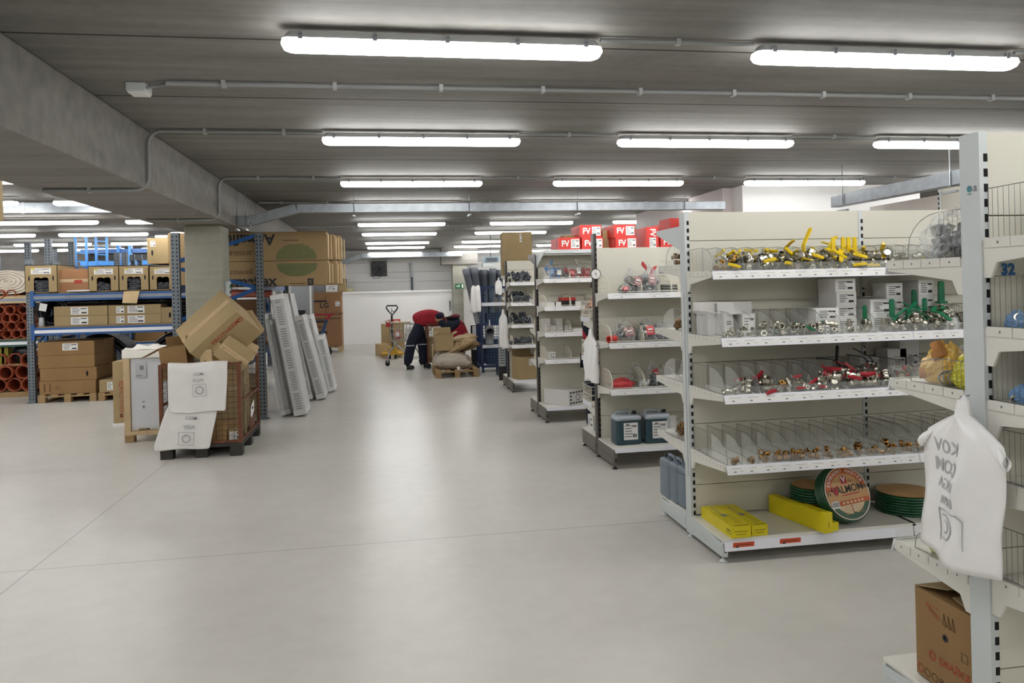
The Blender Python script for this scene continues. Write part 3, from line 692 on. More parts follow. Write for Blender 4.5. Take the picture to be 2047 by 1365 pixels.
def fitting(kind, m_, label='x', cat='fitting', name='pipe_fitting'):
    b = MB()
    def arm(T, l=.028, r=.011): b.lathe([(r * .72, l * .999), (r, l), (r * 1.28, l), (r * 1.28, l - .01), (r, l - .012), (r, 0)], 12, 0, T, True, False)
    if kind == 'elbow': arm(RX); arm(Matrix.Identity(4)); b.lathe([(0, -.011), (.008, -.009), (.0115, 0), (.008, .009), (0, .011)], 12, 0, None, True, False)
    elif kind == 'tee': arm(RX); arm(Matrix.Rotation(-pi / 2, 4, 'Y')); arm(Matrix.Identity(4))
    elif kind == 'nipple': b.lathe([(.008, -.026), (.011, -.026), (.011, -.008), (.0165, -.008), (.0165, .008), (.011, .008), (.011, .026), (.008, .026), (.008, -.026)], 12, 0, None, False, False)
    elif kind == 'ring': b.lathe([(.013, -.011), (.019, -.011), (.019, .011), (.013, .011), (.013, -.011)], 16, 0, None, False, False)
    elif kind == 'socket': b.lathe([(.012, -.022), (.018, -.022), (.018, -.012), (.0165, -.01), (.0165, .01), (.018, .012), (.018, .022), (.012, .022), (.012, -.022)], 14, 0, None, True, False)
    elif kind == 'coupler': b.lathe([(.007, -.03), (.014, -.03), (.014, -.012), (.018, -.01), (.018, .01), (.012, .012), (.012, .03), (.007, .03), (.007, -.03)], 8, 0, None, False, False)
    o = b.build(name, [m_]); return tag(o, label, cat)
PROT = {}
def P(kind, hm=None, body=None):
    k = (kind, hm.name if hm else '', body.name if body else '')
    if k not in PROT:
        PROT[k] = valve(kind, hm, body) if hm else fitting(kind, body)
    return PROT[k]
def lay(proto, x, y, z, rr, s, label, group, how='lie'):
    """put one fitting down: lying on its side at a random turn, or standing"""
    rz = rr.uniform(0, 2 * pi)
    if proto in LEVERS: how = 'tilt'
    if how == 'lie': rot = Euler((rr.choice([0, pi / 2, -pi / 2, pi]) + rr.uniform(-.3, .3), rr.uniform(-.25, .25), rz)); zz = z + .021 * s
    elif how == 'up': rot = Euler((0, 0, rr.uniform(-.2, .2))); zz = z + .0205 * s
    elif how == 'face': rot = Euler((pi / 2 + rr.uniform(-.3, .3), rr.uniform(-.3, .3), rr.uniform(-.5, .5))); zz = z + .02 * s
    else: rot = Euler((rr.uniform(-.7, .7), rr.uniform(-.7, .7), rz)); zz = z + .022 * s
    return dup(proto, (x, y, zz), rot, label, group, s)
def heap(protos, x0, x1, y0, y1, z, n, label, group, seed, smin=.9, smax=1.2, layers=2, hows=('lie', 'face', 'tilt')):
    rr = random.Random(seed); pitch = .047 * (smin + smax) / 2; cols = max(1, int((x1 - x0) / pitch)); rows = max(1, int((y1 - y0) / pitch)); k = 0
    for l in range(layers):
        cells = [(i, j) for j in range(rows) for i in range(cols)]
        cells.sort(key=lambda c: c[1] + rr.uniform(0, 1.5 + l))
        m_ = min(len(cells), max(1, n - k) if l == layers - 1 else int(math.ceil((n - k) * .62)))
        for (i, j) in cells[:m_]:
            if k >= n: return
            s = rr.uniform(smin, smax)
            lay(rr.choice(protos), x0 + (i + .5) * (x1 - x0) / cols + rr.uniform(-.004, .004), y0 + (j + .5) * pitch + rr.uniform(-.004, .004), z + l * .034 * (smin + smax) / 2, rr, s, label, group, rr.choice(hows)); k += 1
def bins(sec, nb): # left and right end of every bin over two sections
    out = []
    for s_ in range(2):
        xa, xb = AX + s_ * 1.25 + .018, AX + (s_ + 1) * 1.25 + .012
        out += [(xa + (xb - xa) * k / nb + .008, xa + (xb - xa) * (k + 1) / nb - .008) for k in range(nb)]
    return out
LEVERS = []
yl, yt, yu = P('lever', YEL), P('tee', YEL), P('up', YEL)
gl, gu, gt = P('lever', GRN), P('up', GRN), P('tee', GRN)
rt, rl = P('tee', RED), P('lever', RED)
bl = P('lever', BLK)
LEVERS += [yl, gl, rl, bl]
cn, cs, ce, cc, cring = P('nipple', None, CHROME), P('socket', None, CHROME), P('elbow', None, CHROME), P('coupler', None, CHROME), P('ring', None, CHROME)
be, bt, bn, br = P('elbow', None, BRASS), P('tee', None, BRASS), P('nipple', None, BRASS), P('ring', None, BRASS)
ze = P('elbow', None, BRONZE); zt_ = P('tee', None, BRONZE)
# --- top shelf: yellow-handled gas valves
B1 = bins(2, 12); z1 = 1.736; f1 = 4.80 - .044 - .385 + .012
sp1 = [([be, ze], 3, .85, 1.0, 'small bronze elbow in the end bin of the top shelf, near white shelving'),
       ([yt, cs, be], 9, 1.1, 1.4, None), ([yt, cs, yt], 9, 1.3, 1.65, None), ([yl, yt, yt], 10, 1.2, 1.5, None), ([cc, cs, yt], 7, 1.3, 1.6, None), ([yt, yl], 11, 1.2, 1.5, None), ([cs, yt], 9, 1.3, 1.6, None),
       ([yl, yt], 12, 1.2, 1.5, None), ([yt, yl], 11, 1.2, 1.5, None), ([yl, yt, cs], 10, 1.2, 1.5, None), ([yt, cs, yt], 9, 1.3, 1.6, None), ([cs, yt, yl], 7, 1.35, 1.6, None), ([cring, cs, br], 6, 1.2, 1.4, None), ([cs, yt], 6, 1.2, 1.5, None), ([yt, cs], 6, 1.2, 1.4, None)]
for k, (pr, n, a_, b_, lab) in enumerate(sp1):
    x0, x1 = B1[k]
    heap(pr, x0, x1, f1, f1 + .3, z1, n, lab or 'gas valve or fitting, %s bin of the top shelf, near white shelving' % ORD[k], 'top shelf bin %s' % ORD[k], 100 + k, a_, b_)
rr = random.Random(5)
for k, px in enumerate((1668, 1688, 1699, 1711)):
    p = onY(px, 520, f1 + .09); s = 1.35
    dup(yu, (p.x, f1 + .1, z1 + .062), (0, 0, rr.uniform(-.3, .3)), 'nickel gas valve with upright yellow handle, %s of four standing in a row' % ORD[k], None, s)
p = onY(1628, 500, f1 + .16); o = dup(yl, (p.x - .04, f1 + .16, z1 + .075), (0, radians(-58), radians(10)), 'gas valve whose long yellow lever points up above the others', None, 1.75)
# --- second shelf: white cartons, green-handled water valves
B2 = bins(2, 11); z2 = 1.336; f2 = 4.80 - .044 - .49 + .012
def wcart(label, px0, px1, py0, py1, Y, dep, rz=0, face=True, group=None, base=None):
    a_ = onY(px0, py1, Y); c_ = onY(px1, py0, Y); w_ = c_.x - a_.x; h_ = c_.z - a_.z
    zb = base if base is not None else a_.z
    return carton(label, (w_, dep, h_), ((a_.x + c_.x) / 2, Y + dep / 2, zb), (0, 0, rz), PAPER, '', [('F', 0, 0, w_ * .86, h_ * .8)] if face else [], name='small_carton', bevel=.001, group=group)
WL = 'white printed fitting carton, second shelf, '
zz = z2
for i, (x0, x1, hgt, n, Y, dep) in enumerate([(1630, 1676, .078, 2, 4.40, .22), (1672, 1712, .084, 4, 4.46, .2), (1741, 1784, .1, 2, 4.44, .2), (1774, 1806, .1, 3, 4.52, .15), (1838, 1869, .105, 3, 4.5, .2)]):
    a_ = onY(x0, 620, Y); c_ = onY(x1, 620, Y); w_ = c_.x - a_.x
    for k in range(n):
        carton(WL + '%s stack from the aisle, %s from the bottom' % (ORD[i], ORD[k]), (w_, dep, hgt), ((a_.x + c_.x) / 2 + RN.uniform(-.003, .003), Y + dep / 2, zz + k * (hgt + .0005)), (0, 0, RN.uniform(-.03, .03)), PAPER, '', [('F', 0, 0, w_ * .84, hgt * .8)], name='small_carton', bevel=.001)
wl = carton('upright narrow white carton carrying the flat white cartons on the second shelf', (.06, .18, .135), (onY(1457, 640, 4.5).x, 4.59, z2), m=PAPER, tape='', name='small_carton', bevel=.001, prints=(('F', '@bar', 0, .02, .03, INKG), ('F', '@bar', 0, .005, .034, INKG)))
carton('white carton with printed front standing under the flat white carton', (.085, .2, .135), (onY(1497, 640, 4.46).x, 4.56, z2), m=PAPER, tape='', labels=[('F', 0, 0, .075, .11)], name='small_carton', bevel=.001)
carton('flat white carton turned with its corner to the aisle, second shelf', (.17, .13, .075), (onY(1481, 612, 4.44).x, 4.53, z2 + .1355), (0, 0, radians(24)), PAPER, '', (), name='small_carton', bevel=.001)
carton('upright grey white carton at the back of the end bin, second shelf', (.12, .1, .135), (onY(1425, 640, 4.6).x, 4.67, z2), m=PAPER, tape='', name='small_carton', bevel=.001)
carton('flat white carton with black print at its end, second shelf end bin', (.135, .15, .075), (onY(1421, 613, 4.6).x, 4.67, z2 + .1355), (0, 0, radians(-5)), PAPER, '', (('F', .045, 0, .04, .065),), name='small_carton', bevel=.001)
for k, (px, s) in enumerate(((1650, 1), (1668, 1))):
    carton('small white carton at the shelf front between nickel couplings, %s of two' % ORD[k], (.05, .05, .055), (onY(px, 655, f2 + .03).x, f2 + .05, z2), (0, 0, .1 * k), PAPER, '', [('F', 0, 0, .045, .045)], name='small_carton', bevel=.001)
carton('plain white carton at the shelf front beside the near post', (.1, .1, .075), (onY(1905, 645, f2 + .03).x, f2 + .07, z2), (0, 0, 0), PAPER, '', (), name='small_carton', bevel=.001)
sp2 = [([ce, cs], 4, .8, 1.0), ([cring, ce], 4, .9, 1.1), ([cs, ce, cring], 5, .9, 1.2), ([cs, cn, gt], 7, .9, 1.2), ([ce, cs, gl], 10, .8, 1.1), ([ce, cs, cn], 10, .8, 1.1), ([cc, gt, cs], 8, .9, 1.2), ([cc], 6, 1.0, 1.2), ([cc, cs], 4, 1, 1.2), ([cs, cc], 5, 1, 1.2), ([gl, cs], 4, .9, 1.1),
       ([cs, gl, cc], 8, 1.2, 1.6), ([gl, cs], 8, 1.2, 1.6), ([cs, gl], 8, 1.3, 1.7), ([cs, gt], 6, 1.3, 1.7), ([cs], 3, 1.2, 1.5)]
for k, (pr, n, a_, b_) in enumerate(sp2):
    x0, x1 = B2[k]
    heap(pr, x0, x1, f2, f2 + (.09 if 6 < k < 11 else .16), z2 + .001, n, 'nickel fitting or green-handled valve, %s bin of the second shelf, near shelving' % ORD[k], 'second shelf bin %s' % ORD[k], 200 + k, a_, b_)
for k, (px, py, s, rz, ry) in enumerate(((1779, 630, 1.5, 0, 0), (1725, 640, 1.25, .2, 0), (1838, 600, 1.6, .1, 0), (1893, 610, 1.9, 0, 0), (1845, 640, 1.5, .3, 0))):
    p = onY(px, py, f2 + .12); dup(gu, (p.x, f2 + (.17 if k in (2, 3) else .1), z2 + .03 * s + (.05 if k == 3 else 0.0) + (.04 if k == 2 else 0)), (0, ry, rz), 'nickel valve with upright green handle, %s of five along the second shelf' % ORD[k], None, s)
for k, (px, rz, ry) in enumerate(((1815, .4, -.5), (1836, 2.6, -.45), (1812, .1, -.1))):
    p = onY(px, 640, f2 + .06); dup(gl, (p.x, f2 + .05, z2 + .06), (0, ry, rz), 'nickel valve with slanting green lever, %s of three in the green valve heap' % ORD[k], None, 1.35)
big = P('socket', None, CHROME); p = onY(1872, 615, 4.5); dup(big, (p.x, 4.5, z2 + .085), (0, pi / 2, .05), 'very large nickel coupling lying behind the green valves', None, 3.0)
# --- third shelf: red-handled valves, black levers to the right
B3 = bins(2, 11); z3 = 1.001; f3 = 4.80 - .044 - .51 + .012
sp3 = [([cs, rt], 2, .8, 1), ([rt, cs], 7, 1.0, 1.2), ([rt, cs, rt], 11, 1.1, 1.4), ([cn, cc, be], 9, .9, 1.1), ([cc, rt], 4, .9, 1.1), ([rt, cs], 4, .9, 1.1), ([rt, rt, be], 11, 1.2, 1.5), ([rt, rt, cs], 12, 1.3, 1.6), ([rt, rt, rl], 11, 1.3, 1.6), ([cs, rt], 8, 1.2, 1.5), ([cring, rt], 6, 1.1, 1.3),
       ([cs, bl], 5, 1.2, 1.5), ([cs, cring], 6, 1.2, 1.5), ([bl, rl, cs], 9, 1.2, 1.5), ([bl, rl], 8, 1.2, 1.5)]
for k, (pr, n, a_, b_) in enumerate(sp3):
    x0, x1 = B3[k]
    heap(pr, x0, x1, f3, f3 + .25, z3, n, 'valve or fitting among red-handled ones, %s bin of the third shelf, near shelving' % ORD[k], 'third shelf bin %s' % ORD[k], 300 + k, a_, b_)
for k, (px, py, rz, ry) in enumerate(((1694, 720, 0, -1.45), (1745, 722, 2.75, -.45), (1740, 716, 3.0, -.15), (1680, 738, 3.1, -.05))):
    p = onY(px, py, f3 + .2); dup(bl, (p.x, f3 + .22, z3 + .09), (0, ry, rz), 'valve with long black lever, %s of four behind the red valves' % ORD[k], None, 1.5)
for k, px in enumerate((1735, 1790, 1815)):
    carton('grey white carton at the dark back of the third shelf, %s of three' % ORD[k], (.14, .12, .15 + .05 * k), (onY(px, 740, 4.62).x, 4.66, z3), (0, 0, 0), PAPER, '', [('F', .02, 0, .08, .08)], name='small_carton', bevel=.001)
# --- fourth shelf: brass fittings
B4 = bins(2, 12); z4 = .587; f4 = 4.80 - .044 - .52 + .012
sp4 = [([ze], 1, 1.1, 1.3)] + [([be, ze], 1, 1, 1.1), ([be, br], 4, .9, 1.1), ([be, bn, br], 7, .8, 1.0), ([bn, bt, be], 9, .8, 1.0), ([be, br], 6, .8, 1.0), ([be], 3, .8, 1), ([be, bt], 5, .8, 1.0), ([ze, be], 4, .9, 1.1), ([be, br], 5, .8, 1), ([ze, bt], 5, .9, 1.1), ([be, br], 5, .9, 1.1), ([ze, be], 3, .9, 1.1), ([bt, be], 3, .9, 1.1), ([be, br], 5, .9, 1.1), ([ze], 3, 1, 1.1), ([be, zt_], 5, 1, 1.2), ([ze], 3, 1, 1.2)]
for k, (pr, n, a_, b_) in enumerate(sp4):
    x0, x1 = B4[k]
    heap(pr, x0, x1, f4, f4 + .14, z4, n, 'small brass fitting, %s bin of the fourth shelf, near white shelving' % ORD[k], 'fourth shelf bin %s' % ORD[k], 400 + k, a_, b_, 2)
# --- back side of the near shelving (seen at its end) : a few brown fittings
for k, (zb, n) in enumerate(((1.791, 5), (1.346, 4), (.601, 6))):
    heap([ze, zt_], AX + .03, AX + .13, 4.80 + .25, 4.80 + .4, zb, n, 'brown bronze fitting on the %s back shelf of the near white shelving' % ORD[(0, 1, 3)[k]], 'back shelf fittings %s' % ORD[k], 500 + k, 1.0, 1.3)
# --- bottom deck: yellow cartons, hose coils
zd = .146
def ycart(label, x0, y0, L_, w_, h_, rz, art=True):
    t = carton(label, (w_, L_, h_), (x0, y0, zd), (0, 0, rz), YELBOX, '', (), name='yellow_carton', bevel=.001)
    if art:
        m = MB(); o = Vector((0, 0, h_))
        for k in range(9):
            m.sticker(o + Vector((w_ * (.12 + .03 * (k % 3)), -L_ * .36 + L_ * .05 * k, 0)), X3, Y3, w_ * .4, .004, 0, .0012)
            m.sticker((w_ * -.3, -L_ * .3 + L_ * .06 * k, h_), X3, Y3, w_ * .2, .003, 0, .0012)
        m.bar((-w_ * .1, L_ * .42, h_ + .0005), (-w_ * .05, L_ * .02, h_ + .0005), .006, .001, 1); m.disc((-w_ * .05, 0, h_), X3, Y3, .018, .026, 1, .0016, 12)
        m.sticker((0, -L_ / 2, h_ * .55), X3, Z3, w_ * .7, .003, 0); m.sticker((0, -L_ / 2, h_ * .3), X3, Z3, w_ * .5, .003, 0); m.sticker((-w_ / 2, -L_ * .42, h_ * .6), -Y3, Z3, .05, .008, 0); m.sticker((-w_ / 2, -L_ * .42, h_ * .35), -Y3, Z3, .08, .004, 0)
        m.sticker((w_ * .05, -L_ * .47, h_), X3, Y3, w_ * .7, .008, 0); m.build('lettering', [mat('dark olive ink', '4c4a12', .6, var=0), INKG], t)
    return t
ycart('flat yellow carton with printed top at the aisle end of the bottom deck', AX + .115, 4.50, .44, .125, .07, 0)
ycart('flat yellow carton lying against the end one, its twin', AX + .235, 4.51, .44, .105, .065, .02)
t = ycart('long yellow carton standing on edge next to the hose coils', AX + .60, 4.50, .46, .055, .115, radians(12), False)
m = MB().box(-.03, .03, -.27, -.05, 0, .122); m.sticker((.0, -.27, .05), X3, Z3, .004, .03, 1); m.build('sleeve', [YELBOX, INK], t, .002)
ycart('small yellow carton flap end lying beside the standing yellow carton', AX + .685, 4.305, .09, .1, .05, radians(12), False)
def hose(label, loc, rot, R=.165, turns=5, lays=3, r=.0085, face=True, disc=True):
    t = thing('hose_coil', label, 'garden hose', loc, rot); zt0 = 0
    for i in range(turns):
        for j in range(lays):
            if 0 < i < turns - 1 and j < lays - 1: continue
            rr_ = R - (lays - 1 - j) * r * 1.8; zz_ = r + i * r * 2.05
            MB().tube([(rr_ * cos(2 * pi * k / 36), rr_ * sin(2 * pi * k / 36), zz_) for k in range(36)], r, 8, closed=True).build('hose_turn', [HOSE], t)
    H_ = turns * r * 2.05 + .002
    if disc:
        MB().lathe([(0, H_), (R * .97, H_), (R * .99, H_ + .004), (0, H_ + .004)], 40, 0, None, False, False).build('cover_card', [mat('hose card', 'c79a63', .35, var=.1)], t)
    if face:
        o = Vector((0, 0, H_ + .0045)); m = MB(); s = R / .165; SK = [mat('card orange', 'c2602e', .4), INK, mat('card red', 'b3242c', .4), PAPER, HOSE, mat('card cream', 'd9c6a2', .4, var=.05), mat('card tan', 'cf9a5c', .4)]
        m.ring(o, X3, Y3, R * .985, R * .03, 3, .0005, 40)
        n = 24; vs = []
        for k in range(n + 1):
            a_ = radians(12 + 156 * k / n); vs += [o + Vector((cos(a_), sin(a_), 0)) * (R * .94) + Z3 * .0007, o + Vector((cos(a_), sin(a_), 0)) * (R * .72) + Z3 * .0007]
        m.add(vs, [(2 * k, 2 * k + 1, 2 * k + 3, 2 * k + 2) for k in range(n)], 0)
        for i, ch in enumerate('ZAHRADNÍ HADICE'):
            if ch == ' ': continue
            a_ = radians(154 - 128 * i / 14); m.text(ch, o + Vector((cos(a_), sin(a_), 0)) * (R * .83), X3, Y3, .028 * s, 3, .0015, a_ - pi / 2)
        m.sticker(o + Y3 * R * .5, X3, Y3, R * .26, R * .3, 2, .0009); m.text('V', o + Y3 * R * .5, X3, Y3, .05 * s, 3, .0015); m.text('kk', o + Y3 * R * .42 + X3 * R * .28, X3, Y3, .016 * s, 1)
        m.text('VALMON', o + Y3 * R * .14 + X3 * R * .05, X3, Y3, .062 * s, 1, .0015, sx=.92); m.text('V', o + Y3 * R * .12 - X3 * R * .5, X3, Y3, .075 * s, 2, .002)
        m.sticker(o - Y3 * R * .06 + X3 * R * .14, X3, Y3, R * .8, R * .035, 2, .001); m.text('½"', o + Y3 * R * .1 - X3 * R * .78, X3, Y3, .045 * s, 1); m.text('10m', o + Y3 * R * .14 + X3 * R * .74, X3, Y3, .04 * s, 1)
        m.sticker(o - Y3 * R * .33 + X3 * R * .2, X3, Y3, R * 1.4, R * .17, 0, .0012)
        for k in range(6): m.disc(o - Y3 * R * .33 + X3 * R * (-.3 + .17 * k), X3, Y3, R * .055, R * .045, 5, .0018, 10)
        m.sticker(o - Y3 * R * .34 - X3 * R * .68, X3, Y3, R * .34, R * .26, 3, .0022)
        for k in range(7): m.sticker(o - Y3 * R * .33 - X3 * R * (.8 - .04 * k), X3, Y3, R * .02, R * .16, 1, .003)
        n = 22; vs = [o - Y3 * R * .43 + X3 * R * .62 + Z3 * .0007, o - Y3 * R * .43 - X3 * R * .62 + Z3 * .0007]
        for k in range(n + 1):
            a_ = radians(214 + 112 * k / n); vs.append(o + Vector((cos(a_) * R * .75, sin(a_) * R * .75, .0007)))
        m.add(vs, [tuple(range(len(vs)))], 5)
        n = 22; vs = []
        for k in range(n + 1):
            a_ = radians(200 + 140 * k / n); vs += [o + Vector((cos(a_), sin(a_), 0)) * (R * .94) + Z3 * .0004, o + Vector((cos(a_), sin(a_), 0)) * (R * .76) + Z3 * .0004]
        m.add(vs, [(2 * k, 2 * k + 2, 2 * k + 3, 2 * k + 1) for k in range(n)], 4)
        for k in range(5): m.sticker(o - Y3 * R * (.5 + .06 * k) - X3 * R * .22, X3, Y3, R * .3, .002, 6, .0015); m.sticker(o - Y3 * R * (.5 + .06 * k) + X3 * R * .3, X3, Y3, R * .34, .002, 6, .0015)
        m.sticker(o - Y3 * R * .58, X3, Y3, R * .04, R * .3, 2, .0015); m.disc(o - Y3 * R * .76 + X3 * R * .06, X3, Y3, R * .1, R * .06, 4, .002, 12)
        m.build('printed_card', SK, t)
    return t
hxx = onY(1690, 1000, 4.43)
for k in range(2): hose('flat green hose coil in the pair behind the upright one, %s' % ('lower' if k == 0 else 'upper'), (onY(1624, 970, 4.6).x + .008 * k, 4.612, zd + k * .1), (0, 0, k), .132, 5, face=False, disc=True)
hose('upright leaning green garden hose coil with round orange printed card', (hxx.x - .035, 4.455, zd + .158), (radians(68), radians(-4), radians(9)), .165, 5)
hose('flat green hose coil lying right of the upright one', (onY(1805, 1000, 4.56).x + .01, 4.55, zd), (0, 0, .5), .175, 7, face=False)
# ================================================================ bagged goods and cartons on the shelving
from mathutils import noise as NZ
def film_blob(sx, sy, sz, seed, knot=0.0, crump=.06):
    """a crumpled bag: rounded box outline, creased by layered noise, flat underneath"""
    m = MB(); rr = random.Random(seed); nu, nv = 30, 18; off = Vector((seed * 3.7, seed * 1.3, seed * .7)); vs = []
    lean = rr.uniform(-.18, .18)
    for i in range(nv + 1):
        v = i / nv; z = sz * v; prof = (max(0, sin(pi * min(.985, .14 + v * .85)))) ** .5 * (1 - .3 * v)
        if knot and v > .8: prof *= 1 - (v - .8) / .2 * .85
        for j in range(nu):
            a = 2 * pi * j / nu; ca, sa = cos(a), sin(a); q = (abs(ca) ** 3 + abs(sa) ** 3) ** (1 / 3)
            p = Vector((ca, sa, v * 1.6)); r1 = NZ.noise(p * 1.7 + off); r2 = abs(NZ.noise(p * 4.1 + off)); r3 = abs(NZ.noise(p * 8.5 - off))
            d = 1 + crump * (3.2 * r1 - 4.2 * r2 - 2.2 * r3 + .9)
            hz = z * (1 + crump * (4.5 * NZ.noise(Vector((ca * 1.3, sa * 1.3, seed))) ) * v) - crump * 1.6 * sz * v * r2
            vs.append((sx / 2 * ca / q * prof * d + lean * sx * v, sy / 2 * sa / q * prof * d, max(.001, hz)))
    fs = [(i * nu + j, i * nu + (j + 1) % nu, (i + 1) * nu + (j + 1) % nu, (i + 1) * nu + j) for i in range(nv) for j in range(nu)]
    fs += [tuple(range(nu))[::-1], tuple(range(nv * nu, nv * nu + nu))]
    return m.add(vs, fs, 0, False)
KIND = {}
def bagged(label, loc, size, mats_, n=6, seed=1, tagm=None, film=None, s=1.4, knot=0.0, kinds=('socket', 'elbow', 'ring'), rz=0, flagm=None, cat='bag of fittings', name='plastic_bag'):
    t = thing(name, label, cat, loc, (0, 0, rz)); rr = random.Random(seed)
    film_blob(*size, seed, knot).build('film', [film or FILM], t)
    sx, sy, sz = size; n = int(n * 1.7) if film is None else n
    for k in range(n):
        pr = P(rr.choice(kinds), None, rr.choice(mats_)); c = bpy.data.objects.new('fitting', pr.data); COL.objects.link(c); c.parent = t
        a = 2.4 * k + rr.uniform(-.4, .4); r_ = .08 + .24 * ((k * .618) % 1)
        c.location = (cos(a) * sx * r_, sin(a) * sy * r_, .02 * s + (sz * .24 if n * .5 <= k < n * .8 else sz * .46 if k >= n * .8 else 0)); c.rotation_euler = (rr.uniform(0, 6), rr.uniform(-.4, .4), rr.uniform(0, 6)); c.scale = (s,) * 3
    if tagm:
        m = MB(); w_, h_ = sx * .38, sz * .42; o = Vector((sx * rr.uniform(-.12, .12), -sy * .47, sz * .5)); uy = Vector((rr.uniform(-.25, .25), .35, .9)).normalized(); ux = X3 - uy * uy.x; ux.normalize()
        m.sticker(o, ux, uy, w_, h_, 0); m.sticker(o + uy * h_ * .1, ux, uy, w_ * .6, h_ * .16, 1, .002); m.sticker(o - uy * h_ * .2, ux, uy, w_ * .7, h_ * .06, 1, .002); m.build('paper_label', [tagm, PAPER], t)
    if flagm:
        m = MB(); z0 = sz * .85; pts = []
        for k in range(5): pts.append((rr.uniform(-.01, .01) + .012 * k * (1 if seed % 2 else -1), -.005 * k, z0 + .02 * k))
        m.tube(pts, [.006, .012, .02, .017, .006], 8); m.build('bag_neck', [flagm], t)
    return t
PINKF = clear('pink printed film', (.72, .3, .3), .35, .2, bump=.8, bs=25)
BLUEF = clear('blue film', (.18, .36, .62), .65, .2, bump=.8, bs=25)
ORF = clear('amber film', (.85, .55, .1), .55, .12, bump=.8, bs=20)
LIMEF = clear('lime film', (.72, .68, .06), .72, .12, bump=.8, bs=20)
REDF = clear('red printed film', (.7, .07, .08), .75, .2, bump=.6, bs=25)
SPONGE = mat('tan sponge', 'b07a45', .8, var=.25, vs=20)
# nearest shelving, side towards the aisle behind it
zb = 1.735
def atY(px, Y, z): p = onY(px, 500, Y); return (p.x, Y, z)
bagged('large clear bag of nickel parts with red tag, nearest shelving, top back shelf', (2.1, 2.535, zb), (.2, .3, .19), [CHROME, GALV], 12, 3, REDF, s=1.35)
bagged('second clear bag of nickel parts against the nearest post, top back shelf', (2.1, 2.37, zb), (.22, .16, .21), [CHROME, GALV], 9, 4, None, s=1.3)
zb = 1.277
bagged('amber bag with tan sponge parts on the middle back shelf of the nearest shelving', (2.05, 2.55, zb), (.14, .22, .15), [SPONGE], 5, 5, None, film=ORF, s=1.9, kinds=('nipple',))
bagged('lime yellow bag beside the amber bag, middle back shelf of the nearest shelving', (2.02, 2.385, zb), (.12, .16, .13), [SPONGE], 3, 6, None, film=LIMEF, s=1.2)
bagged('clear bag with copper parts lying over the yellow bags, middle back shelf', (2.12, 2.42, zb), (.16, .26, .21), [BRONZE, BRASS], 9, 7, PAPER, s=1.4)
for k in range(4):
    o = MB().tube([(0, .05 * cos(2 * pi * i / 20), .0 + .028 * sin(2 * pi * i / 20)) for i in range(20)], .003, 6, closed=True).build('wire_ring', [GALV]); o.location = (1.985 + .012 * k, 2.44, zb + .032); o.rotation_euler = (0, .3, 1.57 + .15 * k)
    tag(o, 'grey wire ring in the small nest in front of the lime bag', 'ring', 'wire rings by the lime bag')
bagged('yellow package half hidden by the hanging white bag, lowest back shelf', (2.03, 2.55, .642), (.12, .1, .15), [BRASS], 3, 8, PAPER, film=LIMEF, s=1.1)
b_ = MB().cbox((0, 0, .004), (.16, .1, .008)).build('cardboard_sheet', [CARDIN]); b_.location = (2.05, 2.42, .642); tag(b_, 'torn brown cardboard piece under the hanging white bag, lowest back shelf', 'cardboard')
# nearest shelving, side towards the camera
bagged('clear bag of shiny nickel parts on the top front shelf over number 32', (2.125, 2.1, 1.792), (.2, .22, .13), [CHROME, GALV], 12, 9, None, s=1.25)
for k, x in enumerate((1.99, 2.02, 2.05)):
    dup(P('nipple', None, CHROME), (x, 2.06 + .03 * k, 1.812), (0, 0, k), 'nickel nipple in front of the clear bag, top front shelf, nearest shelving', 'nipples over number 32', 1.2)
bagged('blue bag at the post end of the second front shelf, nearest shelving', (2.0, 2.16, 1.502), (.06, .1, .055), [CHROME], 3, 10, None, film=BLUEF, s=.9)
bagged('pale clear bag with one copper fitting, second front shelf, nearest shelving', (2.12, 2.14, 1.502), (.15, .16, .07), [BRONZE], 3, 11, None, s=1.5)
bagged('blue bag at the post end of the third front shelf, nearest shelving', (2.01, 2.15, 1.261), (.07, .1, .06), [CHROME], 3, 12, None, film=BLUEF, s=.9)
bagged('milky lilac bag with handwriting on the third front shelf, nearest shelving', (2.13, 2.13, 1.261), (.14, .17, .13), [CHROME], 5, 13, None, film=clear('lilac film', (.72, .66, .72), .45, .2, bump=.8, bs=22), s=1.2)
bagged('clear crumpled bag lying on top of the lilac bag', (2.14, 2.14, 1.385), (.12, .15, .075), [GALV], 4, 14, BLUEF, s=1.3)
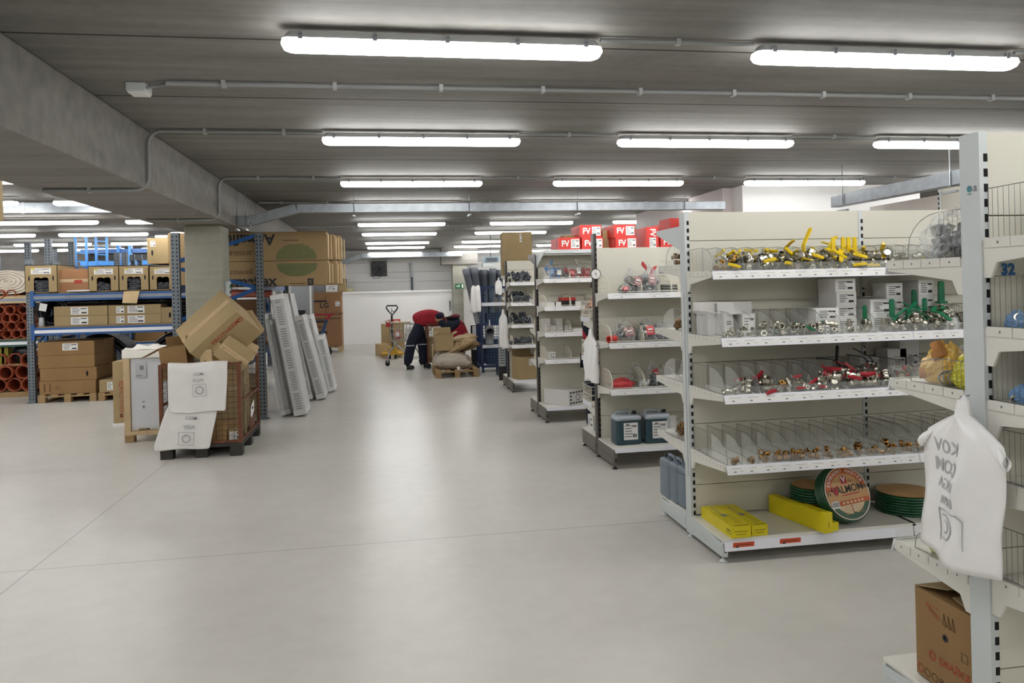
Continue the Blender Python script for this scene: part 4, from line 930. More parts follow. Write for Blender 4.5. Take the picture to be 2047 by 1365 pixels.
# printed cardboard box on the base of the nearest shelving
bx0 = onX(1826, 1172, 1.985); bz = .15
DR = carton('brown printed cardboard box on the bottom deck under the hanging white bag', (.34, .34, .335), (1.985 + .17, 2.665 - .17, bz), (0, 0, 0), mat('cardboard print box', '947650', .8, var=.08, vs=3, spec=.2), '', name='cardboard_box',
    prints=[('L', 'DRAŽICE', .034, -.062, .037, REDINK, -.0), ('L', '@ring', -.078, -.06, .018, REDINK), ('L', '@ring', -.078, -.06, .01, REDINK), ('L', '@ring', -.142, -.135, .016, REDINK), ('L', '@ring', -.105, -.137, .016, BRINK), ('L', '@ring', -.066, -.137, .016, BRINK), ('L', '@ring', -.03, -.137, .013, BRINK), ('L', '@ring', .008, -.137, .017, BRINK), ('L', '@dot', .008, -.137, .009, BRINK), ('L', '@dot', -.03, -.137, .007, BRINK),
            ('L', '@dot', -.008, .035, .014, INK), ('L', '@dot', -.01, .035, .005, CARD2), ('L', '@bar', .085, .02, .028, BRINK, .002), ('L', '@bar', .085, -.01, .028, BRINK, .002), ('L', '@bar', .1, .005, .002, BRINK, .03), ('L', '@bar', .072, .005, .002, BRINK, .03)] +
           [('L', '@ring', -.095 + .013 * k, .118 - .006 * k, .009, REDINK) for k in range(5)] + [('L', '@bar', -.1 + .018 * k, .128, .012, REDINK, .003) for k in range(4)], flaps=None)
m = MB()
for k in range(3):
    o = Vector((-.17, .01 - .022 * k, .27)); m.tube([o + Vector((-.0012, -.008, -.025)), o + Vector((-.0012, .002, .02)), o + Vector((-.0012, .008, -.02)), o + Vector((-.0012, -.008, -.025))], .0012, 4)
m.build('drop_marks', [BRINK], DR)
for sg, an in ((-1, 12), (1, 20)):
    f_ = MB(); o = Vector((0, sg * .17, .335)); f_.prism([o + X3 * -.168, o + X3 * .168, o + Vector((.165, -sg * .16, .012 * (2 if sg > 0 else 1))), o + Vector((-.15, -sg * .16, .02 * (2 if sg > 0 else 1)))], (0, 0, 1), .004); f_.build('flap', [CARD], DR)
# ---- the hanging carrier bags
def hang_bag(label, org, facing, h, wt, wb, seed, text=False, lean=0.0, slv=.06, thick=.05, cat='bag', bottom_open=False, mat_=None):
    """a T-shirt shaped plastic bag hung by its gathered top; local x = width, -y = front, z = 0 at the hook and down"""
    t = thing('carrier_bag', label, cat, org, (0, 0, facing)); rr = random.Random(seed); ph = [rr.uniform(0, 6.28) for _ in range(6)]
    nz, nx = 22, 20
    def half(v):
        if v < .1: return .012 + .04 * v
        if v < .24: return .016 + (wt / 2 - .016) * ((v - .1) / .14) ** .8
        return wt / 2 + (wb - wt) / 2 * (v - .24) / .76
    def sy_(u, v, side):
        hw = half(v); e = max(0, 1 - abs(u) ** 2.2) ** .6; th = thick * min(1, .25 + v * 1.3)
        if text and side < 0: r0 = .3; e = (max(0, 1 - abs((u - r0) / (1 + r0 if u < r0 else 1 - r0)) ** (1.15 if u < r0 else 1.0))) * 1.35; th = thick * min(1, .45 + v)
        fold = .006 * sin(7 * u + ph[0] + 2.5 * v) * min(1, v * 2) + .006 * sin(13 * u - ph[1] + 3 * v) * (1 - v) + .004 * sin(5 * v * 3 + ph[2] + 4 * u)
        return side * (th * e) + fold
    def pt(u, v, side):
        return Vector((half(v) * u + lean * v + (.012 * sin(4 * v + ph[3]) * u), sy_(u, v, side), -h * v - .012 * (1 if v > .9 else 0) * sin(3 * u + ph[4])))
    for side, nm in ((-1, 'front_sheet'), (1, 'back_sheet')):
        vs = [pt(-1 + 2 * j / nx, i / nz, side) for i in range(nz + 1) for j in range(nx + 1)]
        fs = [(i * (nx + 1) + j, (i + 1) * (nx + 1) + j, (i + 1) * (nx + 1) + j + 1, i * (nx + 1) + j + 1) for i in range(nz) for j in range(nx)]
        if side > 0: fs = [tuple(reversed(f)) for f in fs]
        o = MB().add(vs, fs, 0, True).build(nm, [mat_ or BAGW], t); sd = o.modifiers.new('thick', 'SOLIDIFY'); sd.thickness = .0012
    for sg in (-1, 1):
        m = MB(); v0 = .2; b0 = pt(sg * .85, .17, 0) ; b1 = pt(sg * .98, .34, 0); tip = Vector((b0.x + sg * slv, -.01, b0.z - h * .1)); tip2 = tip + Vector((sg * .006, .0, -h * .085))
        for q in (-1, 1):
            vs = []; K = 6
            for i in range(K + 1):
                for j in range(K + 1):
                    p = b0.lerp(tip, i / K).lerp(b1.lerp(tip2, i / K), j / K); p = Vector((p.x, p.y + q * .016 * sin(pi * j / K) + .004 * sin(5 * i / K * 2 + ph[5]), p.z)); vs.append(p)
            m.add(vs, [(i * (K + 1) + j, (i + 1) * (K + 1) + j, (i + 1) * (K + 1) + j + 1, i * (K + 1) + j + 1) for i in range(K) for j in range(K)], 0, True)
        o = m.build('bag_handle', [mat_ or BAGW], t); sd = o.modifiers.new('thick', 'SOLIDIFY'); sd.thickness = .0012
    MB().tube([(0, .02, .014), (0, -.012, .012), (0, -.018, 0), (0, -.012, -.006)], .003, 6).build('hook', [GALV], t)
    m = MB(); m.tube([(-.004, 0, .012), (.003, -.006, 0), (0, 0, -.03)], [.008, .016, .011], 10); m.build('knot', [mat_ or BAGW], t)
    if text:
        def onbag(p):
            v = min(1, max(0, -p.z / h)); u = max(-1, min(1, (p.x - lean * v) / half(v))); q = pt(u, v, -1); return Vector((p.x, q.y - .0022, p.z))
        m = MB(); cx_ = -.045
        for i, (s_, vz, sz) in enumerate((('KOV', .3, .062), ('COM', .42, .062), ('VIGA', .52, .05), ('ESPA', .62, .04))):
            m.text(s_, (cx_ + .008 * i, 0, -h * vz), -X3, Z3, sz, 0, 0, fn=onbag)
        m.build('lettering', [mat('bag print grey', 'b4b6b7', .5, var=.1, vs=30)], t); m = MB()
        o = Vector((cx_ + .03, 0, -h * .78))
        for a_, b_ in (((-.06, .055), (.045, .055)), ((.045, .055), (.06, .04)), ((.06, .04), (.06, -.055)), ((-.06, .055), (-.06, -.055))):
            n = 8; pa, pb = o + Vector((a_[0], 0, a_[1])), o + Vector((b_[0], 0, b_[1]))
            m.tube([onbag(pa.lerp(pb, k / n)) for k in range(n + 1)], .0022, 4)
        m.tube([onbag(o + Vector((-.02 + .045 * cos(radians(a_)), 0, .04 * sin(radians(a_))))) for a_ in range(-110, 111, 20)], .003, 4)
        m.tube([onbag(o + Vector((-.02 + .022 * cos(radians(a_)), 0, .02 * sin(radians(a_))))) for a_ in range(-110, 111, 20)], .002, 4)
        m.text('Tubex', o + Vector((-.01, 0, -.075)), -X3, Z3, .02, 0, 0, fn=onbag) if False else None
        m.build('printed_logo', [MATS['bag print grey']], t)
    return t
HB = hang_bag('large white printed carrier bag hung on the end post of the nearest shelving', (1.888, 2.265, 1.262), radians(-90), .55, .34, .40, 4, True, -.045, .09, .05)
hang_bag('white carrier bag hung on the dark post beside the jerry can shelves', (1.955, 7.2, 1.24), radians(-75), .5, .2, .26, 5, False, .0, .07, .05)
hang_bag('white carrier bag hung on the post of the farthest low shelving', (1.9, 12.42, 1.3), radians(-70), .62, .26, .28, 6, False, .0, .04, .06)
# ---- third shelving: jerry cans, bags of red and grey fittings
def jerry(label, loc, rz=0, body=None, topm=None, w_=.19, d_=.145, h_=.295, lab=True, cap_x=.05):
    t = thing('jerry_can', label, 'canister', loc, (0, 0, rz))
    def rr_(z, kx, ky, r=.03, n=4):
        pts = []; W_, D_ = w_ * kx, d_ * ky
        for sx, sy, a0 in ((1, 1, 0), (-1, 1, 90), (-1, -1, 180), (1, -1, 270)):
            for k in range(n + 1):
                a = radians(a0 + 90 * k / n); pts.append((sx * (W_ / 2 - r) + r * cos(a), sy * (D_ / 2 - r) + r * sin(a), z))
        return pts
    def loft(rings, cap0=True, cap1=True):
        m = MB(); n = len(rings[0]); fs = []
        for i in range(len(rings) - 1): fs += [(i * n + j, i * n + (j + 1) % n, (i + 1) * n + (j + 1) % n, (i + 1) * n + j) for j in range(n)]
        if cap0: fs.append(tuple(range(n))[::-1])
        if cap1: fs.append(tuple(range((len(rings) - 1) * n, len(rings) * n)))
        return m.add([p for r in rings for p in r], fs, 0, True)
    loft([rr_(0, .93, .92), rr_(.012, 1, 1), rr_(h_ * .16, 1, 1), rr_(h_ * .2, .985, .98), rr_(h_ * .74, .985, .98), rr_(h_ * .76, 1, 1)]).build('body', [body or LIQ], t, smooth_all=True)
    loft([rr_(h_ * .755, 1.002, 1.002), rr_(h_ * .82, 1.0, 1.0), rr_(h_ * .88, .93, .9), rr_(h_ * .905, .8, .7)]).build('shoulder', [topm or CANW], t, smooth_all=True)
    m = MB(); m.tube([(-w_ * .42, 0, h_ * .86), (-w_ * .38, 0, h_ * .97), (-w_ * .2, 0, h_ * .985), (w_ * .1, 0, h_ * .985), (w_ * .16, 0, h_ * .88)], [.012, .013, .013, .013, .012], 8); m.build('handle', [topm or CANW], t)
    m = MB(); m.lathe([(.021, 0), (.021, .026), (.018, .03), (0, .03)], 14, 0, Matrix.Translation((w_ * .33, 0, h_ * .89))); m.build('cap', [BLK], t)
    if lab:
        m = MB(); m.printed((.01, -d_ / 2, h_ * .42), X3, Z3, w_ * .55, h_ * .52, 0, 1, 5); m.sticker((-.02, -d_ / 2, h_ * .62), X3, Z3, .03, .02, 1, .0022); m.build('paper_label', [PAPER, INKG], t)
    return t
zc_ = .19
jx = onY(1253, 860, 6.86)
jerry('dark green jerry can with white label, nearer the post of the third shelving', (jx.x, 6.88, zc_), .05, w_=.25, d_=.19, h_=.3)
jerry('dark green jerry can with white label, next to the first one, away from the post', (onY(1312, 860, 6.86).x, 6.88, zc_), -.04, w_=.25, d_=.19, h_=.3)
for k, (px, yy) in enumerate(((1322, 5.22), (1341, 5.1), (1362, 4.98))):
    t = jerry('grey jerry can on the back deck of the near shelving, %s of three' % ('farthest', 'middle', 'nearest')[k], (1.99 + .01 * k, 5.235 - .125 * k, .146), radians(90), CANG, CANG, .2, .115, .3, False)
C1, C2, C3 = 1.588, 1.133, .705
def c_at(px, Y): return onY(px, 600, Y).x
yC = 6.95
bagged('clear bag of grey fittings with pink print, %s third shelving' % 'middle of the top shelf,', (c_at(1266, yC), yC, C1), (.19, .22, .22), [GALV, CHROME], 9, 21, PINKF, s=1.5)
bagged('clear bag with red ribbon neck standing up, top shelf of the third shelving', (c_at(1290, yC), yC - .05, C1), (.19, .2, .25), [GALV, CHROME], 9, 22, PINKF, s=1.4, flagm=REDF)
bagged('clear bag with red folded tag, top shelf of the third shelving', (c_at(1306, yC), yC + .05, C1), (.18, .18, .2), [GALV], 8, 23, None, s=1.5, flagm=REDF)
for k in range(3):
    for j in range(3):
        o = MB().tube([(0, 0, 0), (.16, .01 * (k - 1), 0)], .012, 10).build('flexible_hose', [mat('braided steel', '9a9a96', .35, .9, var=.4, vs=90)]); o.location = (c_at(1322, 6.86) + .01 * j, 6.86 + .03 * j, C1 + .014 + .024 * k); tag(o, 'short braided steel hose in the pile beside the bags, third shelving top shelf', 'hose', 'braided hoses on the third shelving')
bagged('small grey bag at the post end, top shelf of the third shelving', (c_at(1240, yC), yC - .12, C1), (.14, .12, .09), [GALV, CHROME], 5, 24, REDF, s=1.2)
bagged('clear bag with silver parts and pink print, second shelf of the third shelving', (c_at(1246, 6.92), 6.92, C2), (.24, .22, .2), [CHROME, GALV], 10, 25, PINKF, s=1.5)
dup(P('socket', None, REDBOX), (c_at(1222, 6.82), 6.83, C2 + .035), (0, pi / 2, .4), 'red plastic cap ring at the post end, second shelf of the third shelving', None, 1.9)
bagged('bag with red printed card, right of the silver bag, second shelf third shelving', (c_at(1288, 6.94), 6.94, C2), (.2, .22, .21), [GALV, CHROME], 9, 26, REDF, s=1.5)
bagged('bag of grey elbows at the divider, second shelf of the third shelving', (c_at(1316, 6.9), 6.9, C2), (.2, .2, .17), [GALV], 7, 27, None, s=1.5)
bagged('bag with red label, far end of the second shelf, third shelving', (c_at(1345, 6.9), 6.92, C2), (.16, .18, .18), [GALV, CHROME], 5, 28, REDF, s=1.4)
bagged('red printed bag lying flat on the third shelf of the third shelving', (c_at(1241, 6.9), 6.92, C3), (.23, .22, .09), [REDBOX], 5, 29, None, film=REDF, s=1.0)
bagged('clear empty-looking bag propped up behind the red printed bag', (c_at(1268, 7.02), 7.03, C3), (.18, .14, .22), [CHROME], 3, 30, None, s=1.0)
bagged('clear bag with red strip standing among white rings, third shelving', (c_at(1308, 6.95), 6.97, C3), (.15, .15, .23), [GALV], 5, 31, REDF, s=1.2)
for k in range(8):
    o = MB().lathe([(.02, -.008), (.027, -.008), (.027, .008), (.02, .008), (.02, -.008)], 16, 0, None, False, False).build('clamp_ring', [POSTG]); o.location = (c_at(1281 + 3 * (k % 4), 6.84), 6.84 + .04 * (k // 4), C3 + .028 + .02 * (k % 2)); o.rotation_euler = (1.2 + .3 * k, .2 * k, .7 * k)
    tag(o, 'pale ring clamp in the heap on the third shelf of the third shelving', 'ring clamp', 'ring clamps on the third shelving')
heap([P('elbow', None, GALV), P('tee', None, GALV), P('ring', None, CHROME)], c_at(1298, 6.86), c_at(1345, 6.86), 6.83, 7.0, C3, 14, 'grey steel fitting in the bin next to the ring clamps, third shelving', 'steel fittings on the third shelving', 61, 1.2, 1.6)
# back shelves of the third shelving: white wire baskets at the end
for k, (z0, y0) in enumerate(((1.3, 7.36), (.9, 7.36), (.45, 7.36))):
    t = thing('wire_basket', 'white wire basket on the %s back shelf end of the jerry can shelves' % ('upper', 'middle', 'lower')[k], 'basket', (2.05, y0 + .2, z0 + .001))
    m = MB()
    for zz in (.0, .06, .12, .2): m.tube([(-.05, -.17, zz + .004), (.2, -.17, zz + .004), (.2, .17, zz + .004), (-.05, .17, zz + .004)], .0035, 4, closed=True)
    for yy in [-.17 + .034 * i for i in range(11)]: m.tube([(-.05, yy, 0.002), (-.05, yy, .2)], .0025, 4)
    m.build('wires', [WIREW], t); MB().box(-.048, .198, -.168, .168, .0, .003).build('base_plate', [WIREW], t); MB().box(-.058, -.054, -.17, .17, -.0, .05).build('price_strip', [RAILW], t)
carton('small white carton on the back deck by the dark post, beside the standing person', (.13, .1, .16), (2.1, 7.62, .19), (0, 0, .3), PAPER, '', [('L', 0, 0, .08, .1)], name='small_carton', bevel=.001)
# ---- fourth shelving: red cartons with white letters on the top shelf, goods below
zt4 = 2.108
def fv(label, px, tier, stand=False, py=None, Y=9.13, rz=0.0):
    w_, d_, h_ = (.27, .46, .15) if not stand else (.155, .46, .27)
    x = onY(px, 485, Y).x + w_ / 2
    t = thing('red_carton', label, 'box', (x, Y + d_ / 2, zt4 + tier * .151), (0, 0, rz))
    MB().box(-w_ / 2, w_ / 2, -d_ / 2, d_ / 2, 0, h_).build('body', [REDBOX], t, .002)
    MB().box(-w_ / 2 - .001, w_ / 2 + .001, -d_ / 2 - .001, d_ / 2 + .001, h_ * .8, h_ + .001).build('lid', [REDBOX], t, .001) if not stand else None
    m = MB(); o = Vector((0, -d_ / 2 - .001, h_ / 2))
    if not stand:
        m.text('FV', o + X3 * (-w_ * .2), X3, Z3, .1, 0, sx=.9); m.printed(o + X3 * (w_ * .26), X3, Z3, w_ * .4, h_ * .74, 0, 1, int(px))
        m.text('FV', (-w_ / 2 - .001, -.1, h_ * .5), -Y3, Z3, .1, 2)
    else:
        m.text('FV', o + Z3 * (h_ * .24), X3, Z3, .1, 0, rot=-pi / 2, sx=.9); m.printed(o - Z3 * (h_ * .22), X3, Z3, w_ * .55, h_ * .45, 0, 1, int(px))
    m.build('lettering', [PAPER, INKG, mat('faded letters', 'd8867f', .6)], t); return t
FVL = 'red carton with white letters on the top shelf, '
fv(FVL + 'at the end by the dark post', 1117, 0); fv(FVL + 'second from the end, under another', 1163, 0); fv(FVL + 'stacked on the second from the end', 1160, 1)
fv(FVL + 'third from the end, lower one', 1231, 0); fv(FVL + 'third from the end, upper one', 1228, 1); fv('red carton with white letters standing upright on the top shelf', 1293, 0, True); fv(FVL + 'beside the upright one', 1321, 0)
fv('red carton with loose lid on the one beside the upright carton', 1322, 1)
carton('brown carton peeping out behind the red cartons on the top shelf', (.16, .2, .2), (onY(1128, 470, 9.5).x + .05, 9.5, zt4), tape='')
carton('brown carton in the gap between the red carton stacks', (.16, .2, .26), (onY(1213, 470, 9.5).x, 9.52, zt4), tape='')
t = carton('red carton on the back top shelf of the near white shelving', (.26, .22, .075), (2.1, 5.19, 2.051), m=REDBOX, tape='', name='red_carton', bevel=.002)
D1, D2, D3, D4 = 1.759, 1.417, 1.098, .766; yD = 9.3
bagged('blue and white bag with a blue handle piece at the post, top bin fourth shelving', (c_at(1100, yD), yD, D1), (.16, .2, .19), [BLUEL, PAPER], 6, 41, BLUEF, s=1.5, flagm=BLUEF)
bagged('blue tagged bag next to the blue handle bag, top bin fourth shelving', (c_at(1115, yD), yD, D1), (.14, .2, .16), [BLUEL, CHROME], 6, 42, PAPER, s=1.4)
bagged('clear bag with red bottom, upper bins of the fourth shelving', (c_at(1140, yD), yD, D1), (.2, .2, .15), [REDBOX, CHROME], 7, 43, REDF, s=1.5)
bagged('clear bag with white stripe and peak, upper bins of the fourth shelving', (c_at(1156, yD), yD, D1), (.13, .18, .19), [REDBOX, PAPER], 5, 44, PAPER, s=1.3, flagm=FILMW)
bagged('reddish bag right at the dark post of the jerry can shelves, upper bins', (c_at(1172, yD), yD, D1), (.16, .18, .15), [REDBOX], 6, 45, PINKF, s=1.4)
for k, px in enumerate((1093, 1106, 1117)): carton('low white carton in the second bin row of the fourth shelving, %s from the post' % ORD[k], (.085, .2, .055), (c_at(px, 9.2), 9.35, D2), (0, 0, 0), PAPER, '', (), name='small_carton', bevel=.001)
for k in range(3): carton('%s carton with red top in the second bin row of the fourth shelving' % ('lower black', 'middle black', 'upper')[k], (.17, .2, .035), (c_at(1139, 9.2), 9.35, D2 + .0352 * k), (0, 0, .02 * k), BLK if k < 2 else REDBOX, '', (), name='small_carton', bevel=.001)
carton('white carton at the end of the second bin row, fourth shelving', (.08, .2, .06), (c_at(1158, 9.2), 9.35, D2), m=PAPER, tape='', name='small_carton', bevel=.001)
for k, (px, ti) in enumerate(((1093, 0), (1106, 0), (1119, 0), (1134, 0), (1093, 1), (1117, 1))):
    carton('grey printed carton in the third bin row of the fourth shelving, %s one%s' % (ORD[k % 4] if not ti else ORD[k - 4], ' on top' if ti else ''), (.08, .12, .085), (c_at(px, 9.2), 9.3, D3 + .0852 * ti), (0, 0, .03 * k), mat('grey white carton', 'c4c0ba', .6), '', [('F', 0, 0, .05, .05)], name='small_carton', bevel=.001)
carton('white flat carton at the end of the third bin row, fourth shelving', (.16, .2, .045), (c_at(1157, 9.2), 9.32, D3), m=PAPER, tape='', name='small_carton', bevel=.001)
carton('small white printed carton alone in the lowest bins, fourth shelving', (.08, .1, .09), (c_at(1103, 9.2), 9.3, D4), m=PAPER, tape='', labels=[('F', 0, 0, .06, .07)], name='small_carton', bevel=.001)
WB = carton('white long carton with icon border on the bottom deck of the fourth shelving', (.33, .42, .19), (onY(1140, 795, 9.15).x, 9.42, .192), (0, 0, radians(35)), mat('white board', 'd4d3d0', .5, var=.03), '', (), bevel=.002)
m = MB(); o, ux, uy = FACE['F'](.33, .42, .19)
for i in range(6):
    for j in (0, 3): m.sticker(Vector(o) + ux * (-.13 + .052 * i) + uy * (-.065 + .043 * j), ux, uy, .032, .022)
for j in (1, 2):
    for i in (0, 5): m.sticker(Vector(o) + ux * (-.13 + .052 * i) + uy * (-.065 + .043 * j), ux, uy, .032, .022)
m.ring(Vector(o), ux, uy, .04, .008); m.build('lettering', [INK], WB)
# ---- fifth shelving: grey pipe fittings
yE = 12.2
def bigfit(kind, label, group, loc, rot, s): dup(P(kind, None, PIPED), loc, rot, label, group, s)
rr = random.Random(77)
for k, (z0, n, word) in enumerate(((1.741, 9, 'top'), (1.415, 8, 'second'), (1.066, 9, 'third'), (.745, 5, 'fourth'))):
    for i in range(n):
        bigfit(rr.choice(['elbow', 'tee', 'socket']), 'dark grey plastic pipe fitting heaped on the %s shelf of the fifth shelving' % word, 'grey fittings, %s shelf' % word,
               (c_at(1022 + 42 * (i % 5) / 5, 12.1) + .02, 12.08 + .09 * (i // 5), z0 + .055 + (.07 if i >= 5 else 0)), (rr.uniform(0, 6), rr.uniform(-.5, .5), rr.uniform(0, 6)), rr.uniform(2.0, 2.7))
carton('open-topped brown carton on the bottom deck of the fifth shelving', (.34, .3, .36), (onY(1052, 740, 12.1).x, 12.2, .192), (0, 0, .2), CARD, '', [('F', .05, .09, .08, .1)], flaps=[('B', 80, .1)])
carton('very large plain brown carton standing high behind the fifth shelving', (.5, .42, .72), (onY(1029, 480, 12.75).x + .02, 12.76, 1.862), (0, 0, radians(-4)), CARD, '', [('F', .06, .26, .035, .13)])
# ================================================================ pallet racking left of the aisle
def rackpost(name, label, loc, h, parent=None, w=.1, holes=True, m_=None):
    m = MB(); m.box(-w / 2, w / 2, -.004, .004, 0, h); m.box(-w / 2, -w / 2 + .006, 0, .07, 0, h); m.box(w / 2 - .006, w / 2, 0, .07, 0, h); m.box(-w / 2 - .03, w / 2 + .03, -.02, .1, 0, .008)
    if holes:
        for k in range(int(h / .05) - 1):
            for sx in (-1, 1): m.add([(sx * w * .25 - .008, -.0052, .06 + k * .05), (sx * w * .25 + .008, -.0052, .06 + k * .05 - sx * .004), (sx * w * .25 + .008, -.0052, .08 + k * .05), (sx * w * .25 - .008, -.0052, .08 + k * .05)], [(0, 1, 2, 3)], 1)
    o = m.build('upright', [m_ or GALVD, SLOT], parent); o.location = loc; return o
def rack(label, x0, x1, y, dep, h, beams, post_x=None, brace=True):
    t = thing('pallet_rack', label, 'rack', (x0, y, 0)); L_ = x1 - x0
    for px in (0, L_):
        for py in (0, dep): rackpost('', '', (px, py, 0), h, t)
        if brace:
            zs = [.25 + .55 * k for k in range(int((h - .3) / .55) + 1)]
            for i, (a_, b_) in enumerate(zip(zs[:-1], zs[1:])):
                MB().bar((px, .04 if i % 2 else dep - .0, a_), (px, dep if i % 2 else .04, b_), .03, .03).build('brace', [BLUE], t)
    for z, deck, face in beams:
        for py in (.0, dep):
            m = MB().box(.05, L_ - .05, py - .03, py + .03, z - .12, z); m.build('beam', [BLUE if not face else face], t, .004)
            m = MB().box(.05, L_ - .05, py - .035, py - .031, z - .085, z - .035); m.build('price_strip', [RAILW if z < 1.5 else mat('dull strip', '858b96', .5)], t) if py == 0 else None
            for px in (.0, L_ - .1): MB().box(px + .02, px + .075, py - .036, py + .036, z - .2, z + .05).build('connector', [BLUE], t, .003)
        if deck: MB().box(.02, L_ - .02, .02, dep - .02, z, z + .018).build('shelf_board', [WOOD], t)
    return t
YF = 13.3
rack('blue and grey pallet rack holding tube cartons, left of the column', -5.6, -2.75, YF, 1.0, 2.3, [(1.745, True, None), (1.2, True, None)])
# printed number strip marks
def tubes(n, w_, h_, x, y, z, label, group, r=.021, seed=1):
    rr = random.Random(seed); k = 0; rows = int(h_ / (r * 1.75))
    first = None
    for j in range(rows):
        for i in range(int(w_ / (2 * r))):
            if k >= n: return
            px = x - w_ / 2 + r + i * 2 * r + (r if j % 2 else 0) * .8; pz = z + r + j * r * 1.75
            if px > x + w_ / 2 - r * .6: continue
            if first is None:
                first = MB().lathe([(r * .55, 0), (r, 0), (r, .3), (r * .55, .3), (r * .55, 0)], 10, 0, Matrix.Rotation(-pi / 2, 4, 'X'), True, False).build('foam_tube', [FOAMG]); tag(first, label, 'tube', group); first.location = (px, y, pz)
            else: dup(first, (px + rr.uniform(-.003, .003), y + rr.uniform(-.02, .02), pz), None, label, group)
            k += 1
def tubebox(px0, px1, py0, py1, Y, label, gl, n, op=None, dep=.75, hole=True, z=1.764, seed=1, gseed=None):
    a_ = onY(px0, py1, Y); c_ = onY(px1, py0, Y); w_ = c_.x - a_.x; h_ = c_.z - z
    t = thing('cardboard_box', label, 'box', ((a_.x + c_.x) / 2, Y, z)); k = .008
    ow, oh = w_ * .46, h_ * .55
    m = MB(); m.box(-w_ / 2, w_ / 2, 0, dep, 0, k); m.box(-w_ / 2, -w_ / 2 + k, 0, dep, k, h_); m.box(w_ / 2 - k, w_ / 2, 0, dep, k, h_); m.box(-w_ / 2, w_ / 2, 0, dep, h_ - k, h_); m.box(-w_ / 2, w_ / 2, dep - k, dep, 0, h_)
    fx_ = [(-w_ / 2, 0, 0), (-ow / 2, 0, 0), (-ow / 2, 0, oh * .86), (-ow / 2 + .02, 0, oh), (-.03, 0, oh), (0, 0, oh * .94), (.03, 0, oh), (ow / 2 - .02, 0, oh), (ow / 2, 0, oh * .86), (ow / 2, 0, 0), (w_ / 2, 0, 0), (w_ / 2, 0, h_), (-w_ / 2, 0, h_)]
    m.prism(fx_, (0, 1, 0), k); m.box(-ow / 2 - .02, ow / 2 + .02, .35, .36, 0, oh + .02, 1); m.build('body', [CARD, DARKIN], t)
    for sx in (-1, 1):
        q = MB(); q.disc((sx * w_ * .37, 0, h_ * .52), X3, Z3, .012, h_ * .1, 0, .002, 10); q.build('hand_hole', [DARKIN], t)
    q = MB(); q.printed((.0, 0, h_ * .78), X3, Z3, w_ * .62, h_ * .22, 0, 1, seed); q.sticker((-w_ * .25, 0, h_ * .86), X3, Z3, w_ * .1, h_ * .05, 2, .0025); q.build('paper_label', [PAPER, INKG, YELBOX], t)
    tubes(n, ow * .96, oh * .9, (a_.x + c_.x) / 2, Y + .02, z + k, 'grey foam insulation tube end showing in ' + gl, 'foam tubes in ' + gl, seed=seed)
    return t
tubebox(50, 114, 529, 578, YF - .02, 'open-fronted tube carton at the aisle end of the rack by the white roll', 'the carton by the white roll', 24, seed=2)
carton('worn reddish brown carton between the tube cartons on the rack', (.52, .6, .37), ((onY(115, 570, YF).x + onY(176, 570, YF).x) / 2, YF + .36, 1.764), (0, 0, 0), mat('reddish cardboard', '9f7350', .85, var=.12, vs=4), 'F', prints=[('F', '@bar', .06, -.02, .12, REDINK, .06)])
tubebox(177, 237, 531, 578, YF - .02, 'open-fronted tube carton in the middle of the rack, half full', 'the half full carton', 13, seed=3)
tubebox(238, 297, 530, 578, YF - .02, 'open-fronted tube carton with its lower flap hanging over the beam', 'the carton with the hanging flap', 27, seed=4)
f_ = MB().prism([(-.12, 0, 0), (.12, 0, 0), (.09, -.06, -.2), (-.13, -.06, -.19)], (0, 1, 0), .006).build('cardboard_flap', [CARD2]); f_.location = (onY(265, 580, YF).x, YF - .045, 1.755); tag(f_, 'loose cardboard flap hanging over the rack beam under a tube carton', 'cardboard')
tubebox(299, 352, 531, 578, YF - .02, 'open-fronted tube carton next to the perforated post beside the column', 'the carton by the perforated post', 12, seed=5)
t = carton('upper tube carton stacked over the one beside the perforated post', (.42, .7, .42), (onY(320, 500, YF).x, YF + .38, 1.764 + .43), labels=[('F', -.12, .12, .08, .09)], holes=[('F', -.13, -.03, .03, .1)], tape='')
carton('torn white packing lump on top of the upper tube carton', (.2, .2, .05), (onY(318, 476, YF).x, YF + .2, 2.62), m=FOAM, tape='', name='packing_lump', bevel=.02)
# long shelf items: rods lying in front of the cartons
for k in range(2):
    o = MB().tube([(0, 0, 0), (.32, .02, .005)], .012, 8).build('short_rod', [POSTG]); o.location = (onY(133, 575, YF - .06).x + .02 * k, YF - .05 - .028 * k, 1.763 + .014); tag(o, 'short pale rod lying on the beam in front of the worn carton, %s' % ('inner one', 'outer one')[k], 'rod')
# middle level
z2r = 1.219
def rc(px0, px1, py0, py1, Y, label, dep=.7, z=None, **kw):
    a_ = onY(px0, py1, Y); c_ = onY(px1, py0, Y); z = a_.z if z is None else z
    return carton(label, (c_.x - a_.x, dep, c_.z - a_.z if 'h' not in kw else kw.pop('h')), ((a_.x + c_.x) / 2, Y + dep / 2, z), **kw)
hh = .158
for k in range(2): rc(108, 215, 633, 650, YF + .02, 'long flat carton with white label on the middle level, %s of the end pair' % ('lower', 'upper')[k], z=z2r + k * (hh + .001), h=hh, labels=[('F', -.02, 0, .26, .12)], tape='')
for k in range(2): rc(217, 322, 633, 650, YF + .02, 'long flat carton with two labels on the middle level, %s of the second pair' % ('lower', 'upper')[k], z=z2r + k * (hh + .001), h=hh, labels=[('F', .02, 0, .26, .12), ('F', -.22, .0, .12, .11)], tape='')
rc(323, 352, 637, 660, YF + .02, 'small carton with a hand hole at the post, middle rack level', z=z2r, h=.26, tape='', holes=[('F', .02, 0, .035, .1)])
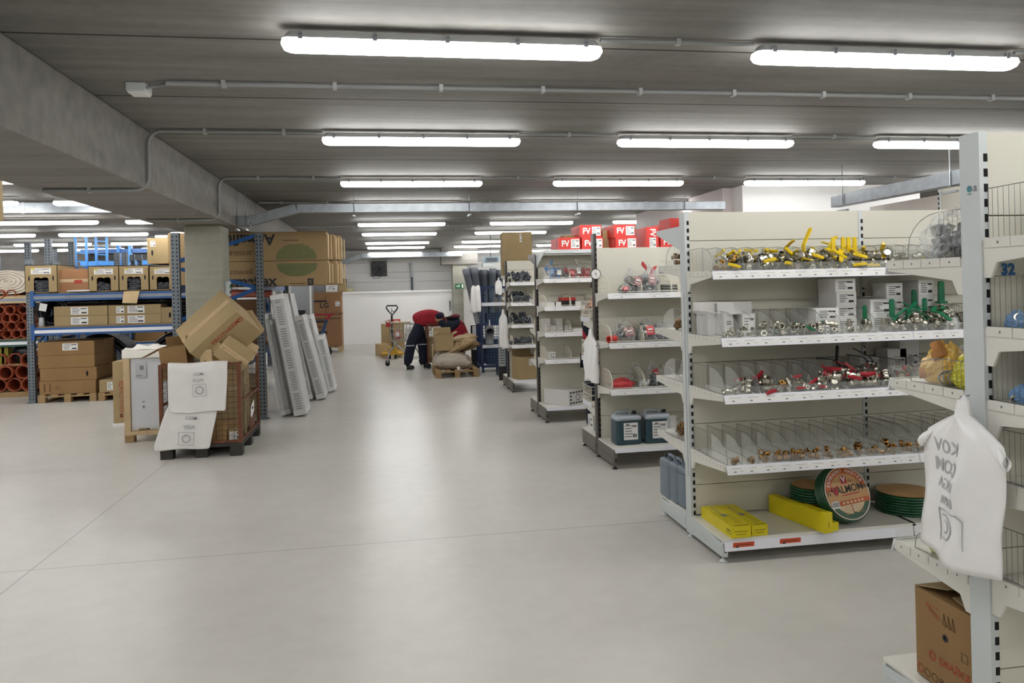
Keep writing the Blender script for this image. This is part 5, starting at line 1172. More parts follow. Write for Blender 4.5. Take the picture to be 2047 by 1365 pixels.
def coil(label, loc, rot, R, r, turns, m_, lay=2, cat='coil', name='pipe_coil'):
    t = thing(name, label, cat, loc, rot)
    for i in range(turns):
        for j in range(lay):
            MB().tube([((R - j * 1.9 * r) * cos(2 * pi * k / 28), (R - j * 1.9 * r) * sin(2 * pi * k / 28), r + i * 1.95 * r) for k in range(28)], r, 6, closed=True).build('turn', [m_], t)
    return t
BLKP = mat('black pipe', '15171b', .35, var=.1)
cx0 = onY(88, 630, YF).x
coil('black pipe coil with a white tag standing at the end of the middle rack level', (cx0 + .06, YF + .55, z2r + .23), (radians(90), 0, 0), .23, .022, 9, BLKP)
for k in range(3): coil('black pipe coil lying behind the flat cartons, %s' % ORD[k], (cx0 + .72 + .64 * k, YF + .68, z2r), (0, 0, k), .27, .025, 8, BLKP, 1)
m = MB(); m.sticker((0, 0, 0), X3, Z3, .11, .12, 0); o = m.build('paper_tag', [PAPER]); o.location = (cx0 - .02, YF + .02, 1.53); o.rotation_euler = (0, radians(12), 0); tag(o, 'white paper tag hanging on the black pipe coil', 'tag')
o = MB().lathe([(.05, 0), (.035, .14), (.02, .15)], 12).build('plastic_bottle', [POSTG]); o.location = (cx0 - .08, YF + .1, z2r); tag(o, 'pale plastic bottle at the rack post on the middle level', 'bottle')
for k in range(3):
    m = MB(); m.tube([(-.5, 0, 0), (-.2, .01, .012), (.1, -.01, 0), (.5, 0, .008)], [.05, .055, .05, .052], 10); o = m.build('wrapped_bundle', [clear('black glossy film', (.012, .012, .015), .97, .12, bump=1, bs=14)]); o.location = (cx0 + .6 + .9 * k, YF + .25, 1.585); tag(o, 'black film wrapped bundle hanging under the top rack level, %s from the end post' % ORD[k], 'bundle')
for k in range(9):
    m = MB().lathe([(.03, 0), (.07, 0), (.07, 2.5), (.03, 2.5), (.03, 0)], 12, 0, RX, True, False); o = m.build('dark_filler_hose', [mat('black foam', '131417', .8, var=.1)]); o.location = (-5.45 + .05 * (k % 3), YF + .5 + .16 * (k % 3), 1.645 - .135 * (k // 3)); tag(o, 'long black foam hose added behind the flat cartons to darken the middle rack level', 'hose', 'black filler hoses in the tube carton rack')  # extra black hoses, added to hide the bright floor and keep this level dark
for k in range(2): coil('black pipe coil added to darken the floor space behind the rack pallets, %s' % ORD[k], (-4.9 + 1.3 * k, 14.75, .5), (radians(90), 0, 0), .5, .045, 6, mat('black pipe', '15171b', .35, var=.1), 2)  # coils put in to darken the space behind the pallets
# floor level: pallets with stacked cartons
def pallet(label, x0, y0, w_, d_, h_=.13, m_=None, plastic=False, name='pallet', front='y'):
    t = thing(name, label, 'pallet', (x0, y0, 0)); mm = m_ or WOOD; bw = .1
    n = 5 if w_ > .6 else 3
    for k in range(n):
        xk = k * (w_ - bw) / (n - 1); MB().box(xk, xk + bw, 0, d_, h_ - .022, h_).build('deck_board', [mm], t, .002)
    for yk in (0, d_ / 2 - .05, d_ - .1): MB().box(0, w_, yk, yk + .1, h_ - .044, h_ - .0225).build('cross_board', [mm], t, .002)
    for xk in (0, w_ / 2 - .05, w_ - .1):
        for yk in (0, d_ / 2 - .05, d_ - .1): MB().box(xk, xk + .1, yk, yk + .1, .02, h_ - .0445).build('block', [mm], t, .002)
        MB().box(xk, xk + .1, 0, d_, 0, .0195).build('bottom_board', [mm], t, .002)
    return t
pallet('wooden pallet under the stack of four long cartons in the rack', -5.5, 13.28, .86, 1.1)
zz = .131
for k, hk in enumerate((.215, .2, .205, .215)):
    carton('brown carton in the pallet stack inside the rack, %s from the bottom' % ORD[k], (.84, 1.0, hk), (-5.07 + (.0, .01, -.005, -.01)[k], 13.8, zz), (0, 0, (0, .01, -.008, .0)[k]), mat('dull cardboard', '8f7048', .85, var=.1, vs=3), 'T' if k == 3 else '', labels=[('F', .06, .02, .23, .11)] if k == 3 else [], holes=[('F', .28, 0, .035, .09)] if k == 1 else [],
           prints=[('F', '@bar', -.34, 0, .02, BRINK, .13), ('F', '@bar', -.26, 0, .014, BRINK, .13), ('F', '@ring', -.15, 0, .03, BRINK)] if k == 0 else [])
    zz += hk + .002
pallet('wooden pallet under the low carton next to the long carton stack', -4.6, 13.25, .8, 1.0)
carton('low brown carton with a white label on the second pallet in the rack', (.78, .9, .2), (-4.2, 13.72, .131), tape='', labels=[('F', -.2, 0, .14, .13)])
# far left: rack with a white roll, orange pipes
rack('dark green and blue rack with orange drain pipes at the edge of the view', -8.4, -5.72, 14.3, 1.0, 2.7, [(1.72, True, WOODP), (.98, True, mat('green beam', '2c4f48', .5))], brace=False)
# rolled insulation: a spiral, seen from its end
def roll(label, loc, a, b_, L_, m_, turns=5):
    t = thing('insulation_roll', label, 'roll', loc); m = MB(); n = 24 * turns; th = .021
    pin, pout = [], []
    for k in range(n + 1):
        u = k / n; ang = 2 * pi * turns * u; s_ = .12 + .88 * u; wob = 1 + .02 * sin(5 * ang)
        pin.append((a * s_ * cos(ang) * wob, b_ * s_ * sin(ang) * wob)); q = 1 - th / (b_ * s_ + .06); pout.append((a * s_ * cos(ang) * wob * q, b_ * s_ * sin(ang) * wob * q))
    vs = [(x, 0, z) for x, z in pin] + [(x, 0, z) for x, z in pout] + [(x, L_, z) for x, z in pin] + [(x, L_, z) for x, z in pout]; N_ = n + 1; fs = []
    for k in range(n): fs += [(k, k + 1, N_ + k + 1, N_ + k), (k, 2 * N_ + k, 2 * N_ + k + 1, k + 1), (N_ + k, N_ + k + 1, 3 * N_ + k + 1, 3 * N_ + k)]
    m.add(vs, fs, 0, False); m.build('sheet', [m_], t); m2 = MB(); m2.disc((0, .02, 0), X3, Z3, a * .9, b_ * .9, n=24); m2.build('core', [FLEECE], t); return t
rcx = onY(26, 571, 14.3)
roll('big roll of off-white fleece on the upper shelf of the orange pipe rack', (rcx.x - .1, 14.32, 1.739 + .23), .42, .225, .9, mat('fleece roll', 'd8d0c2', .95, var=.06, vs=10))
def pipes(rows, z0, r, Y, x0, label, group, L_=1.0, m_=None, wallr=.86, seed=3, skip=()):
    rr = random.Random(seed); first = None; i = 0
    for j, nrow in enumerate(rows):
        for k in range(nrow):
            x = x0 - k * 2.04 * r - (r if j % 2 else 0); z = z0 + r + j * r * 1.78
            if (j, k) in skip: continue
            if first is None:
                first = MB().lathe([(r * wallr, .12), (r * wallr, 0), (r, 0), (r, .1), (r * .93, .14), (r * .93, L_)], 18, 0, Matrix.Rotation(-pi / 2, 4, 'X'), True, False).build('drain_pipe', [m_ or PIPEO]); tag(first, label, 'pipe', group); first.location = (x, Y, z)
            else: dup(first, (x + rr.uniform(-.004, .004), Y + rr.uniform(-.03, .1), z), None, label, group)
            i += 1
xr = onY(50, 650, 14.25).x
pipes((6, 6, 6, 6, 5, 4), .998, .077, 14.25, xr, 'orange drain pipe in the upper pile by the grey post', 'upper orange pipes')
pipes((4, 4, 3), .09, .118, 14.25, xr + .03, 'wide orange drain pipe in the lower pile on the floor', 'lower orange pipes', m_=PIPEO)
o = MB().box(-1.2, .08, 0, .12, 0, .085).box(-1.2, .08, .8, .92, 0, .085).build('timber_skid', [WOOD]); o.location = (xr + .0, 14.3, 0); tag(o, 'timber skid under the wide orange pipes', 'timber')
for k, px in enumerate((2, 10)):
    o = MB().box(-.05, .05, 0, .2, 0, .3).build('yellow_canister', [mat('dim yellow', '8d8418', .5)]); o.location = (onY(px, 710, 14.4).x, 14.4, .56); tag(o, 'yellow canister between the two piles of orange pipes, %s one' % ('outer', 'inner')[k], 'canister')
o = MB().box(-.9, .6, 0, .9, 0, .02).build('shelf_board', [WOOD]); o.location = (xr - .2, 14.32, .54); tag(o, 'wooden board carrying yellow canisters over the wide orange pipes', 'board')
for k in range(3):
    o = MB().box(-.2, .2, 0, .5, 0, .08).build('dark_package', [mat('dark package', '2a2d33', .6, var=.15)]); o.location = (xr - .08 - .42 * k, 14.4, .0 + 1.55 - .03); tag(o, 'dark flat package under the fleece roll, %s from the post' % ORD[k], 'package')
o = MB().lathe([(.02, 0), (.16, 0), (.16, .12), (.02, .12)], 24, 0, Matrix.Rotation(-pi / 2, 4, 'X')).build('black_coil', [BLKP]); o.location = (xr - .12, 14.4, .735); tag(o, 'black round coil beside the yellow canisters', 'coil')
# rows of racks beyond
for k, (x0, y0, nm) in enumerate(((-5.4, 17.2, 'first'), (-8.3, 17.2, 'second'))):
    rack('grey and blue rack standing beyond the tube carton rack, %s from the column' % nm, x0, x0 + 2.75, y0, 1.0, 2.6, [(2.05, False, None), (1.45, True, None), (.7, True, None)])
for k, (x, w_) in enumerate(((-4.9, .5), (-4.2, .6), (-3.4, .5))):
    carton('pale flat pack standing in the far rack, %s from the far post' % ORD[k], (w_, .3, .42), (x, 17.6, 1.47), m=PAPER, tape='', prints=[('F', '@bar', 0, .1 - .05 * i, w_ * .8, INKG, .006) for i in range(4)], name='flat_pack', bevel=.002)
def ladder(label, px0, px1, py0, py1, Y):
    a_ = onY(px0, py1, Y); c_ = onY(px1, py0, Y); t = thing('storage_rack', label, 'rack', (a_.x, Y, a_.z)); w_, h_ = c_.x - a_.x, c_.z - a_.z
    for x in (0, w_): MB().box(x - .02, x + .02, -.02, .02, 0, h_).build('upright', [BLUEL], t)
    for k in range(4): MB().bar((0, 0, h_ * (.15 + .24 * k)), (w_, 0, h_ * (.12 + .24 * k)), .02, .02).build('rung', [BLUEL], t)
    MB().box(-.035, .035, -.03, .03, -a_.z, 0).build('leg', [BLUE], t); MB().box(w_ - .035, w_ + .035, -.03, .03, -a_.z, 0).build('leg', [BLUE], t); return t
ladder('tall bright blue end frame of a far rack, over the worn carton', 152, 172, 462, 532, 16.2); ladder('second bright blue end frame, nearer the half full tube carton', 193, 213, 474, 530, 16.3)
t = thing('storage_rack', 'long bright blue rack beams far behind the tube cartons', 'rack', (0, 19.0, 0))
a_, c_ = onY(160, 500, 19.0), onY(296, 500, 19.0)
for z in (2.78, 2.5): MB().box(a_.x, c_.x + .4, 0, .06, z - .1, z).build('beam', [BLUEL if z < 2.6 else BLUE], t)
for px in (237, 260): x = onY(px, 500, 19.0).x; MB().box(x - .03, x + .03, -.04, .1, 0, 2.9).build('upright', [BLUEL], t)
for px, yy in ((54, 15.35), (107, 17.0)):
    t = thing('rack_post', 'free grey perforated post rising behind the cartons, %s' % ('by the fleece roll' if px < 80 else 'over the worn carton'), 'post', (onY(px, 500, yy).x, yy, 0)); rackpost('', '', (0, 0, 0), onY(px, 484 if px < 80 else 498, yy).z, t)
for k in range(4):
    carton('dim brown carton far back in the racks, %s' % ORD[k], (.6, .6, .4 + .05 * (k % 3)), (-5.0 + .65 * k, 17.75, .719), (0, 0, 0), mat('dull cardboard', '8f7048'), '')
# ---- end frame rack by the aisle, with the long foam cartons
PZ = 2.42
t = thing('pallet_rack', 'rack end frame with blue braces by the aisle, in front of the foam cartons', 'rack', (0, 0, 0))
xl_, xr_ = onY(350, 520, 10.35).x, onY(521, 640, 10.55).x
rackpost('', '', (xr_, 10.55, 0), 2.47, t, .09); rackpost('', '', (xl_, 10.35, 0), 2.47, t, .1)
for (za, zb_) in ((1.38, 1.74), (1.75, 1.5)): pass
def br(pa, pb, Y):
    a_, b_ = onY(*pa, Y), onY(*pb, Y); MB().bar(a_, b_, .012, .05).build('brace', [BLUE], t)
br((360, 521), (518, 468), 10.58); br((362, 538), (519, 576), 10.6); br((519, 574), (360, 640), 10.6); br((360, 650), (519, 715), 10.6); br((519, 715), (360, 790), 10.6)
for z in (1.8, .95): MB().box(xl_, xl_ + .05, 10.4, 13.2, z - .1, z).build('beam', [BLUE], t); MB().box(xr_ - .05, xr_, 10.6, 13.2, z - .1, z).build('beam', [BLUE], t); MB().box(xl_, xr_, 10.7, 13.2, z, z + .015).build('shelf_board', [WOOD], t)
rackpost('', '', (xr_, 13.2, 0), 2.47, t, .09); rackpost('', '', (xl_, 13.2, 0), 2.47, t, .1)
# foam tube cartons, 2 m long, lying across
def foam(label, px1, py0, py1, Y, dep, flip, seed, full=True):
    c_ = onY(px1, py0, Y); a_ = onY(px1, py1, Y); w_, h_ = 2.05, c_.z - a_.z; x = c_.x - w_ / 2
    t = thing('cardboard_box', label, 'box', (x, Y, a_.z)); MB().box(-w_ / 2, w_ / 2, 0, dep, 0, h_).build('body', [mat('foam carton', '9c8461', .85, var=.07, vs=3, spec=.2)], t, .008)
    if full:
        m = MB(); s = -1 if flip else 1; ux, uz = X3 * s, Z3 * s; o = Vector((0, 0, h_ / 2))
        def q(x_, z_): return o + X3 * x_ + Z3 * z_
        ex = .62
        for k in range(-26, 27): # green dome of slanting strokes
            for j in range(8):
                u = k / 26; v = (j + .5 * (k % 2)) / 8
                if u * u + v * v < 1: m.sticker(q(ex + u * .27, (-h_ * .44 + v * h_ * .52) if flip else (h_ * .38 - v * h_ * .52)), X3, Z3, .02, .0085, 1, .001, .9)
        m.text('Armaflex', q(-.03, -h_ * .30 * s if not flip else h_ * .25), ux, uz, .2, 0, .0015)
        m.text('armacell', q(-.13, h_ * .1 if not flip else -h_ * .25), ux, uz, .1, 2, .0015); m.ring(q(-.37 if not flip else .12, h_ * .1 if not flip else -h_ * .25), X3, Z3, .04, .01, 2)
        m.sticker(q(-.13, h_ * .02 if not flip else -h_ * .17), X3, Z3, .4, .006, 2)
        m.sticker(q(.62 if not flip else .55, -h_ * .42 if not flip else h_ * .2), X3, Z3, .2, .012, 2)
        if not flip: m.sticker(q(.79, -h_ * .36), X3, Z3, .08, .09, 0); m.text('C', q(.79, -h_ * .36), X3, Z3, .06, 3, .002)
        m.build('lettering', [INK, GRINK, BRINK, mat('foam carton', '9c8461')], t)
    m = MB()
    for k in range(2): m.box(w_ / 2 + .004 + .03 * k, w_ / 2 + .02 + .03 * k, .02 + .2 * k, dep * .5 + .1 * k, .02, h_ - .04)
    m.build('end_flap', [CARD2], t, .002); return t
foam('long foam tube carton with black lettering, lower front', 655, 520, 569, 10.75, .42, False, 1)
foam('long foam tube carton lettered upside down, stacked on the lower front one', 652, 462, 519.5, 10.75, .42, True, 2)
foam('long foam tube carton behind the lower front one', 672, 521, 569, 11.25, .42, False, 3, False); foam('long foam tube carton behind the upper front one', 668, 468, 520, 11.25, .42, False, 4, False)
foam('rearmost long foam tube carton, lower', 681, 521, 569, 11.75, .42, False, 5, False); foam('rearmost long foam tube carton, upper', 680, 471, 520, 11.75, .42, False, 6, False)
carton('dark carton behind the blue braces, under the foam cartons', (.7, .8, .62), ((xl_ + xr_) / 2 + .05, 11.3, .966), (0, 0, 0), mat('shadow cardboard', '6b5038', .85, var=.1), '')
m = MB(); m.tube([(-.5, 0, 0), (0, .01, .015), (.5, 0, 0)], [.05, .06, .05], 10); o = m.build('wrapped_bundle', [clear('red glossy film', (.5, .12, .08), .8, .12, bump=1, bs=14)]); o.location = ((xl_ + xr_) / 2 + .1, 10.95, 1.66); tag(o, 'shiny red and black wrapped bundle behind the blue braces', 'bundle')
carton('wide carton on the floor behind the wire cage, under the braces', (.7, .7, .5), ((xl_ + xr_) / 2 + .05, 11.3, .0), tape='')
rack('galvanised rack whose top carries a brown carton at the picture edge', -6.2, -3.95, 7.3, .85, 2.4, [(2.4, True, None), (1.2, True, None)], brace=False)
carton('brown carton on top of the rack at the extreme edge of the view', (.7, .5, .46), (onY(7, 410, 8.0).x - .35, 7.75, 2.42), tape='')
sw = onY(449, 577, 9.5)
t = thing('wall_switch', 'small switch box with a green button on the concrete column', 'switch', (-1.898, 9.68, sw.z)); MB().box(0, .05, -.06, .06, -.09, .09).build('switch_case', [POSTG], t, .006); MB().box(-.02, .0, -.2, -.17, -.06, .06).build('mount', [POSTG], t) if False else None; MB().box(.05, .056, -.03, .03, 0, .05).build('button', [GRN], t); MB().box(.05, .056, -.03, .03, -.06, -.02).build('black_button', [BLK], t)
# ================================================================ wire cage of waste cartons, crate, radiators
cg = thing('wire_cage', 'rusty brown wire mesh cage on a dark pallet, full of waste cartons', 'cage', (-2.3, 8.27, 0))
CW, CD, CZ = .80, 1.18, .965
m = MB()
for xk in (0, CW / 2 - .06, CW - .12):
    for yk in (0, CD / 2 - .06, CD - .12): MB().box(xk, xk + .12, yk, yk + .12, 0, .1).build('pallet_block', [mat('dark pallet', '35322e', .8, var=.15)], cg, .003)
MB().box(0, CW, 0, CD, .1, .135).build('pallet_deck', [MATS['dark pallet']], cg, .003)
fr = .018
for x in (fr, CW - fr):
    for y in (fr, CD - fr): MB().box(x - fr, x + fr, y - fr, y + fr, .135, CZ).build('corner_post', [RUST], cg)
for z in (.15, CZ - .012, .55):
    for y in (fr, CD - fr):
        if z == .55 and y < .1: continue
        MB().box(2 * fr, CW - 2 * fr, y - .012, y + .012, z - .012, z + .012).build('frame_rail', [RUST], cg)
    for x in (fr, CW - fr): MB().box(x - .012, x + .012, 2 * fr, CD - 2 * fr, z - .012, z + .012).build('frame_rail', [RUST], cg)
def mesh_panel(a, ux, w_, uz, h_, st=.05, mm=None, r=.0022, parent=None):
    m = MB(); a = Vector(a); n = int(w_ / st); k2 = int(h_ / st)
    for i in range(1, n): m.tube([a + ux * (w_ * i / n), a + ux * (w_ * i / n) + uz * h_], r, 4, cap=False)
    for j in range(1, k2): m.tube([a + uz * (h_ * j / k2), a + uz * (h_ * j / k2) + ux * w_], r, 4, cap=False)
    return m.build('wire_mesh', [mm or RUST], parent)
MESHM = mat('dark wire', '4b4038', .6, .4, var=.2)
for a, ux, w_ in (((fr, fr, .15), X3, CW - 2 * fr), ((fr, CD - fr, .15), X3, CW - 2 * fr), ((fr, fr, .15), Y3, CD - 2 * fr), ((CW - fr, fr, .15), Y3, CD - 2 * fr)): mesh_panel(a, ux, w_, Z3, CZ - .16, .055, MESHM, .0022, cg)
MB().box(CW + .001, CW + .006, .45, .75, .2, .34).build('steel_plate', [RUST], cg); m = MB(); m.add([(CW + .008, .5, .33), (CW + .008, .56, .3), (CW + .008, .72, .36), (CW + .008, .74, .48), (CW + .008, .6, .45), (CW + .008, .52, .42)], [tuple(range(6))]); m.sticker((CW + .009, .62, .4), Y3, Z3, .1, .03, 1); m.build('paper_label', [PAPER, INK], cg)
# the cartons inside and on top
def posed(label, o, n1, n2, n3, s1, s2, s3, mt=None, prints=None, tape=True, flaps=(), open_=None):
    """carton spanned by three orthogonal directions from corner o; n1 x n2 face is the one towards the light"""
    n1 = Vector(n1).normalized(); n2 = (Vector(n2) - n1 * Vector(n2).dot(n1)).normalized(); n3 = n1.cross(n2) if n1.cross(n2).dot(Vector(n3)) > 0 else -n1.cross(n2)
    t = thing('cardboard_box', label, 'box', o); a, b_, c_ = n1 * s1, n2 * s2, n3 * s3; O_ = Vector((0, 0, 0))
    V = [O_, a, a + b_, b_, c_, a + c_, a + b_ + c_, b_ + c_]; fs = [(0, 3, 2, 1), (4, 5, 6, 7), (0, 1, 5, 4), (1, 2, 6, 5), (2, 3, 7, 6), (3, 0, 4, 7)]
    if n1.cross(n2).dot(n3) < 0: fs = [tuple(reversed(f)) for f in fs]
    if open_ is not None: fs = [f for i, f in enumerate(fs) if i != open_]
    ob = MB().add(V, fs).build('body', [mt or CARD], t, .006 if open_ is None else 0)
    if open_ is not None: sd = ob.modifiers.new('thick', 'SOLIDIFY'); sd.thickness = .006; sd.offset = -1
    if tape:
        m = MB(); nn = -n3; u = b_ * .5; m.add([u - n2 * .025 + nn * .0015, u + a - n2 * .025 + nn * .0015, u + a + n2 * .025 + nn * .0015, u + n2 * .025 + nn * .0015], [(0, 1, 2, 3)]); m.build('tape', [TAPE], t)
        m = MB(); m.add([u - n2 * .002 + nn * .002, u + a - n2 * .002 + nn * .002, u + a + n2 * .002 + nn * .002, u + n2 * .002 + nn * .002], [(0, 1, 2, 3)]); m.build('seam', [CARDIN], t)
    for fl in flaps:
        m = MB(); m.prism([Vector(p) for p in fl[0]], fl[1], .005); m.build('flap', [mt or CARD], t)
    return t, n1, n2, n3, a, b_, c_
YB = 8.62
oL = onY(350, 660, YB)
t, n1, n2, n3, a, b_, c_ = posed('largest pale carton tipped up on the heap in the wire cage', oL, (.746, .02, .666), (.48, -.70, -.53), (.466, .715, -.522), .63, .44, .46, CARD)
m = MB(); o = b_ + a * .62 + c_ * .24; m.text('PROTHERM', o, n1, -n3, .07, 0, .003) ; m.ring(b_ + a * .93 + c_ * .24, n1, -n3, .03, .008, 0, .003); m.text('P', b_ + a * .93 + c_ * .24, n1, -n3, .04, 0, .003); m.build('lettering', [REDINK], t)
m = MB(); m.prism([a + c_ * .98, a + b_ + c_ * .98, a + b_ * .95 + c_ * 1.0 + n1 * .03, a + b_ * .1 + c_ + n1 * .05], n3, .004); m.build('flap', [CARD2], t)
p = onY(400, 635, 8.45)
posed('square brown carton leaning at the rail of the wire cage, tape on its edge', onY(457, 669, 8.4), (.77, .1, -.63), (-.63, -.12, -.77), (.1, .99, .1), .34, .26, .24, CARD)
posed('half-open brown carton lying at the front of the cage heap', onY(420, 700, 8.42), (.75, .05, -.42), (-.4, -.2, -.8), (0, 1, 0), .24, .2, .25, mat('dull cardboard', '8f7048'), None, False)
posed('pale small carton with clear tape at the rear rail of the cage', onY(478, 670, 9.0), (.75, .3, -.5), (-.3, -.5, -.7), (.4, .8, .1), .26, .2, .2, CARD2)
tw, *_ = posed('narrow open carton standing between the others in the cage heap', onY(398, 672, 8.5), (.55, .0, .5), (.55, -.35, -.6), (.2, .9, -.1), .12, .3, .2, CARD, None, False, open_=2)
posed('flattened torn carton sticking up in the cage heap', onY(385, 668, 8.52), (.6, .1, .35), (.3, -.3, -.9), (.1, .9, .1), .14, .3, .03, CARDIN, None, False)
t = carton('open carton with a drooping side flap over the crate side of the cage', (.26, .36, .34), (onY(352, 700, 8.5).x, 8.62, .80), (0, radians(-6), radians(3)), mat('dull cardboard', '8f7048'), flaps=[('L', -22, .2), ('B', 110, .1), ('R', 75, .1)], name='cardboard_box')
carton('small brown carton with tan tape beside the flap carton in the cage', (.13, .3, .27), (-1.83, 8.55, .84), (radians(3), 0, radians(-12)), CARD2, '')
carton('folded waste carton low in the cage behind the mesh', (.34, .5, .5), (-1.72, 8.85, .137), (0, 0, .15), CARD, ''); carton('dark waste carton at the bottom of the cage, nearer corner', (.3, .3, .2), (-1.78, 8.5, .137), (0, 0, -.2), mat('dull cardboard', '8f7048'), '')
carton('white lined waste carton at the bottom corner of the cage', (.14, .14, .12), (-1.6, 8.42, .137), (0, 0, .3), CARD, '', [('F', 0, 0, .11, .08)]); carton('brown waste carton filling the crate side of the cage', (.3, .6, .55), (-2.08, 8.9, .137), (0, 0, 0), CARD, '')
carton('upright waste carton at the far end of the cage', (.5, .3, .72), (-1.85, 9.22, .137), (0, 0, 0), CARD2, '')
# white plastic sacks draped over the rail
def sheet(label, rows, y0, seed, nx=18, prints=(), amp=.012, top_fold=False):
    """a plastic sheet: rows = (z, x_left, x_right) from the top down, hanging in front of y0"""
    t = thing('plastic_sack', label, 'sack'); rr = random.Random(seed); ph = [rr.uniform(0, 6) for _ in range(5)]; R_ = len(rows)
    def q(i, u):
        z, xl, xr, dy = rows[i]; x = xl + (xr - xl) * u
        return Vector((x, y0 + dy + amp * (sin(9 * u + ph[0] + i * .7) * .5 + sin(4 * u + ph[1] - i * .4)), z + .006 * sin(7 * u + ph[2])))
    vs = [q(i, j / nx) for i in range(R_) for j in range(nx + 1)]; fs = [(i * (nx + 1) + j, (i + 1) * (nx + 1) + j, (i + 1) * (nx + 1) + j + 1, i * (nx + 1) + j + 1) for i in range(R_ - 1) for j in range(nx)]
    o = MB().add(vs, fs, 0, True).build('sheet', [mat('sack plastic', 'dcdad6', .32, var=.04, vs=8, bump=.2, bs=14)], t); s_ = o.modifiers.new('sub', 'SUBSURF'); s_.levels = 1; s_.render_levels = 1; sd = o.modifiers.new('thick', 'SOLIDIFY'); sd.thickness = .004
    if prints:
        m = MB()
        for p_ in prints:
            def fn(v): return v
            if p_[0] == 'T': m.text(p_[1], (p_[2], y0 - p_[6], p_[3]), X3, Z3, p_[4], 0, 0, p_[5])
            elif p_[0] == 'R': m.ring((p_[1], y0 - p_[4], p_[2]), X3, Z3, p_[3], p_[3] * .25, 0)
            elif p_[0] == 'B':
                x, z, w_, h_, d_ = p_[1:6]; c, s = cos(p_[6]), sin(p_[6])
                for (u0, v0), (u1, v1) in (((-1, -1), (1, -1)), ((1, -1), (1, 1)), ((1, 1), (-1, 1)), ((-1, 1), (-1, -1))):
                    P_ = [(x + (u * w_ * c - v * h_ * s) / 2, y0 - d_, z + (u * w_ * s + v * h_ * c) / 2) for u, v in ((u0, v0), (u1, v1))]; m.tube(P_, .0018, 4)
        m.build('lettering', [mat('sack print grey', '97999b', .5, var=.1)], t)
    return t
ys = 8.262
def zx(px, py): p = onY(px, py, ys); return p.x, p.z
A = [zx(336, 726), zx(455, 719), zx(338, 818), zx(450, 806)]
xl, xr2 = A[0][0], A[1][0]; zt_p = CZ + .012
up = [(zt_p - .02, xl + .01, xr2 - .01, .16), (zt_p + .004, xl + .005, xr2 - .005, .06), (zt_p + .006, xl, xr2, -.005), (zt_p - .025, xl, xr2, -.026), (zt_p - .15, xl + .0, xr2 + .0, -.03), (zt_p - .3, xl, xr2 - .01, -.034), (zt_p - .42, xl + .0, xr2 - .02, -.042), (zt_p - .48, xl + .02, xr2 - .02, -.046), (zt_p - .5, xl + .045, xr2 - .03, -.05)]
mx = (xl + xr2) / 2 + .01
sheet('folded white plastic sack draped over the front rail of the wire cage', up, ys, 3, prints=[('B', mx + .01, .70, .13, .12, .058, .02), ('R', mx + .01, .70, .042, .058), ('T', 'KOV', mx, .8, .05, 0, .055), ('T', 'COM', mx, .865, .04, 0, .052)], amp=.004)
lo = [zx(360, 800), zx(436, 800), zx(330, 830), zx(434, 830), zx(318, 885), zx(424, 900)]
lw = [(.6, xl + .02, xr2 - .1, -.02), (.5, xl - .03, xr2 - .11, -.024), (.42, xl - .06, xr2 - .12, -.03), (.3, xl - .1, xr2 - .15, -.035), (.2, xl - .13, xr2 - .17, -.04), (.14, xl - .15, xr2 - .18, -.042), (.105, xl - .14, xr2 - .19, -.044)]
sheet('second white plastic sack hanging crooked below the folded one on the cage', lw, ys, 5, prints=[('B', mx - .13, .215, .15, .13, .058, -.08), ('R', mx - .13, .215, .042, .058), ('T', 'VIGA', mx - .1, .33, .05, -.08, .055), ('T', 'COM', mx - .08, .42, .05, -.08, .05)], amp=.004)
# white wrapped crate and carton
cr_ = thing('appliance_crate', 'tall white wrapped appliance on a small wooden base beside the cage', 'crate', (-2.98, 9.36, 0))
WC, DC, HC = .64, .6, 1.06
MB().box(.07, WC - .07, .02, DC, .15, HC - .1).build('wrapped_body', [mat('wrapped panel', 'c9cacd', .25, var=.05, vs=3, bump=.25, bs=6, spec=.6)], cr_, .01)
for x in (0, WC - .06): MB().box(x, x + .07, 0, .05, .12, HC - .09).build('corner_batten', [WOODP], cr_, .004)
m = MB()
for i in range(13):
    for j in range(9): m.v.append((-.01 + (WC + .02) * i / 12, -.012 + (DC + .03) * j / 8, HC + .018 * sin(i * 1.7 + j) * (1 if j > 1 else .2) + .012 * j / 8)); 
m.f = [(j * 1 + i * 9, (i + 1) * 9 + j, (i + 1) * 9 + j + 1, i * 9 + j + 1) for i in range(12) for j in range(8)]; m.m = [0] * len(m.f); m.s = [True] * len(m.f)
o = m.build('foam_lid_top', [FOAM], cr_); MB().box(-.01, WC + .01, -.012, DC, HC - .1, HC - .002).build('foam_lid', [FOAM], cr_, .012)
MB().box(0, WC, -.005, .09, .08, .125).build('base_board', [WOODP], cr_, .003); MB().box(0, WC, DC - .09, DC, .08, .125).build('base_board', [WOODP], cr_, .003)
for x in (0, WC - .1): MB().box(x, x + .1, 0, .1, 0, .08).build('base_foot', [WOOD], cr_, .003); MB().box(x, x + .1, DC - .1, DC, 0, .08).build('base_foot', [WOOD], cr_, .003)
m = MB(); m.sticker((.19, .02, HC - .24), X3, Z3, .12, .16, 0, .013); m.sticker((.2, .02, HC - .21), X3, Z3, .04, .05, 1, .015); m.sticker((.17, .02, HC - .3), X3, Z3, .06, .01, 1, .015); m.sticker((.21, .02, .4), X3, Z3, .02, .03, 1, .014); m.sticker((.21, .02, .46), X3, Z3, .03, .012, 1, .014); m.build('paper_label', [mat('film label', 'b3b4b6', .4), INKG], cr_)
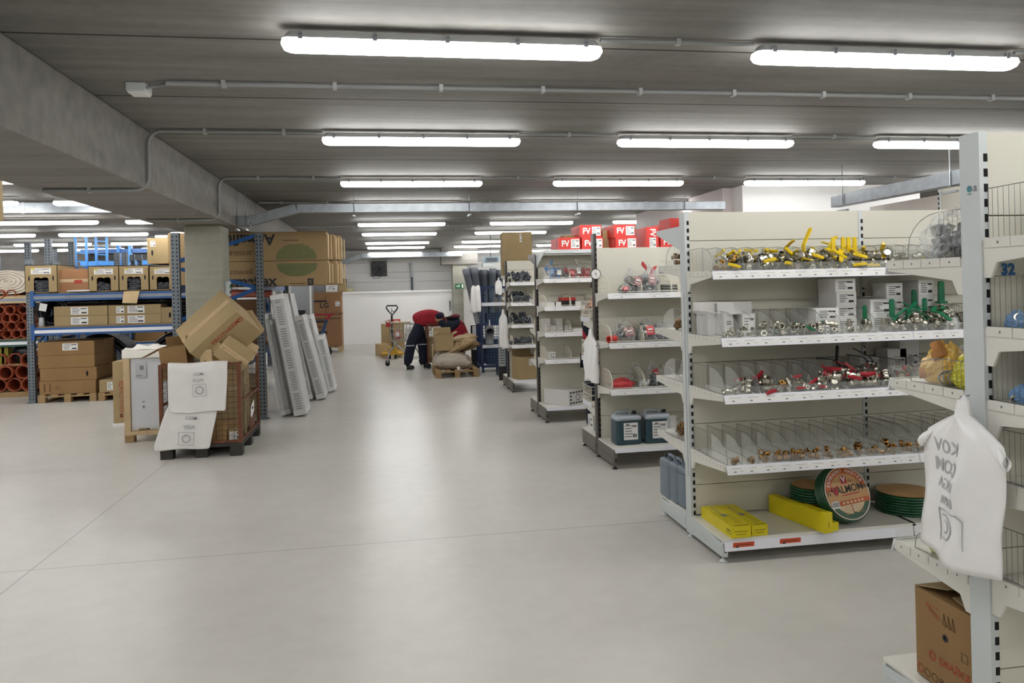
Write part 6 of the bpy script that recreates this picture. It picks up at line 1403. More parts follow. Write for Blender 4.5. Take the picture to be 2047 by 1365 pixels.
pc = carton('tall brown carton with red lettering running down it, behind the white crate', (.5, .4, .80), (-3.27, 10.85, .03), (0, 0, 0), CARD, '', prints=[('F', '@ring', -.13, .1, .045, REDINK), ('F', 'P', -.13, .1, .05, REDINK)] + [('F', c_, -.155, -.02 - .06 * i, .05, REDINK, -pi / 2) for i, c_ in enumerate('DRAZIC'[:0])])
m = MB(); m.text('PROTHERM', (-.15, -.2, .26), -Z3, X3, .075, 0, .002); m.build('lettering', [mat('faded red ink', '9c5a3c', .7)], pc)
m = MB().box(-.26, .26, -.21, .21, 0, .028).build('cardboard_sheet', [PAPER]); m.location = (-3.27, 10.85, 0); tag(m, 'white sheet lying under the tall brown carton', 'sheet')
# ---- leaning radiators in film
RADM = mat('wrapped radiator', 'cfcfcd', .28, .0, var=.1, vs=7, bump=.5, bs=22, spec=.6); RADG = mat('radiator grille', '8b8c8c', .4, .4, var=.1)
def radiator(label, pb, pt_, Yb, wd, L_, D_=.55, grille=True, strip=False, n_g=24):
    """pb, pt: bottom and top of the near edge's left corner in the photograph; wd: visible thickness in metres"""
    b0 = onZ(pb[0], pb[1], 0.012); t0 = onY(pt_[0], pt_[1], b0.y)
    ax = (t0 - b0); L_ = ax.length; ang = atan2(ax.x, ax.z)
    t = thing('panel_radiator', label, 'radiator', b0, (0, ang, 0))
    th = wd
    m = MB(); m.box(0, th * .26, 0, D_, 0, L_).build('front_panel', [RADM], t, .012); MB().box(th * .74, th, 0, D_, 0, L_).build('back_panel', [RADM], t, .012); MB().box(th * .26, th * .74, .02, D_ - .01, .01, L_ - .01).build('core', [RADM], t)
    if grille:
        g_ = MB(); g_.box(th * .2, th * .8, -.004, .02, .01, L_ - .01)
        nn = int(L_ / .035)
        for k in range(nn):
            z = .05 + (L_ - .1) * k / nn
            if k % 9 == 8: continue
            g_.box(th * .27, th * .73, -.006, -.0035, z, z + (L_ - .1) / nn * .5, 1)
        g_.build('top_grille', [RADM, RADG], t)
    for z in (0, L_ - .07): MB().box(-.006, th + .006, -.012, .05, z, z + .07).build('corner_guard', [PAPER if z else RADM], t, .004)
    m = MB(); m.box(-.004, th + .004, -.009, D_ + .004, -.003, L_ + .004).build('wrap_film', [clear('radiator film', (.85, .86, .88), .18, .15, bump=1, bs=16, edge=.6)], t, .008); return t
radiator('wrapped grey radiator leaning nearest the rack post, behind the others', (563, 831), (527, 628), 0, .05, 1.5, grille=False)
radiator('thin wrapped radiator leaning in front of the one at the rack post', (572, 829), (534, 640), 0, .06, 1.5, grille=False)
radiator('long wrapped radiator with slotted grille facing the aisle, largest of the row', (589, 832), (540, 591), 0, .16, 1.7)
radiator('tall wrapped radiator behind the largest one, leaning high on the rack', (597, 772), (548, 574), 0, .11, 1.7)
radiator('wrapped radiator in the middle of the leaning row', (612, 800), (566, 589), 0, .1, 1.6)
radiator('shorter wrapped radiator with slotted grille, farther along the leaning row', (634, 799), (588, 634), 0, .13, 1.3)
radiator('short wrapped radiator next to last in the leaning row', (645, 786), (606, 632), 0, .12, 1.3)
radiator('shortest wrapped radiator at the end of the leaning row', (659, 783), (634, 672), 0, .09, 1.0, grille=True)
# ================================================================ far end of the aisle
def at(px, Y, py=600): return onY(px, py, Y)
# heat pump carton on a pallet, grey cabinet, boxes on top
LGx0, LGx1 = at(622, 21.5).x, at(682, 21.5).x
pallet('pale wooden pallet under the big heat pump carton', LGx0 - .1, 21.4, LGx1 - LGx0 + .1, .9, .16, WOODP)
lgw = LGx1 - LGx0
LGc = carton('big brown heat pump carton on a pallet at the back wall', (lgw, .8, at(650, 21.5, 584).z - .161), ((LGx0 + LGx1) / 2, 21.85, .161), (0, 0, 0), mat('printed cardboard', '94704f', .85, var=.08, vs=2), '', labels=[('F', lgw * .38, .42, .12, .13)],
            prints=[('F', 'LG', -lgw * .06, .38, .2, INK), ('F', 'INVERTER HEAT PUMP', -.03, .14, .095, BRINK), ('F', '@bar', 0, .02, .78, INK, .02), ('F', '@bar', -.2, .5, .42, INK, .05), ('F', '@bar', -.2, -.05, .42, INK, .06), ('F', '@bar', -.2, -.36, .42, INK, .07), ('F', '@bar', -.02, .1, .012, BRINK, 1.1), ('F', '@bar', -.2, -.2, .14, BRINK, .04)])
gcx0, gcx1 = at(598, 20.5).x, at(623, 20.5).x
t = thing('steel_cabinet', 'tall pale grey sheet metal cabinet between the radiators and the heat pump carton', 'cabinet', ((gcx0 + gcx1) / 2 - .1, 20.5, 0)); ww = gcx1 - gcx0 + .2
MB().box(-ww / 2, ww / 2, 0, .6, .05, at(600, 20.5, 570).z - .02).build('cabinet_body', [mat('cabinet grey', '9c9fa0', .35, .3, var=.08, vs=2)], t, .015); MB().box(ww / 2 - .05, ww / 2, -.02, .0, .05, at(600, 20.5, 570).z - .02).build('edge_profile', [PAPER], t, .006); MB().prism([(-.1, -.005, 1.2), (.1, -.005, 1.2), (.07, -.005, 1.0), (-.06, -.005, 1.0)], (0, -1, 0), .05).build('handle_box', [BLK], t, .01)
MB().box(-ww / 2 + .03, ww / 2 - .03, .03, .57, 0, .05).build('plinth', [BLK], t)
ztop = at(650, 21.5, 584).z
for px0, px1, hpx, lab, mm in ((624, 651, 16, 'grey carton on top of the heat pump carton', mat('grey carton', '77797b', .6)), (652, 676, 16, 'white printed carton on top of the heat pump carton', PAPER), (677, 692, 17, 'brown carton at the wall ledge beyond the heat pump carton', CARD)):
    x0, x1 = at(px0, 21.7).x, at(px1, 21.7).x
    carton(lab, (x1 - x0, .4, hpx * 22 / 1530), ((x0 + x1) / 2, 21.8, ztop + .002), (0, 0, 0), mm, '', [('F', 0, 0, .2, .12)] if mm is PAPER else [])
for px0, px1, py0, lab, mm in ((684, 693, 556, 'small dark brown carton on the wall ledge', mat('shadow cardboard', '6b5038', .85, var=.1)), (693, 706, 578, 'pale yellow carton on the wall ledge', mat('pale yellow', 'c9bf86', .6))):
    x0, x1 = at(px0, 24.6).x, at(px1, 24.6).x; carton(lab, (x1 - x0, .3, max(.12, at(px0, 24.6, py0).z - 1.66)), ((x0 + x1) / 2, 24.75, 1.642), (0, 0, 0), mm, '', [('F', 0, 0, .1, .06)] if px0 > 690 else [])
x0 = at(686, 24.55).x; carton('small red carton on the wall ledge', (.16, .12, .1), (x0, 24.5, 1.642), m=REDBOX, tape='')
# hand truck
hb = onZ(652, 714); ht = thing('hand_truck', 'blue two-wheeled hand truck with red crossbar leaning against the stacked goods', 'hand truck', (hb.x, hb.y, 0))
tp = onY(661, 628, hb.y + .1); md = onY(647, 661, hb.y)
off = Vector((hb.x, hb.y, 0))
for dy in (-.17, .17):
    m = MB(); m.tube([Vector((-.12, dy, .12)), Vector((md.x - hb.x - .02, dy, md.z)), Vector((tp.x - hb.x - .08, dy, tp.z - .12))], .028, 8); m.build('side_tube', [mat('hand truck blue', '24466e', .4)], ht)
    m = MB(); m.tube([Vector((tp.x - hb.x - .08, dy, tp.z - .12)), Vector((tp.x - hb.x, dy, tp.z))], .028, 8); m.build('red_grip', [REDC], ht)
    w_ = MB(); T_ = Matrix.Translation((0, dy * 1.5 - .04, .13)) @ Matrix.Rotation(-pi / 2, 4, 'X'); w_.lathe([(.05, 0), (.13, .005), (.135, .04), (.13, .08), (.05, .085)], 20, 0, T_); wo = w_.build('wheel', [RUBBER], ht); MB().lathe([(0, -.004), (.06, -.004), (.06, .089), (0, .089)], 14, 0, T_).build('rim', [RED], wo)
for z in (.35, .7): MB().bar((-.1 + z * .13, -.17, z), (-.1 + z * .13, .17, z), .025, .04).build('cross_tie', [MATS['hand truck blue']], ht)
m = MB(); m.tube([Vector((tp.x - hb.x - .55, -.05, tp.z + .0)), Vector((tp.x - hb.x + .1, .05, tp.z))], .018, 8); m.build('crossbar', [REDC], ht); MB().box(-.1, .28, -.2, .2, .0, .012).build('toe_plate', [MATS['hand truck blue']], ht) if False else MB().box(-.42, -.1, -.2, .2, .02, .035).build('toe_plate', [MATS['hand truck blue']], ht); MB().bar((-.0, -.26, .13), (0, .26, .13), .03, .03).build('axle', [BLK], ht)
# ---------------------------------------------------------------- person bending
def skin(name, bones, mats_, parent, sub=2, root=0):
    """bones: list of chains of (x, y, z, radius); a chain may start with an index tuple ('j', i) to branch from a joint"""
    V, E, R_ = [], [], []
    for ch in bones:
        prev = None
        for p in ch:
            if p[0] == 'j': prev = p[1]; continue
            V.append(p[:3]); R_.append(p[3]); i = len(V) - 1
            if prev is not None: E.append((prev, i))
            prev = i
    me = bpy.data.meshes.new(name); me.from_pydata(V, E, []); me.update(); o = bpy.data.objects.new(name, me); COL.objects.link(o); o.parent = parent
    s = o.modifiers.new('skin', 'SKIN'); s.use_smooth_shade = True; s.branch_smoothing = .6
    for i, r in enumerate(R_):
        d = me.skin_vertices[0].data[i]; d.radius = (r, r) if not isinstance(r, tuple) else r; d.use_root = (i == root)
    if sub: q = o.modifiers.new('sub', 'SUBSURF'); q.levels = sub; q.render_levels = sub
    me.materials.append(mats_); return o
def hand(parent, o, d, side, up, mm=None):
    """palm, four fingers and thumb: o wrist, d pointing direction"""
    d = Vector(d).normalized(); s = Vector(side).normalized(); u = Vector(up).normalized(); o = Vector(o)
    ch = [[tuple(o) + (.026,), tuple(o + d * .045) + (.034,), tuple(o + d * .085) + (.03,)]]
    skin('palm', ch, mm or SKIN, parent, 1)
    for k in range(4):
        b = o + d * .09 + s * (-.03 + .02 * k); l = (.065, .078, .072, .055)[k]
        skin('finger', [[tuple(b - d * .02) + (.0095,), tuple(b + d * l * .5 - u * .006) + (.009,), tuple(b + d * l * .85 - u * .026) + (.008,)]], mm or SKIN, parent, 1)
    b = o + d * .03 - s * .034; skin('thumb', [[tuple(b + s * .012) + (.011,), tuple(b - s * .018 + d * .03 - u * .01) + (.0105,), tuple(b - s * .022 + d * .06 - u * .022) + (.009,)]], mm or SKIN, parent, 1)
def head(parent, c, f, up, hair=True, cap=None):
    """head with face: c centre, f facing direction, up crown direction"""
    f = Vector(f).normalized(); up = Vector(up); up = (up - f * up.dot(f)).normalized(); r = up.cross(f) * -1
    T = Matrix((( r.x, f.x, up.x, c[0]), (r.y, f.y, up.y, c[1]), (r.z, f.z, up.z, c[2]), (0, 0, 0, 1)))
    prof = []
    m = MB(); nu, nv = 20, 14; vs = []
    for i in range(nv + 1):
        a = -pi / 2 + pi * i / nv
        for j in range(nu):
            b = 2 * pi * j / nu; x, y, z = cos(a) * cos(b), cos(a) * sin(b), sin(a)
            wx = .077 * (1 - .18 * max(0, -z)); wy = .098 * (1 + (.06 if y < 0 and z > 0 else 0)); X_, Y_, Z_ = x * wx, y * wy + (.012 if z < -.3 and y > 0 else 0), z * .118
            if y > .8 and -.25 < z < .1 and abs(x) < .3: Y_ += .014
            vs.append((X_, Y_, Z_))
    m.add(vs, [(i * nu + j, i * nu + (j + 1) % nu, (i + 1) * nu + (j + 1) % nu, (i + 1) * nu + j) for i in range(nv) for j in range(nu)], 0, True, T); h_ = m.build('head', [SKIN], parent)
    n_ = MB(); n_.add([(-.012, .094, -.03), (.012, .094, -.03), (0, .12, -.028), (0, .098, .02)], [(0, 1, 2), (0, 2, 3), (1, 3, 2)], 0, False, T); n_.build('nose', [SKIN], h_)
    for sx in (-1, 1):
        e = MB(); e.lathe([(0, -.006), (.011, 0), (0, .006)], 10, 0, T @ Matrix.Translation((sx * .03, .09, .008)) @ Matrix.Rotation(pi / 2, 4, 'X')); e.build('eye', [PAPER], h_)
        e = MB(); e.lathe([(.004, -.008), (.02, -.006), (.024, .004), (.006, .008)], 10, 0, T @ Matrix.Translation((sx * .078, -.005, -.005)) @ Matrix.Rotation(pi / 2, 4, 'Y')); e.build('ear', [SKIN], h_)
    mo = MB(); mo.cbox((0, .097, -.055), (.044, .01, .01), 0, T); mo.build('mouth', [mat('lips', '96584a', .5)], h_, .003)
    if hair:
        m = MB(); vs = []; nu, nv = 20, 9
        for i in range(nv + 1):
            a = -.35 + (pi / 2 + .35) * i / nv
            for j in range(nu):
                b = 2 * pi * j / nu; x, y, z = cos(a) * cos(b), cos(a) * sin(b), sin(a); k = .105
                zz = z * .126
                if y > .35 and z < .45: zz = max(zz, .05)
                vs.append((x * .084, y * (.1 if y > 0 else .108), zz + .002))
        m.add(vs, [(i * nu + j, i * nu + (j + 1) % nu, (i + 1) * nu + (j + 1) % nu, (i + 1) * nu + j) for i in range(nv) for j in range(nu)], 0, True, T); m.build('hair' if not cap else 'cap', [cap or HAIR], parent)
yp = 16.3
px_ = lambda x, y: onY(x, y, yp)
pe = thing('person', 'person in navy work trousers and red top bending deep into the wire cart', 'person', (0, 0, 0))
hip = px_(834, 657); hx_, hz = hip.x, .91
fl, fr_ = px_(813, 735).x, px_(846, 733).x
sh = px_(884, 637); shx, shz = sh.x, 1.07
chest = (px_(866, 630).x, yp + .02, 1.14)
legs = [[(hx_, yp, hz, .155), (hx_ - .02, yp - .1, hz - .1, .115), ((fl + hx_) / 2 - .06, yp - .14, .50, .085), (fl, yp - .16, .13, .062)],
        [('j', 0), (hx_ + .05, yp + .1, hz - .1, .115), ((fr_ + hx_) / 2 + .07, yp + .1, .50, .085), (fr_ + .02, yp + .1, .13, .062)]]
skin('body', [[(hx_ - .01, yp, hz + .02, .1), (hx_ + .12, yp, 1.05, .09), (chest[0] - .05, yp, 1.06, .09), (shx, yp, shz - .03, .08), (shx + .09, yp, shz - .06, .05)],
              [('j', 0), (hx_ - .02, yp - .1, hz - .1, .09), ((fl + hx_) / 2 - .06, yp - .14, .50, .06), (fl, yp - .16, .1, .04)], [('j', 0), (hx_ + .05, yp + .1, hz - .1, .09), ((fr_ + hx_) / 2 + .07, yp + .1, .50, .06), (fr_ + .02, yp + .1, .1, .04)],
              [('j', 2), (shx, yp - .17, shz - .08, .045), (shx + .07, yp - .2, .84, .04), (shx + .1, yp - .18, .64, .032)], [('j', 2), (shx, yp + .17, shz - .08, .045), (shx + .12, yp + .2, .84, .04), (shx + .2, yp + .18, .64, .032)]], SKIN, pe)
skin('trousers', [[(hx_ - .02, yp, hz - .02, (.19, .2)), (hx_ + .1, yp, hz + .07, (.18, .2))], [('j', 0), (hx_ - .03, yp - .1, hz - .16, .15), ((fl + hx_) / 2 - .03, yp - .14, .50, .115), (fl + .01, yp - .16, .08, .1)], [('j', 0), (hx_ + .06, yp + .1, hz - .16, .15), ((fr_ + hx_) / 2 + .06, yp + .1, .50, .115), (fr_ + .02, yp + .1, .08, .1)]], NAVY, pe)
skin('jacket', [[(hx_ - .07, yp, hz + .05, (.15, .17)), (hx_ + .05, yp, hz + .12, (.16, .19)), (hx_ + .2, yp, 1.06, (.15, .2)), (chest[0] - .02, yp, 1.06, (.15, .2)), (shx - .04, yp, shz - .06, (.12, .17)), (shx + .07, yp, shz - .1, (.07, .07))]], REDC, pe)
for dy, dx in ((-.2, .02), (.2, .1)):
    s_ = skin('sleeve', [[(shx - .06, yp + dy * .8, shz - .06, .09), (shx + .04 + dx * .4, yp + dy * 1.1, .86, .072), (shx + .1 + dx, yp + dy * .9, .66, .055)]], NAVY, pe)
    hand(pe, (shx + .105 + dx, yp + dy * .9, .64), (.25, 0, -1), (0, 1, 0), (-1, 0, -.2), mm=SKIN)
skin('yoke', [[(shx - .1, yp - .18, shz - .0, .085), (shx - .02, yp, shz + .03, .09), (shx - .1, yp + .18, shz - .0, .085)]], NAVY, pe)
head(pe, (shx + .17, yp, shz - .09), (.45, 0, -.9), (.85, .0, .5))
for fx_, dy in ((fl, -.16), (fr_ + .02, .1)):
    skin('boot', [[(fx_ - .05, yp + dy, .055, .052), (fx_ + .03, yp + dy - .01, .05, .054), (fx_ + .16, yp + dy - .03, .042, .042)], [('j', 0), (fx_ - .02, yp + dy, .14, .06)]], BLK, pe, 1)
    MB().lathe([(.119, 0), (.119, .025)], 16, 0, Matrix.Translation(((fx_ + hx_) / 2 - (.05 if dy < 0 else -.06), yp + dy * 1.0 - .0, .49)), True, False).build('reflective_band', [mat('reflective', 'aeb4b8', .3, .3)], pe)
# ---------------------------------------------------------------- shopping trolley
tc = onZ(775, 731); T0 = Vector((tc.x, 17.0, 0)); tr = thing('shopping_trolley', 'steel shopping trolley with red corners and yellow handle beside the bending person', 'trolley', T0)
CH = mat('trolley steel', 'a3a199', .35, .5, var=.1)
def tx(px, py, Y=17.0): p = onY(px, py, Y); return (p.x - T0.x, Y - T0.y, p.z)
hl, hr = tx(775, 646), tx(808, 645)
BW = .5
fx0 = hl[0]
basket = MB()
lo = [(tx(785, 684)[0], .06, .55), (tx(845, 684)[0], .06, .5), (tx(845, 684)[0], BW - .06, .5), (tx(785, 684)[0], BW - .06, .55)]
hi = [(hl[0], 0, .95), (hl[0] + 1.0, .03, .86), (hl[0] + 1.0, BW - .03, .86), (hl[0], BW, .95)]
for ring_ in (lo, hi): basket.tube(ring_, .009, 6, closed=True)
for a, b_ in ((0, 1), (1, 2), (2, 3), (3, 0)):
    for k in range(12 if a % 2 == 0 else 7):
        u = k / (12 if a % 2 == 0 else 7); basket.tube([Vector(lo[a]).lerp(Vector(lo[b_]), u), Vector(hi[a]).lerp(Vector(hi[b_]), u)], .005, 4, cap=False)
    for z in (.33, .66): basket.tube([Vector(lo[a]).lerp(Vector(hi[a]), z), Vector(lo[b_]).lerp(Vector(hi[b_]), z)], .005, 4, cap=False)
for k in range(1, 10): basket.tube([Vector(lo[0]).lerp(Vector(lo[1]), k / 10), Vector(lo[3]).lerp(Vector(lo[2]), k / 10)], .0035, 4, cap=False)
basket.build('basket', [CH], tr)
for y_ in (.03, BW - .03):
    m = MB(); m.tube([(hl[0] + .02, y_, .93), (lo[0][0] - .02, y_, .56), (lo[0][0] + .06, y_, .48), (tx(798, 705)[0], y_, .4), (tx(825, 725)[0], y_, .14)], .014, 8); m.build('frame_tube', [CH], tr)
    m = MB(); m.tube([(lo[0][0] + .12, y_, .47), (tx(780, 705)[0], y_, .33), (0.0, y_, .12)], .014, 8); m.build('front_leg', [CH], tr)
    m = MB(); m.tube([(lo[1][0] - .2, y_, .46), (lo[1][0] - .03, y_, .14)], .014, 8); m.build('rear_leg', [CH], tr)
    MB().tube([(tx(825, 725)[0], y_, .14), (lo[1][0] - .03, y_, .14)], .01, 6).build('lower_rail', [CH], tr)
    MB().box(hl[0] - .04, hl[0] + .06, y_ - .03, y_ + .03, .86, .97).build('red_corner', [RED], tr, .01)
    for xw in (0, lo[1][0] - .03):
        MB().box(xw - .02, xw + .02, y_ - .025, y_ + .025, .08, .14).build('castor_fork', [CH], tr, .004); MB().lathe([(.02, -.014), (.05, -.014), (.05, .014), (.02, .014)], 14, 0, Matrix.Translation((xw, y_, .05)) @ Matrix.Rotation(pi / 2, 4, 'X')).build('wheel', [RUBBER], tr)
MB().tube([(hl[0], 0, .955), (hl[0], BW, .96)], .02, 8).build('handle_bar', [mat('handle yellow', 'd8c9a0', .4)], tr); m = MB(); m.tube([(hl[0] + .02, .02, .955), (hl[0] + .5, .0, .95)], .014, 8); m.build('top_rim', [MATS['handle yellow']], tr)
carton('white printed carton in the shopping trolley', (.14, .2, .28), (T0.x + lo[0][0] + .36, 17.2, .56), m=PAPER, tape='', name='small_carton', bevel=.001)
bagged('red and white package in the shopping trolley', (T0.x + lo[0][0] + .13, 17.22, .57), (.2, .2, .22), [REDBOX], 3, 51, PAPER, film=PINKF, s=1.2)
# ---------------------------------------------------------------- yellow pallet truck with looped handle, carton beside
ty = 18.6; th_ = at(783, ty, 630); pt = thing('pallet_truck', 'yellow hand pallet truck with black looped handle behind the trolley', 'pallet truck', (th_.x, ty, 0))
m = MB(); zl = [at(0 + x, ty, y) for x, y in ((784, 630), (775, 620), (772, 615), (774, 611), (784, 611), (793, 611), (795, 615), (792, 620))]
m.tube([(p.x - th_.x, 0, p.z) for p in zl], .018, 8, closed=True); m.build('handle_loop', [BLK], pt)
m = MB(); m.tube([(0, 0, th_.z), (0, .05, .75), (0, .1, .3)], .025, 8); m.build('tiller', [BLK], pt); MB().bar((0, -.005, th_.z + .02), (0, -.005, th_.z + .17), .03, .02).build('lever', [GALV], pt); m = MB(); m.tube([(0, 0, th_.z + .12), (.06, -.01, th_.z + .08)], .008, 6); m.build('trigger', [BLK], pt)
YPT = mat('pallet truck yellow', 'b98f1e', .5, var=.12, vs=12); MB().box(-.1, .1, .1, .26, .1, .3).build('pump_housing', [YPT], pt, .03); MB().prism([(-.1, .08, .1), (.1, .08, .1), (.02, .08, .42), (-.02, .08, .42)], (0, 1, 0), .04).build('mast_bracket', [YPT], pt)
for sx in (-1, 1):
    MB().box(sx * .19 - .075, sx * .19 + .075, .3, 1.4, .07, .12).build('fork', [YPT], pt, .01); MB().lathe([(.02, -.03), (.09, -.03), (.09, .03), (.02, .03)], 16, 0, Matrix.Translation((sx * .07, .18, .09)) @ Matrix.Rotation(pi / 2, 4, 'Y')).build('wheel', [RUBBER], pt)
    MB().lathe([(.01, -.03), (.04, -.03), (.04, .03), (.01, .03)], 12, 0, Matrix.Translation((sx * .19, 1.25, .04)) @ Matrix.Rotation(pi / 2, 4, 'Y')).build('fork_roller', [RUBBER], pt)
cx0, cx1 = at(760, 19.4).x, at(808, 19.4).x
carton('tall brown carton standing behind the yellow pallet truck', (cx1 - cx0, .6, .78), ((cx0 + cx1) / 2, 20.3, .0), tape='T')
carton('brown carton leaning slumped at the foot of the tall carton', (.28, .3, .3), (cx0 + .02, 19.85, 0.0), (0, 0, .3), CARD2, '')
for k, (px, mm, lab) in enumerate(((771, PAPER, 'white packet on the tall carton behind the pallet truck'), (778, clear('rose film', (.75, .4, .42), .8, .3), 'rose packet on the tall carton behind the pallet truck'), (792, REDBOX, 'red and white packet on the tall carton behind the pallet truck'))):
    carton(lab, (.12 if k < 2 else .2, .2, .12), (at(px, 19.8).x, 20.2, .782), m=mm, tape='', labels=[('F', 0, 0, .12, .06)] if k == 2 else [], bevel=.004)
# ---------------------------------------------------------------- wire cart with coats, wrapped pallet
ca = onZ(857, 737); wc = thing('roll_cage', 'brown wire mesh cart the person is reaching into', 'cart', (ca.x, 16.15, 0)); LW, LD, LH = 1.02, .75, .93
wx = at(926, 16.1).x - ca.x
for x in (0, wx):
    for y_ in (0, LD):
        MB().box(x - .02, x + .02, y_ - .02, y_ + .02, .1, LH).build('corner_post', [RUST], wc); MB().lathe([(.02, -.015), (.05, -.015), (.05, .015), (.02, .015)], 12, 0, Matrix.Translation((x, y_, .05)) @ Matrix.Rotation(pi / 2, 4, 'X')).build('castor', [RUBBER], wc)
for z in (.2, LH):
    MB().tube([(0, 0, z), (wx, 0, z), (wx, LD, z), (0, LD, z)], .014, 6, closed=True).build('frame_rail', [RUST], wc)
MB().box(0, wx, 0, LD, .12, .14).build('base_board', [RUST], wc)
for a, ux, w_ in (((0, 0, .2), X3, wx), ((0, LD, .2), X3, wx), ((0, 0, .2), Y3, LD), ((wx, 0, .2), Y3, LD)): mesh_panel(a, ux, w_, Z3, LH - .2, .06, mat('beige wire', '8a7a62', .6), .004, wc)
carton('tall brown carton inside the wire cart', (.3, .3, .85), (ca.x + .52, 16.6, .142), (0, 0, .1), CARD2, '')
carton('brown carton low inside the wire cart', (.35, .4, .5), (ca.x + .2, 16.5, .142), (0, 0, 0), CARD, '')
co = thing('jacket', 'red and black fleece jacket hung over the corner of the wire cart', 'jacket', (ca.x + wx - .18, 16.2, .93))
def drape(mb, rows, seed, nx=14, th=.0):
    rr = random.Random(seed); ph = rr.uniform(0, 6); vs = []
    for (z, xl, xr, y, bul) in rows:
        for j in range(nx + 1):
            u = j / nx; vs.append((xl + (xr - xl) * u, y - bul * sin(pi * u) - .012 * sin(11 * u + ph + z * 6), z + .01 * sin(8 * u + ph)))
    n = nx + 1; return mb.add(vs, [(i * n + j, (i + 1) * n + j, (i + 1) * n + j + 1, i * n + j + 1) for i in range(len(rows) - 1) for j in range(nx)], 0, True)
for nm, rows, mm, sd in (('jacket_body', [(.06, -.12, .14, .06, .02), (.0, -.16, .2, -.05, .05), (-.15, -.17, .26, -.08, .05), (-.32, -.2, .3, -.09, .06), (-.5, -.22, .36, -.09, .05)], REDC, 2), ('jacket_yoke', [(.09, -.14, .1, .08, .0), (.07, -.18, .14, -.06, .07), (-.06, -.2, .08, -.1, .07), (-.14, -.16, .0, -.11, .06)], NAVY, 3), ('jacket_sleeve', [(-.03, -.2, -.06, -.1, .04), (-.2, -.27, -.12, -.11, .05), (-.38, -.22, -.1, -.1, .05)], NAVY, 4)):
    o = drape(MB(), rows, sd).build(nm, [mm], co); q = o.modifiers.new('thick', 'SOLIDIFY'); q.thickness = .02; q = o.modifiers.new('sub', 'SUBSURF'); q.levels = 1; q.render_levels = 1
MB().lathe([(0, 0), (.1, .0), (.11, .03), (.07, .08), (0, .09)], 14, 0, Matrix.Translation((.0, .05, .08))).build('hood', [NAVY], co)
cp = thing('cap', 'red and black cap lying on the jacket at the wire cart corner', 'cap', (ca.x + wx - .16, 16.25, 1.06)); MB().lathe([(.11, 0), (.11, .02), (.085, .05), (.03, .065), (0, .068)], 16).build('crown', [mat('dull red cloth', '6e2530', .9, var=.2)], cp); m = MB(); m.prism([(-.22, -.08, .0), (-.08, -.1, .0), (-.08, .1, .0), (-.22, .08, .0)], (0, 0, 1), .01); m.build('peak', [BLK], cp)
pp = onZ(872, 757); p2 = onZ(957, 752); pwid = p2.x - pp.x
pallet('wooden pallet with film-wrapped goods in front of the blue rack', pp.x, 14.3, pwid, 1.1, .145)
t = thing('wrapped_load', 'low stack of cartons wrapped in glossy film on the pallet', 'load', (pp.x + pwid / 2, 14.85, .146))
film_blob(pwid * 1.04, 1.14, .36, 91, 0, .02).build('film', [FILMW], t)
for k in range(3): MB().box(-pwid * .36 + pwid * .25 * k, -pwid * .36 + pwid * .25 * k + pwid * .22, -.36, .36, .004, .2).build('inner_carton', [mat('wrapped cardboard', '94846e', .8, var=.1)], t, .01)
m = MB(); m.sticker((.02, -.545, -.02), X3, Z3, .06, .16, 0); m.build('paper_tag', [PAPER], t)
carton('square brown carton with a raised flap on the wrapped pallet load', (.35, .32, .3), (at(885, 14.6).x, 14.72, .49), (0, 0, .06), CARD, flaps=[('B', 85, .13), ('R', 30, .1), ('L', 140, .08)])
def crumple(label, loc, size, rot, seed, m_):
    t = thing('paper_bale', label, 'packaging', loc, rot); b = film_blob(size[0], size[1], size[2], seed, 0, .05); b.build('bale_body', [m_], t, smooth_all=False); return t
KRAFT = mat('kraft paper', '9c8159', .45, var=.15, vs=8, bump=.5, bs=14, spec=.6)
crumple('crumpled brown paper bale slanting across the wrapped pallet', (at(922, 14.6).x, 14.72, .50), (.66, .4, .17), (0, radians(-24), .1), 92, KRAFT)
crumple('second crumpled brown paper bale under the slanting one', (at(930, 14.8).x, 14.95, .45), (.6, .5, .16), (0, radians(-14), .0), 93, mat('darker kraft', '7d6446', .55, var=.15, bump=.5, bs=14))
crumple('pale crumpled paper bale on top behind the slanting one', (at(925, 15.0).x, 15.05, .62), (.62, .4, .14), (0, radians(-8), .1), 94, mat('pale kraft', 'b59c76', .55, var=.12, bump=.4, bs=14))
wv = thing('timber_batten', 'short pale batten poking out between the cart and the square carton', 'batten', (at(860, 15.4).x, 15.32, .55)); MB().bar((0, 0, 0), (.3, .02, .1), .04, .03).build('batten', [WOODP], wv); MB().bar((.02, .0, .006), (.02, .0, -.55), .03, .03).build('support', [WOODP], wv)
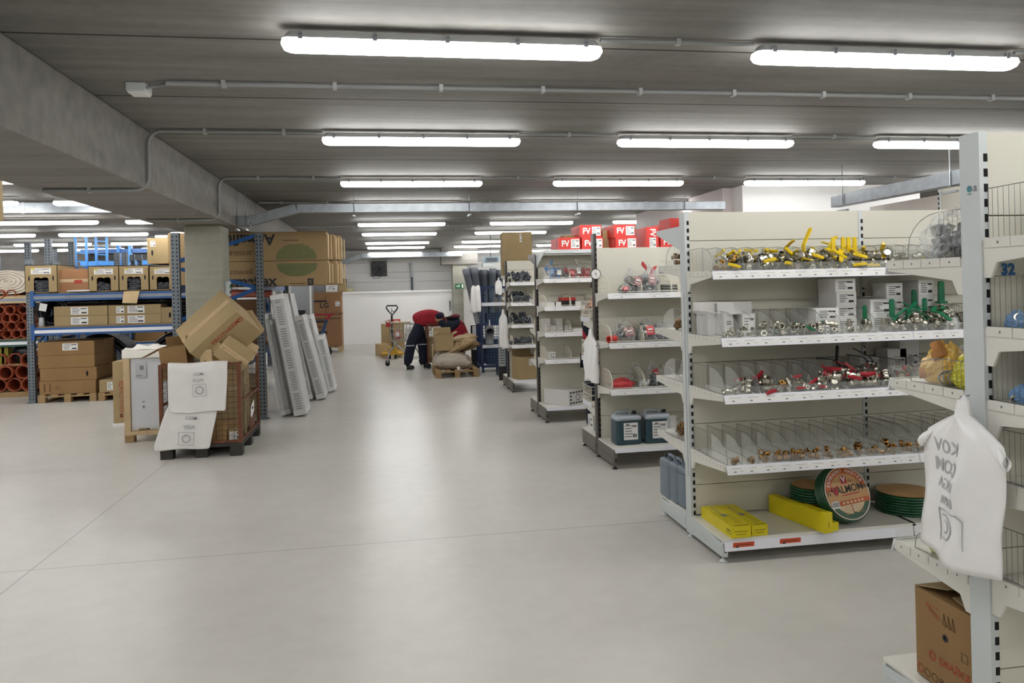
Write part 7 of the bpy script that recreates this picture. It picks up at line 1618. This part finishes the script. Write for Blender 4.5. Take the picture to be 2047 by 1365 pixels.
# ---------------------------------------------------------------- blue mesh rack with grey pipes
r0 = at(962, 14.95).x; r1 = at(1003, 14.95).x; bt = thing('mesh_rack', 'dark blue wire mesh rack with white rails holding grey pipes', 'rack', (r0, 14.95, 0)); RW, RD, RH = r1 - r0 + .35, .8, at(970, 14.95, 573).z
for x in (0, RW):
    for y_ in (0, RD): MB().box(x - .022, x + .022, y_ - .022, y_ + .022, 0, RH).build('corner_post', [BLUED], bt)
for z in (.12, .95, RH - .02):
    for y_ in (0, RD): MB().box(.022, RW - .022, y_ - .02, y_ + .02, z - .025, z + .025).build('frame_rail', [BLUED], bt)
    for x in (0, RW): MB().box(x - .02, x + .02, .022, RD - .022, z - .025, z + .025).build('frame_rail', [BLUED], bt)
BWIRE = mat('blue wire', '4a6a8c', .4, .3)
mesh_panel((0, -.01, .13), X3, RW, Z3, .8, .055, BWIRE, .0035, bt); mesh_panel((0, -.01, .97), X3, RW, Z3, RH - 1.0, .055, BWIRE, .0035, bt); mesh_panel((0, 0, .13), Y3, RD, Z3, RH - .15, .03, BLUED, .008, bt); mesh_panel((0, RD, .13), X3, RW, Z3, RH - .15, .055, BWIRE, .0035, bt)
for pyy in (608, 692): z = at(975, 14.9, pyy).z; MB().box(.0, RW, -.05, -.02, z - .035, z + .03).build('white_rail', [RAILW], bt)
MB().box(0.02, RW - .02, 0, RD, .93, .945).build('shelf_plate', [BLUED], bt)
m = MB(); m.lathe([(.05, 0), (.085, .03), (.09, .06)], 20, 0, None, True, False); PIPETOP = None
for k, (pxa, pya, pxb, Yt) in enumerate(((931, 538, 958, 15.1), (939, 537, 963, 15.2), (947, 536, 966, 15.1), (958, 540, 969, 15.35), (967, 540, 973, 15.25), (976, 541, 978, 15.4), (985, 537, 984, 15.2), (993, 540, 990, 15.4), (1000, 541, 996, 15.3))):
    a_ = onY(pxa, pya, Yt); b_ = onY(pxb, 690, Yt); mm = MB(); d = Vector((b_.x - a_.x, 0, -a_.z + .97 if k > 2 else -a_.z + .97)); L_ = d.length; p0 = Vector((0, 0, 0)); rr_ = .078 if k < 3 else .07
    t = thing('grey_pipe', 'grey plastic pipe standing in the blue rack, %s from the slanting end' % ORD[k], 'pipe', a_)
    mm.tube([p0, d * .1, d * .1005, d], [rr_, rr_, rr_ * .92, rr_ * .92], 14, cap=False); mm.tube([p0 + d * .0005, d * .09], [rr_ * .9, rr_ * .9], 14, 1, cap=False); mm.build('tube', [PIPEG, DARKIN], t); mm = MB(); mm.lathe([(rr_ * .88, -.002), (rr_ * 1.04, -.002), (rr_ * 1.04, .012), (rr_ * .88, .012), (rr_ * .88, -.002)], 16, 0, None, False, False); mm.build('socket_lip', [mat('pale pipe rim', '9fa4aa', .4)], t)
carton('brown carton inside the blue mesh rack behind the white rail', (.42, .4, .5), (r0 + .48, 15.45, .946), (0, 0, 0), CARD, '', flaps=[('B', 60, .12), ('F', 150, .1)])
fp = onY(980, 662, 14.8); t = thing('pipe_branch', 'grey pipe branch hanging by a hook on the front of the blue rack', 'pipe fitting', (fp.x, 14.86, fp.z))
MB().lathe([(.068, -.02), (.09, -.02), (.095, .02), (.085, .06), (.08, .2), (.066, .2), (.066, -.02)], 20, 0, Matrix.Rotation(radians(-60), 4, 'X'), True, False).build('socket', [mat('mid grey plastic', '6e6f72', .45)], t); MB().tube([(0, .08, -.06), (.0, .06, -.26)], .08, 14).build('branch', [MATS['mid grey plastic']], t); MB().bar((0, 0, .09), (0, .02, .22), .02, .012).build('hook', [PAPER], t)
def cloth(label, loc, rz, w_, h_, seed, m_):
    t = thing('hanging_cloth', label, 'cloth', loc, (0, 0, rz)); o = drape(MB(), [(.04, -w_ * .3, w_ * .3, .05, .02), (.0, -w_ * .42, w_ * .42, -.02, .05), (-h_ * .3, -w_ * .46, w_ * .46, -.03, .05), (-h_ * .7, -w_ * .52, w_ * .5, -.03, .05), (-h_, -w_ * .6, w_ * .5, -.03, .045)], seed).build('cloth', [m_], t); q = o.modifiers.new('thick', 'SOLIDIFY'); q.thickness = .02; q = o.modifiers.new('sub', 'SUBSURF'); q.levels = 1; q.render_levels = 1; return t
cl = onY(953, 574, 14.9); cloth('white plastic sack hung over the corner of the blue rack', (cl.x - .02, 14.9, cl.z), radians(-18), .22, .5, 8, BAGW)
hang_bag('small white bag hung on the front of the blue rack by the low shelving', (onY(996, 560, 14.9).x, 14.895, onY(996, 556, 14.9).z), 0, .32, .12, .12, 9, False, 0, .02, .03)
wb = thing('notice_board', 'small black-framed board leaning behind the wrapped pallet load', 'board', (at(948, 16.0).x, 16.0, 0)); MB().box(-.09, .09, 0, .03, .0, at(948, 16, 650).z).build('board_frame', [BLK], wb, .004); m = MB(); m.sticker((0, 0, .62), X3, Z3, .11, .5, 0, .002); m.build('sheet', [PAPER], wb)
pf = thing('grille_panel', 'white narrow grille panel leaning at the post by the low shelving', 'panel', (at(1001, 13.6).x, 13.6, 0)); MB().box(-.06, .06, 0, .03, .25, .98).build('panel_board', [mat('pale panel', 'a9adb0', .5, var=.1)], pf)
for k in range(14): MB().box(-.045, .045, -.006, 0, .3 + .045 * k, .315 + .045 * k).build('slot_bar', [PIPED], pf)
MB().box(-.06, .06, 0, .03, 0, .25).build('stand', [BLK], pf)
for k, (xx, zz_, hh_) in enumerate(((.06, .145, .5), (.42, .145, .42), (.08, .946, .22))):  # invented bins standing in for the dark inside of the mesh rack
    carton('added navy bin darkening the blue mesh rack, %s' % ('lower one by the corner post', 'lower one beside it', 'on the middle plate')[k], (.34, .6, hh_), (r0 + xx + .19, 15.3, zz_), m=mat('navy plastic', '2a3a55', .4), tape='', name='dark_filler_bin', bevel=.01)
bc = carton('dark blue plastic crate low at the end of the blue rack', (.5, .5, .22), (r1 + .05, 14.35, .0), m=mat('navy plastic', '2a3a55', .4), tape='', name='plastic_crate', flaps=[])
dt = MB().box(-.05, .05, -.05, .05, 0, .9); o = MB().tube([(0, 0, 0), (0, 0, .32)], .022, 8).build('door_handle', [GALV]); o.location = (2.02, 24.379, .95); tag(o, 'long vertical steel door handle at the end of the white partition', 'handle')
# ---------------------------------------------------------------- second person, half hidden by the shelving
P2x, P2y = onY(1168, 620, 8.45).x - .0, 8.45
p2_ = thing('person', 'person in dark clothes standing between the shelves, half hidden by the white bag', 'person', (P2x, P2y, 0))
for nm, ch, mm in (('body', [[(.08, 0, .93, .11), (.1, 0, 1.2, .12), (.12, 0, 1.42, .1), (.15, 0, 1.54, .05)], [('j', 0), (.06, -.09, .85, .08), (.06, -.1, .48, .055), (.04, -.1, .08, .04)], [('j', 0), (.1, .09, .85, .08), (.1, .1, .48, .055), (.1, .1, .08, .04)], [('j', 2), (.06, -.19, 1.42, .05), (-.04, -.24, 1.2, .042), (.12, -.26, 1.02, .034)], [('j', 2), (.14, .19, 1.42, .05), (.16, .24, 1.2, .042), (.32, .2, 1.05, .034)]], SKIN),
               ('trousers', [[(.08, 0, .93, .14)], [('j', 0), (.06, -.09, .82, .115), (.06, -.1, .48, .09), (.04, -.1, .06, .085)], [('j', 0), (.1, .09, .82, .115), (.1, .1, .48, .09), (.1, .1, .06, .085)]], NAVY),
               ('jacket', [[(.08, 0, .96, (.15, .13)), (.1, 0, 1.2, (.15, .13)), (.12, 0, 1.4, (.17, .13)), (.14, 0, 1.49, (.08, .08))]], REDC)): skin(nm, ch, mm, p2_)
skin('sleeve', [[(.06, -.17, 1.43, .085), (-.05, -.25, 1.2, .075), (.11, -.26, 1.04, .055)]], NAVY, p2_); skin('sleeve', [[(.14, .17, 1.43, .085), (.16, .25, 1.2, .075), (.3, .21, 1.06, .055)]], NAVY, p2_)
hand(p2_, (.12, -.26, 1.02), (.9, 0, -.3), (0, 1, 0), (0, 0, 1)); hand(p2_, (.32, .2, 1.05), (.9, 0, -.2), (0, 1, 0), (0, 0, 1))
head(p2_, (.19, 0, 1.66), (1, 0, -.25), (0, 0, 1))
for fx_, dy in ((.04, -.1), (.1, .1)): skin('boot', [[(fx_ - .05, dy, .055, .05), (fx_ + .04, dy, .05, .052), (fx_ + .17, dy, .042, .042)], [('j', 0), (fx_ - .02, dy, .13, .058)]], BLK, p2_, 1)
# fittings made only as patterns for the copies
for q in list(PROT.values()): kill(q)
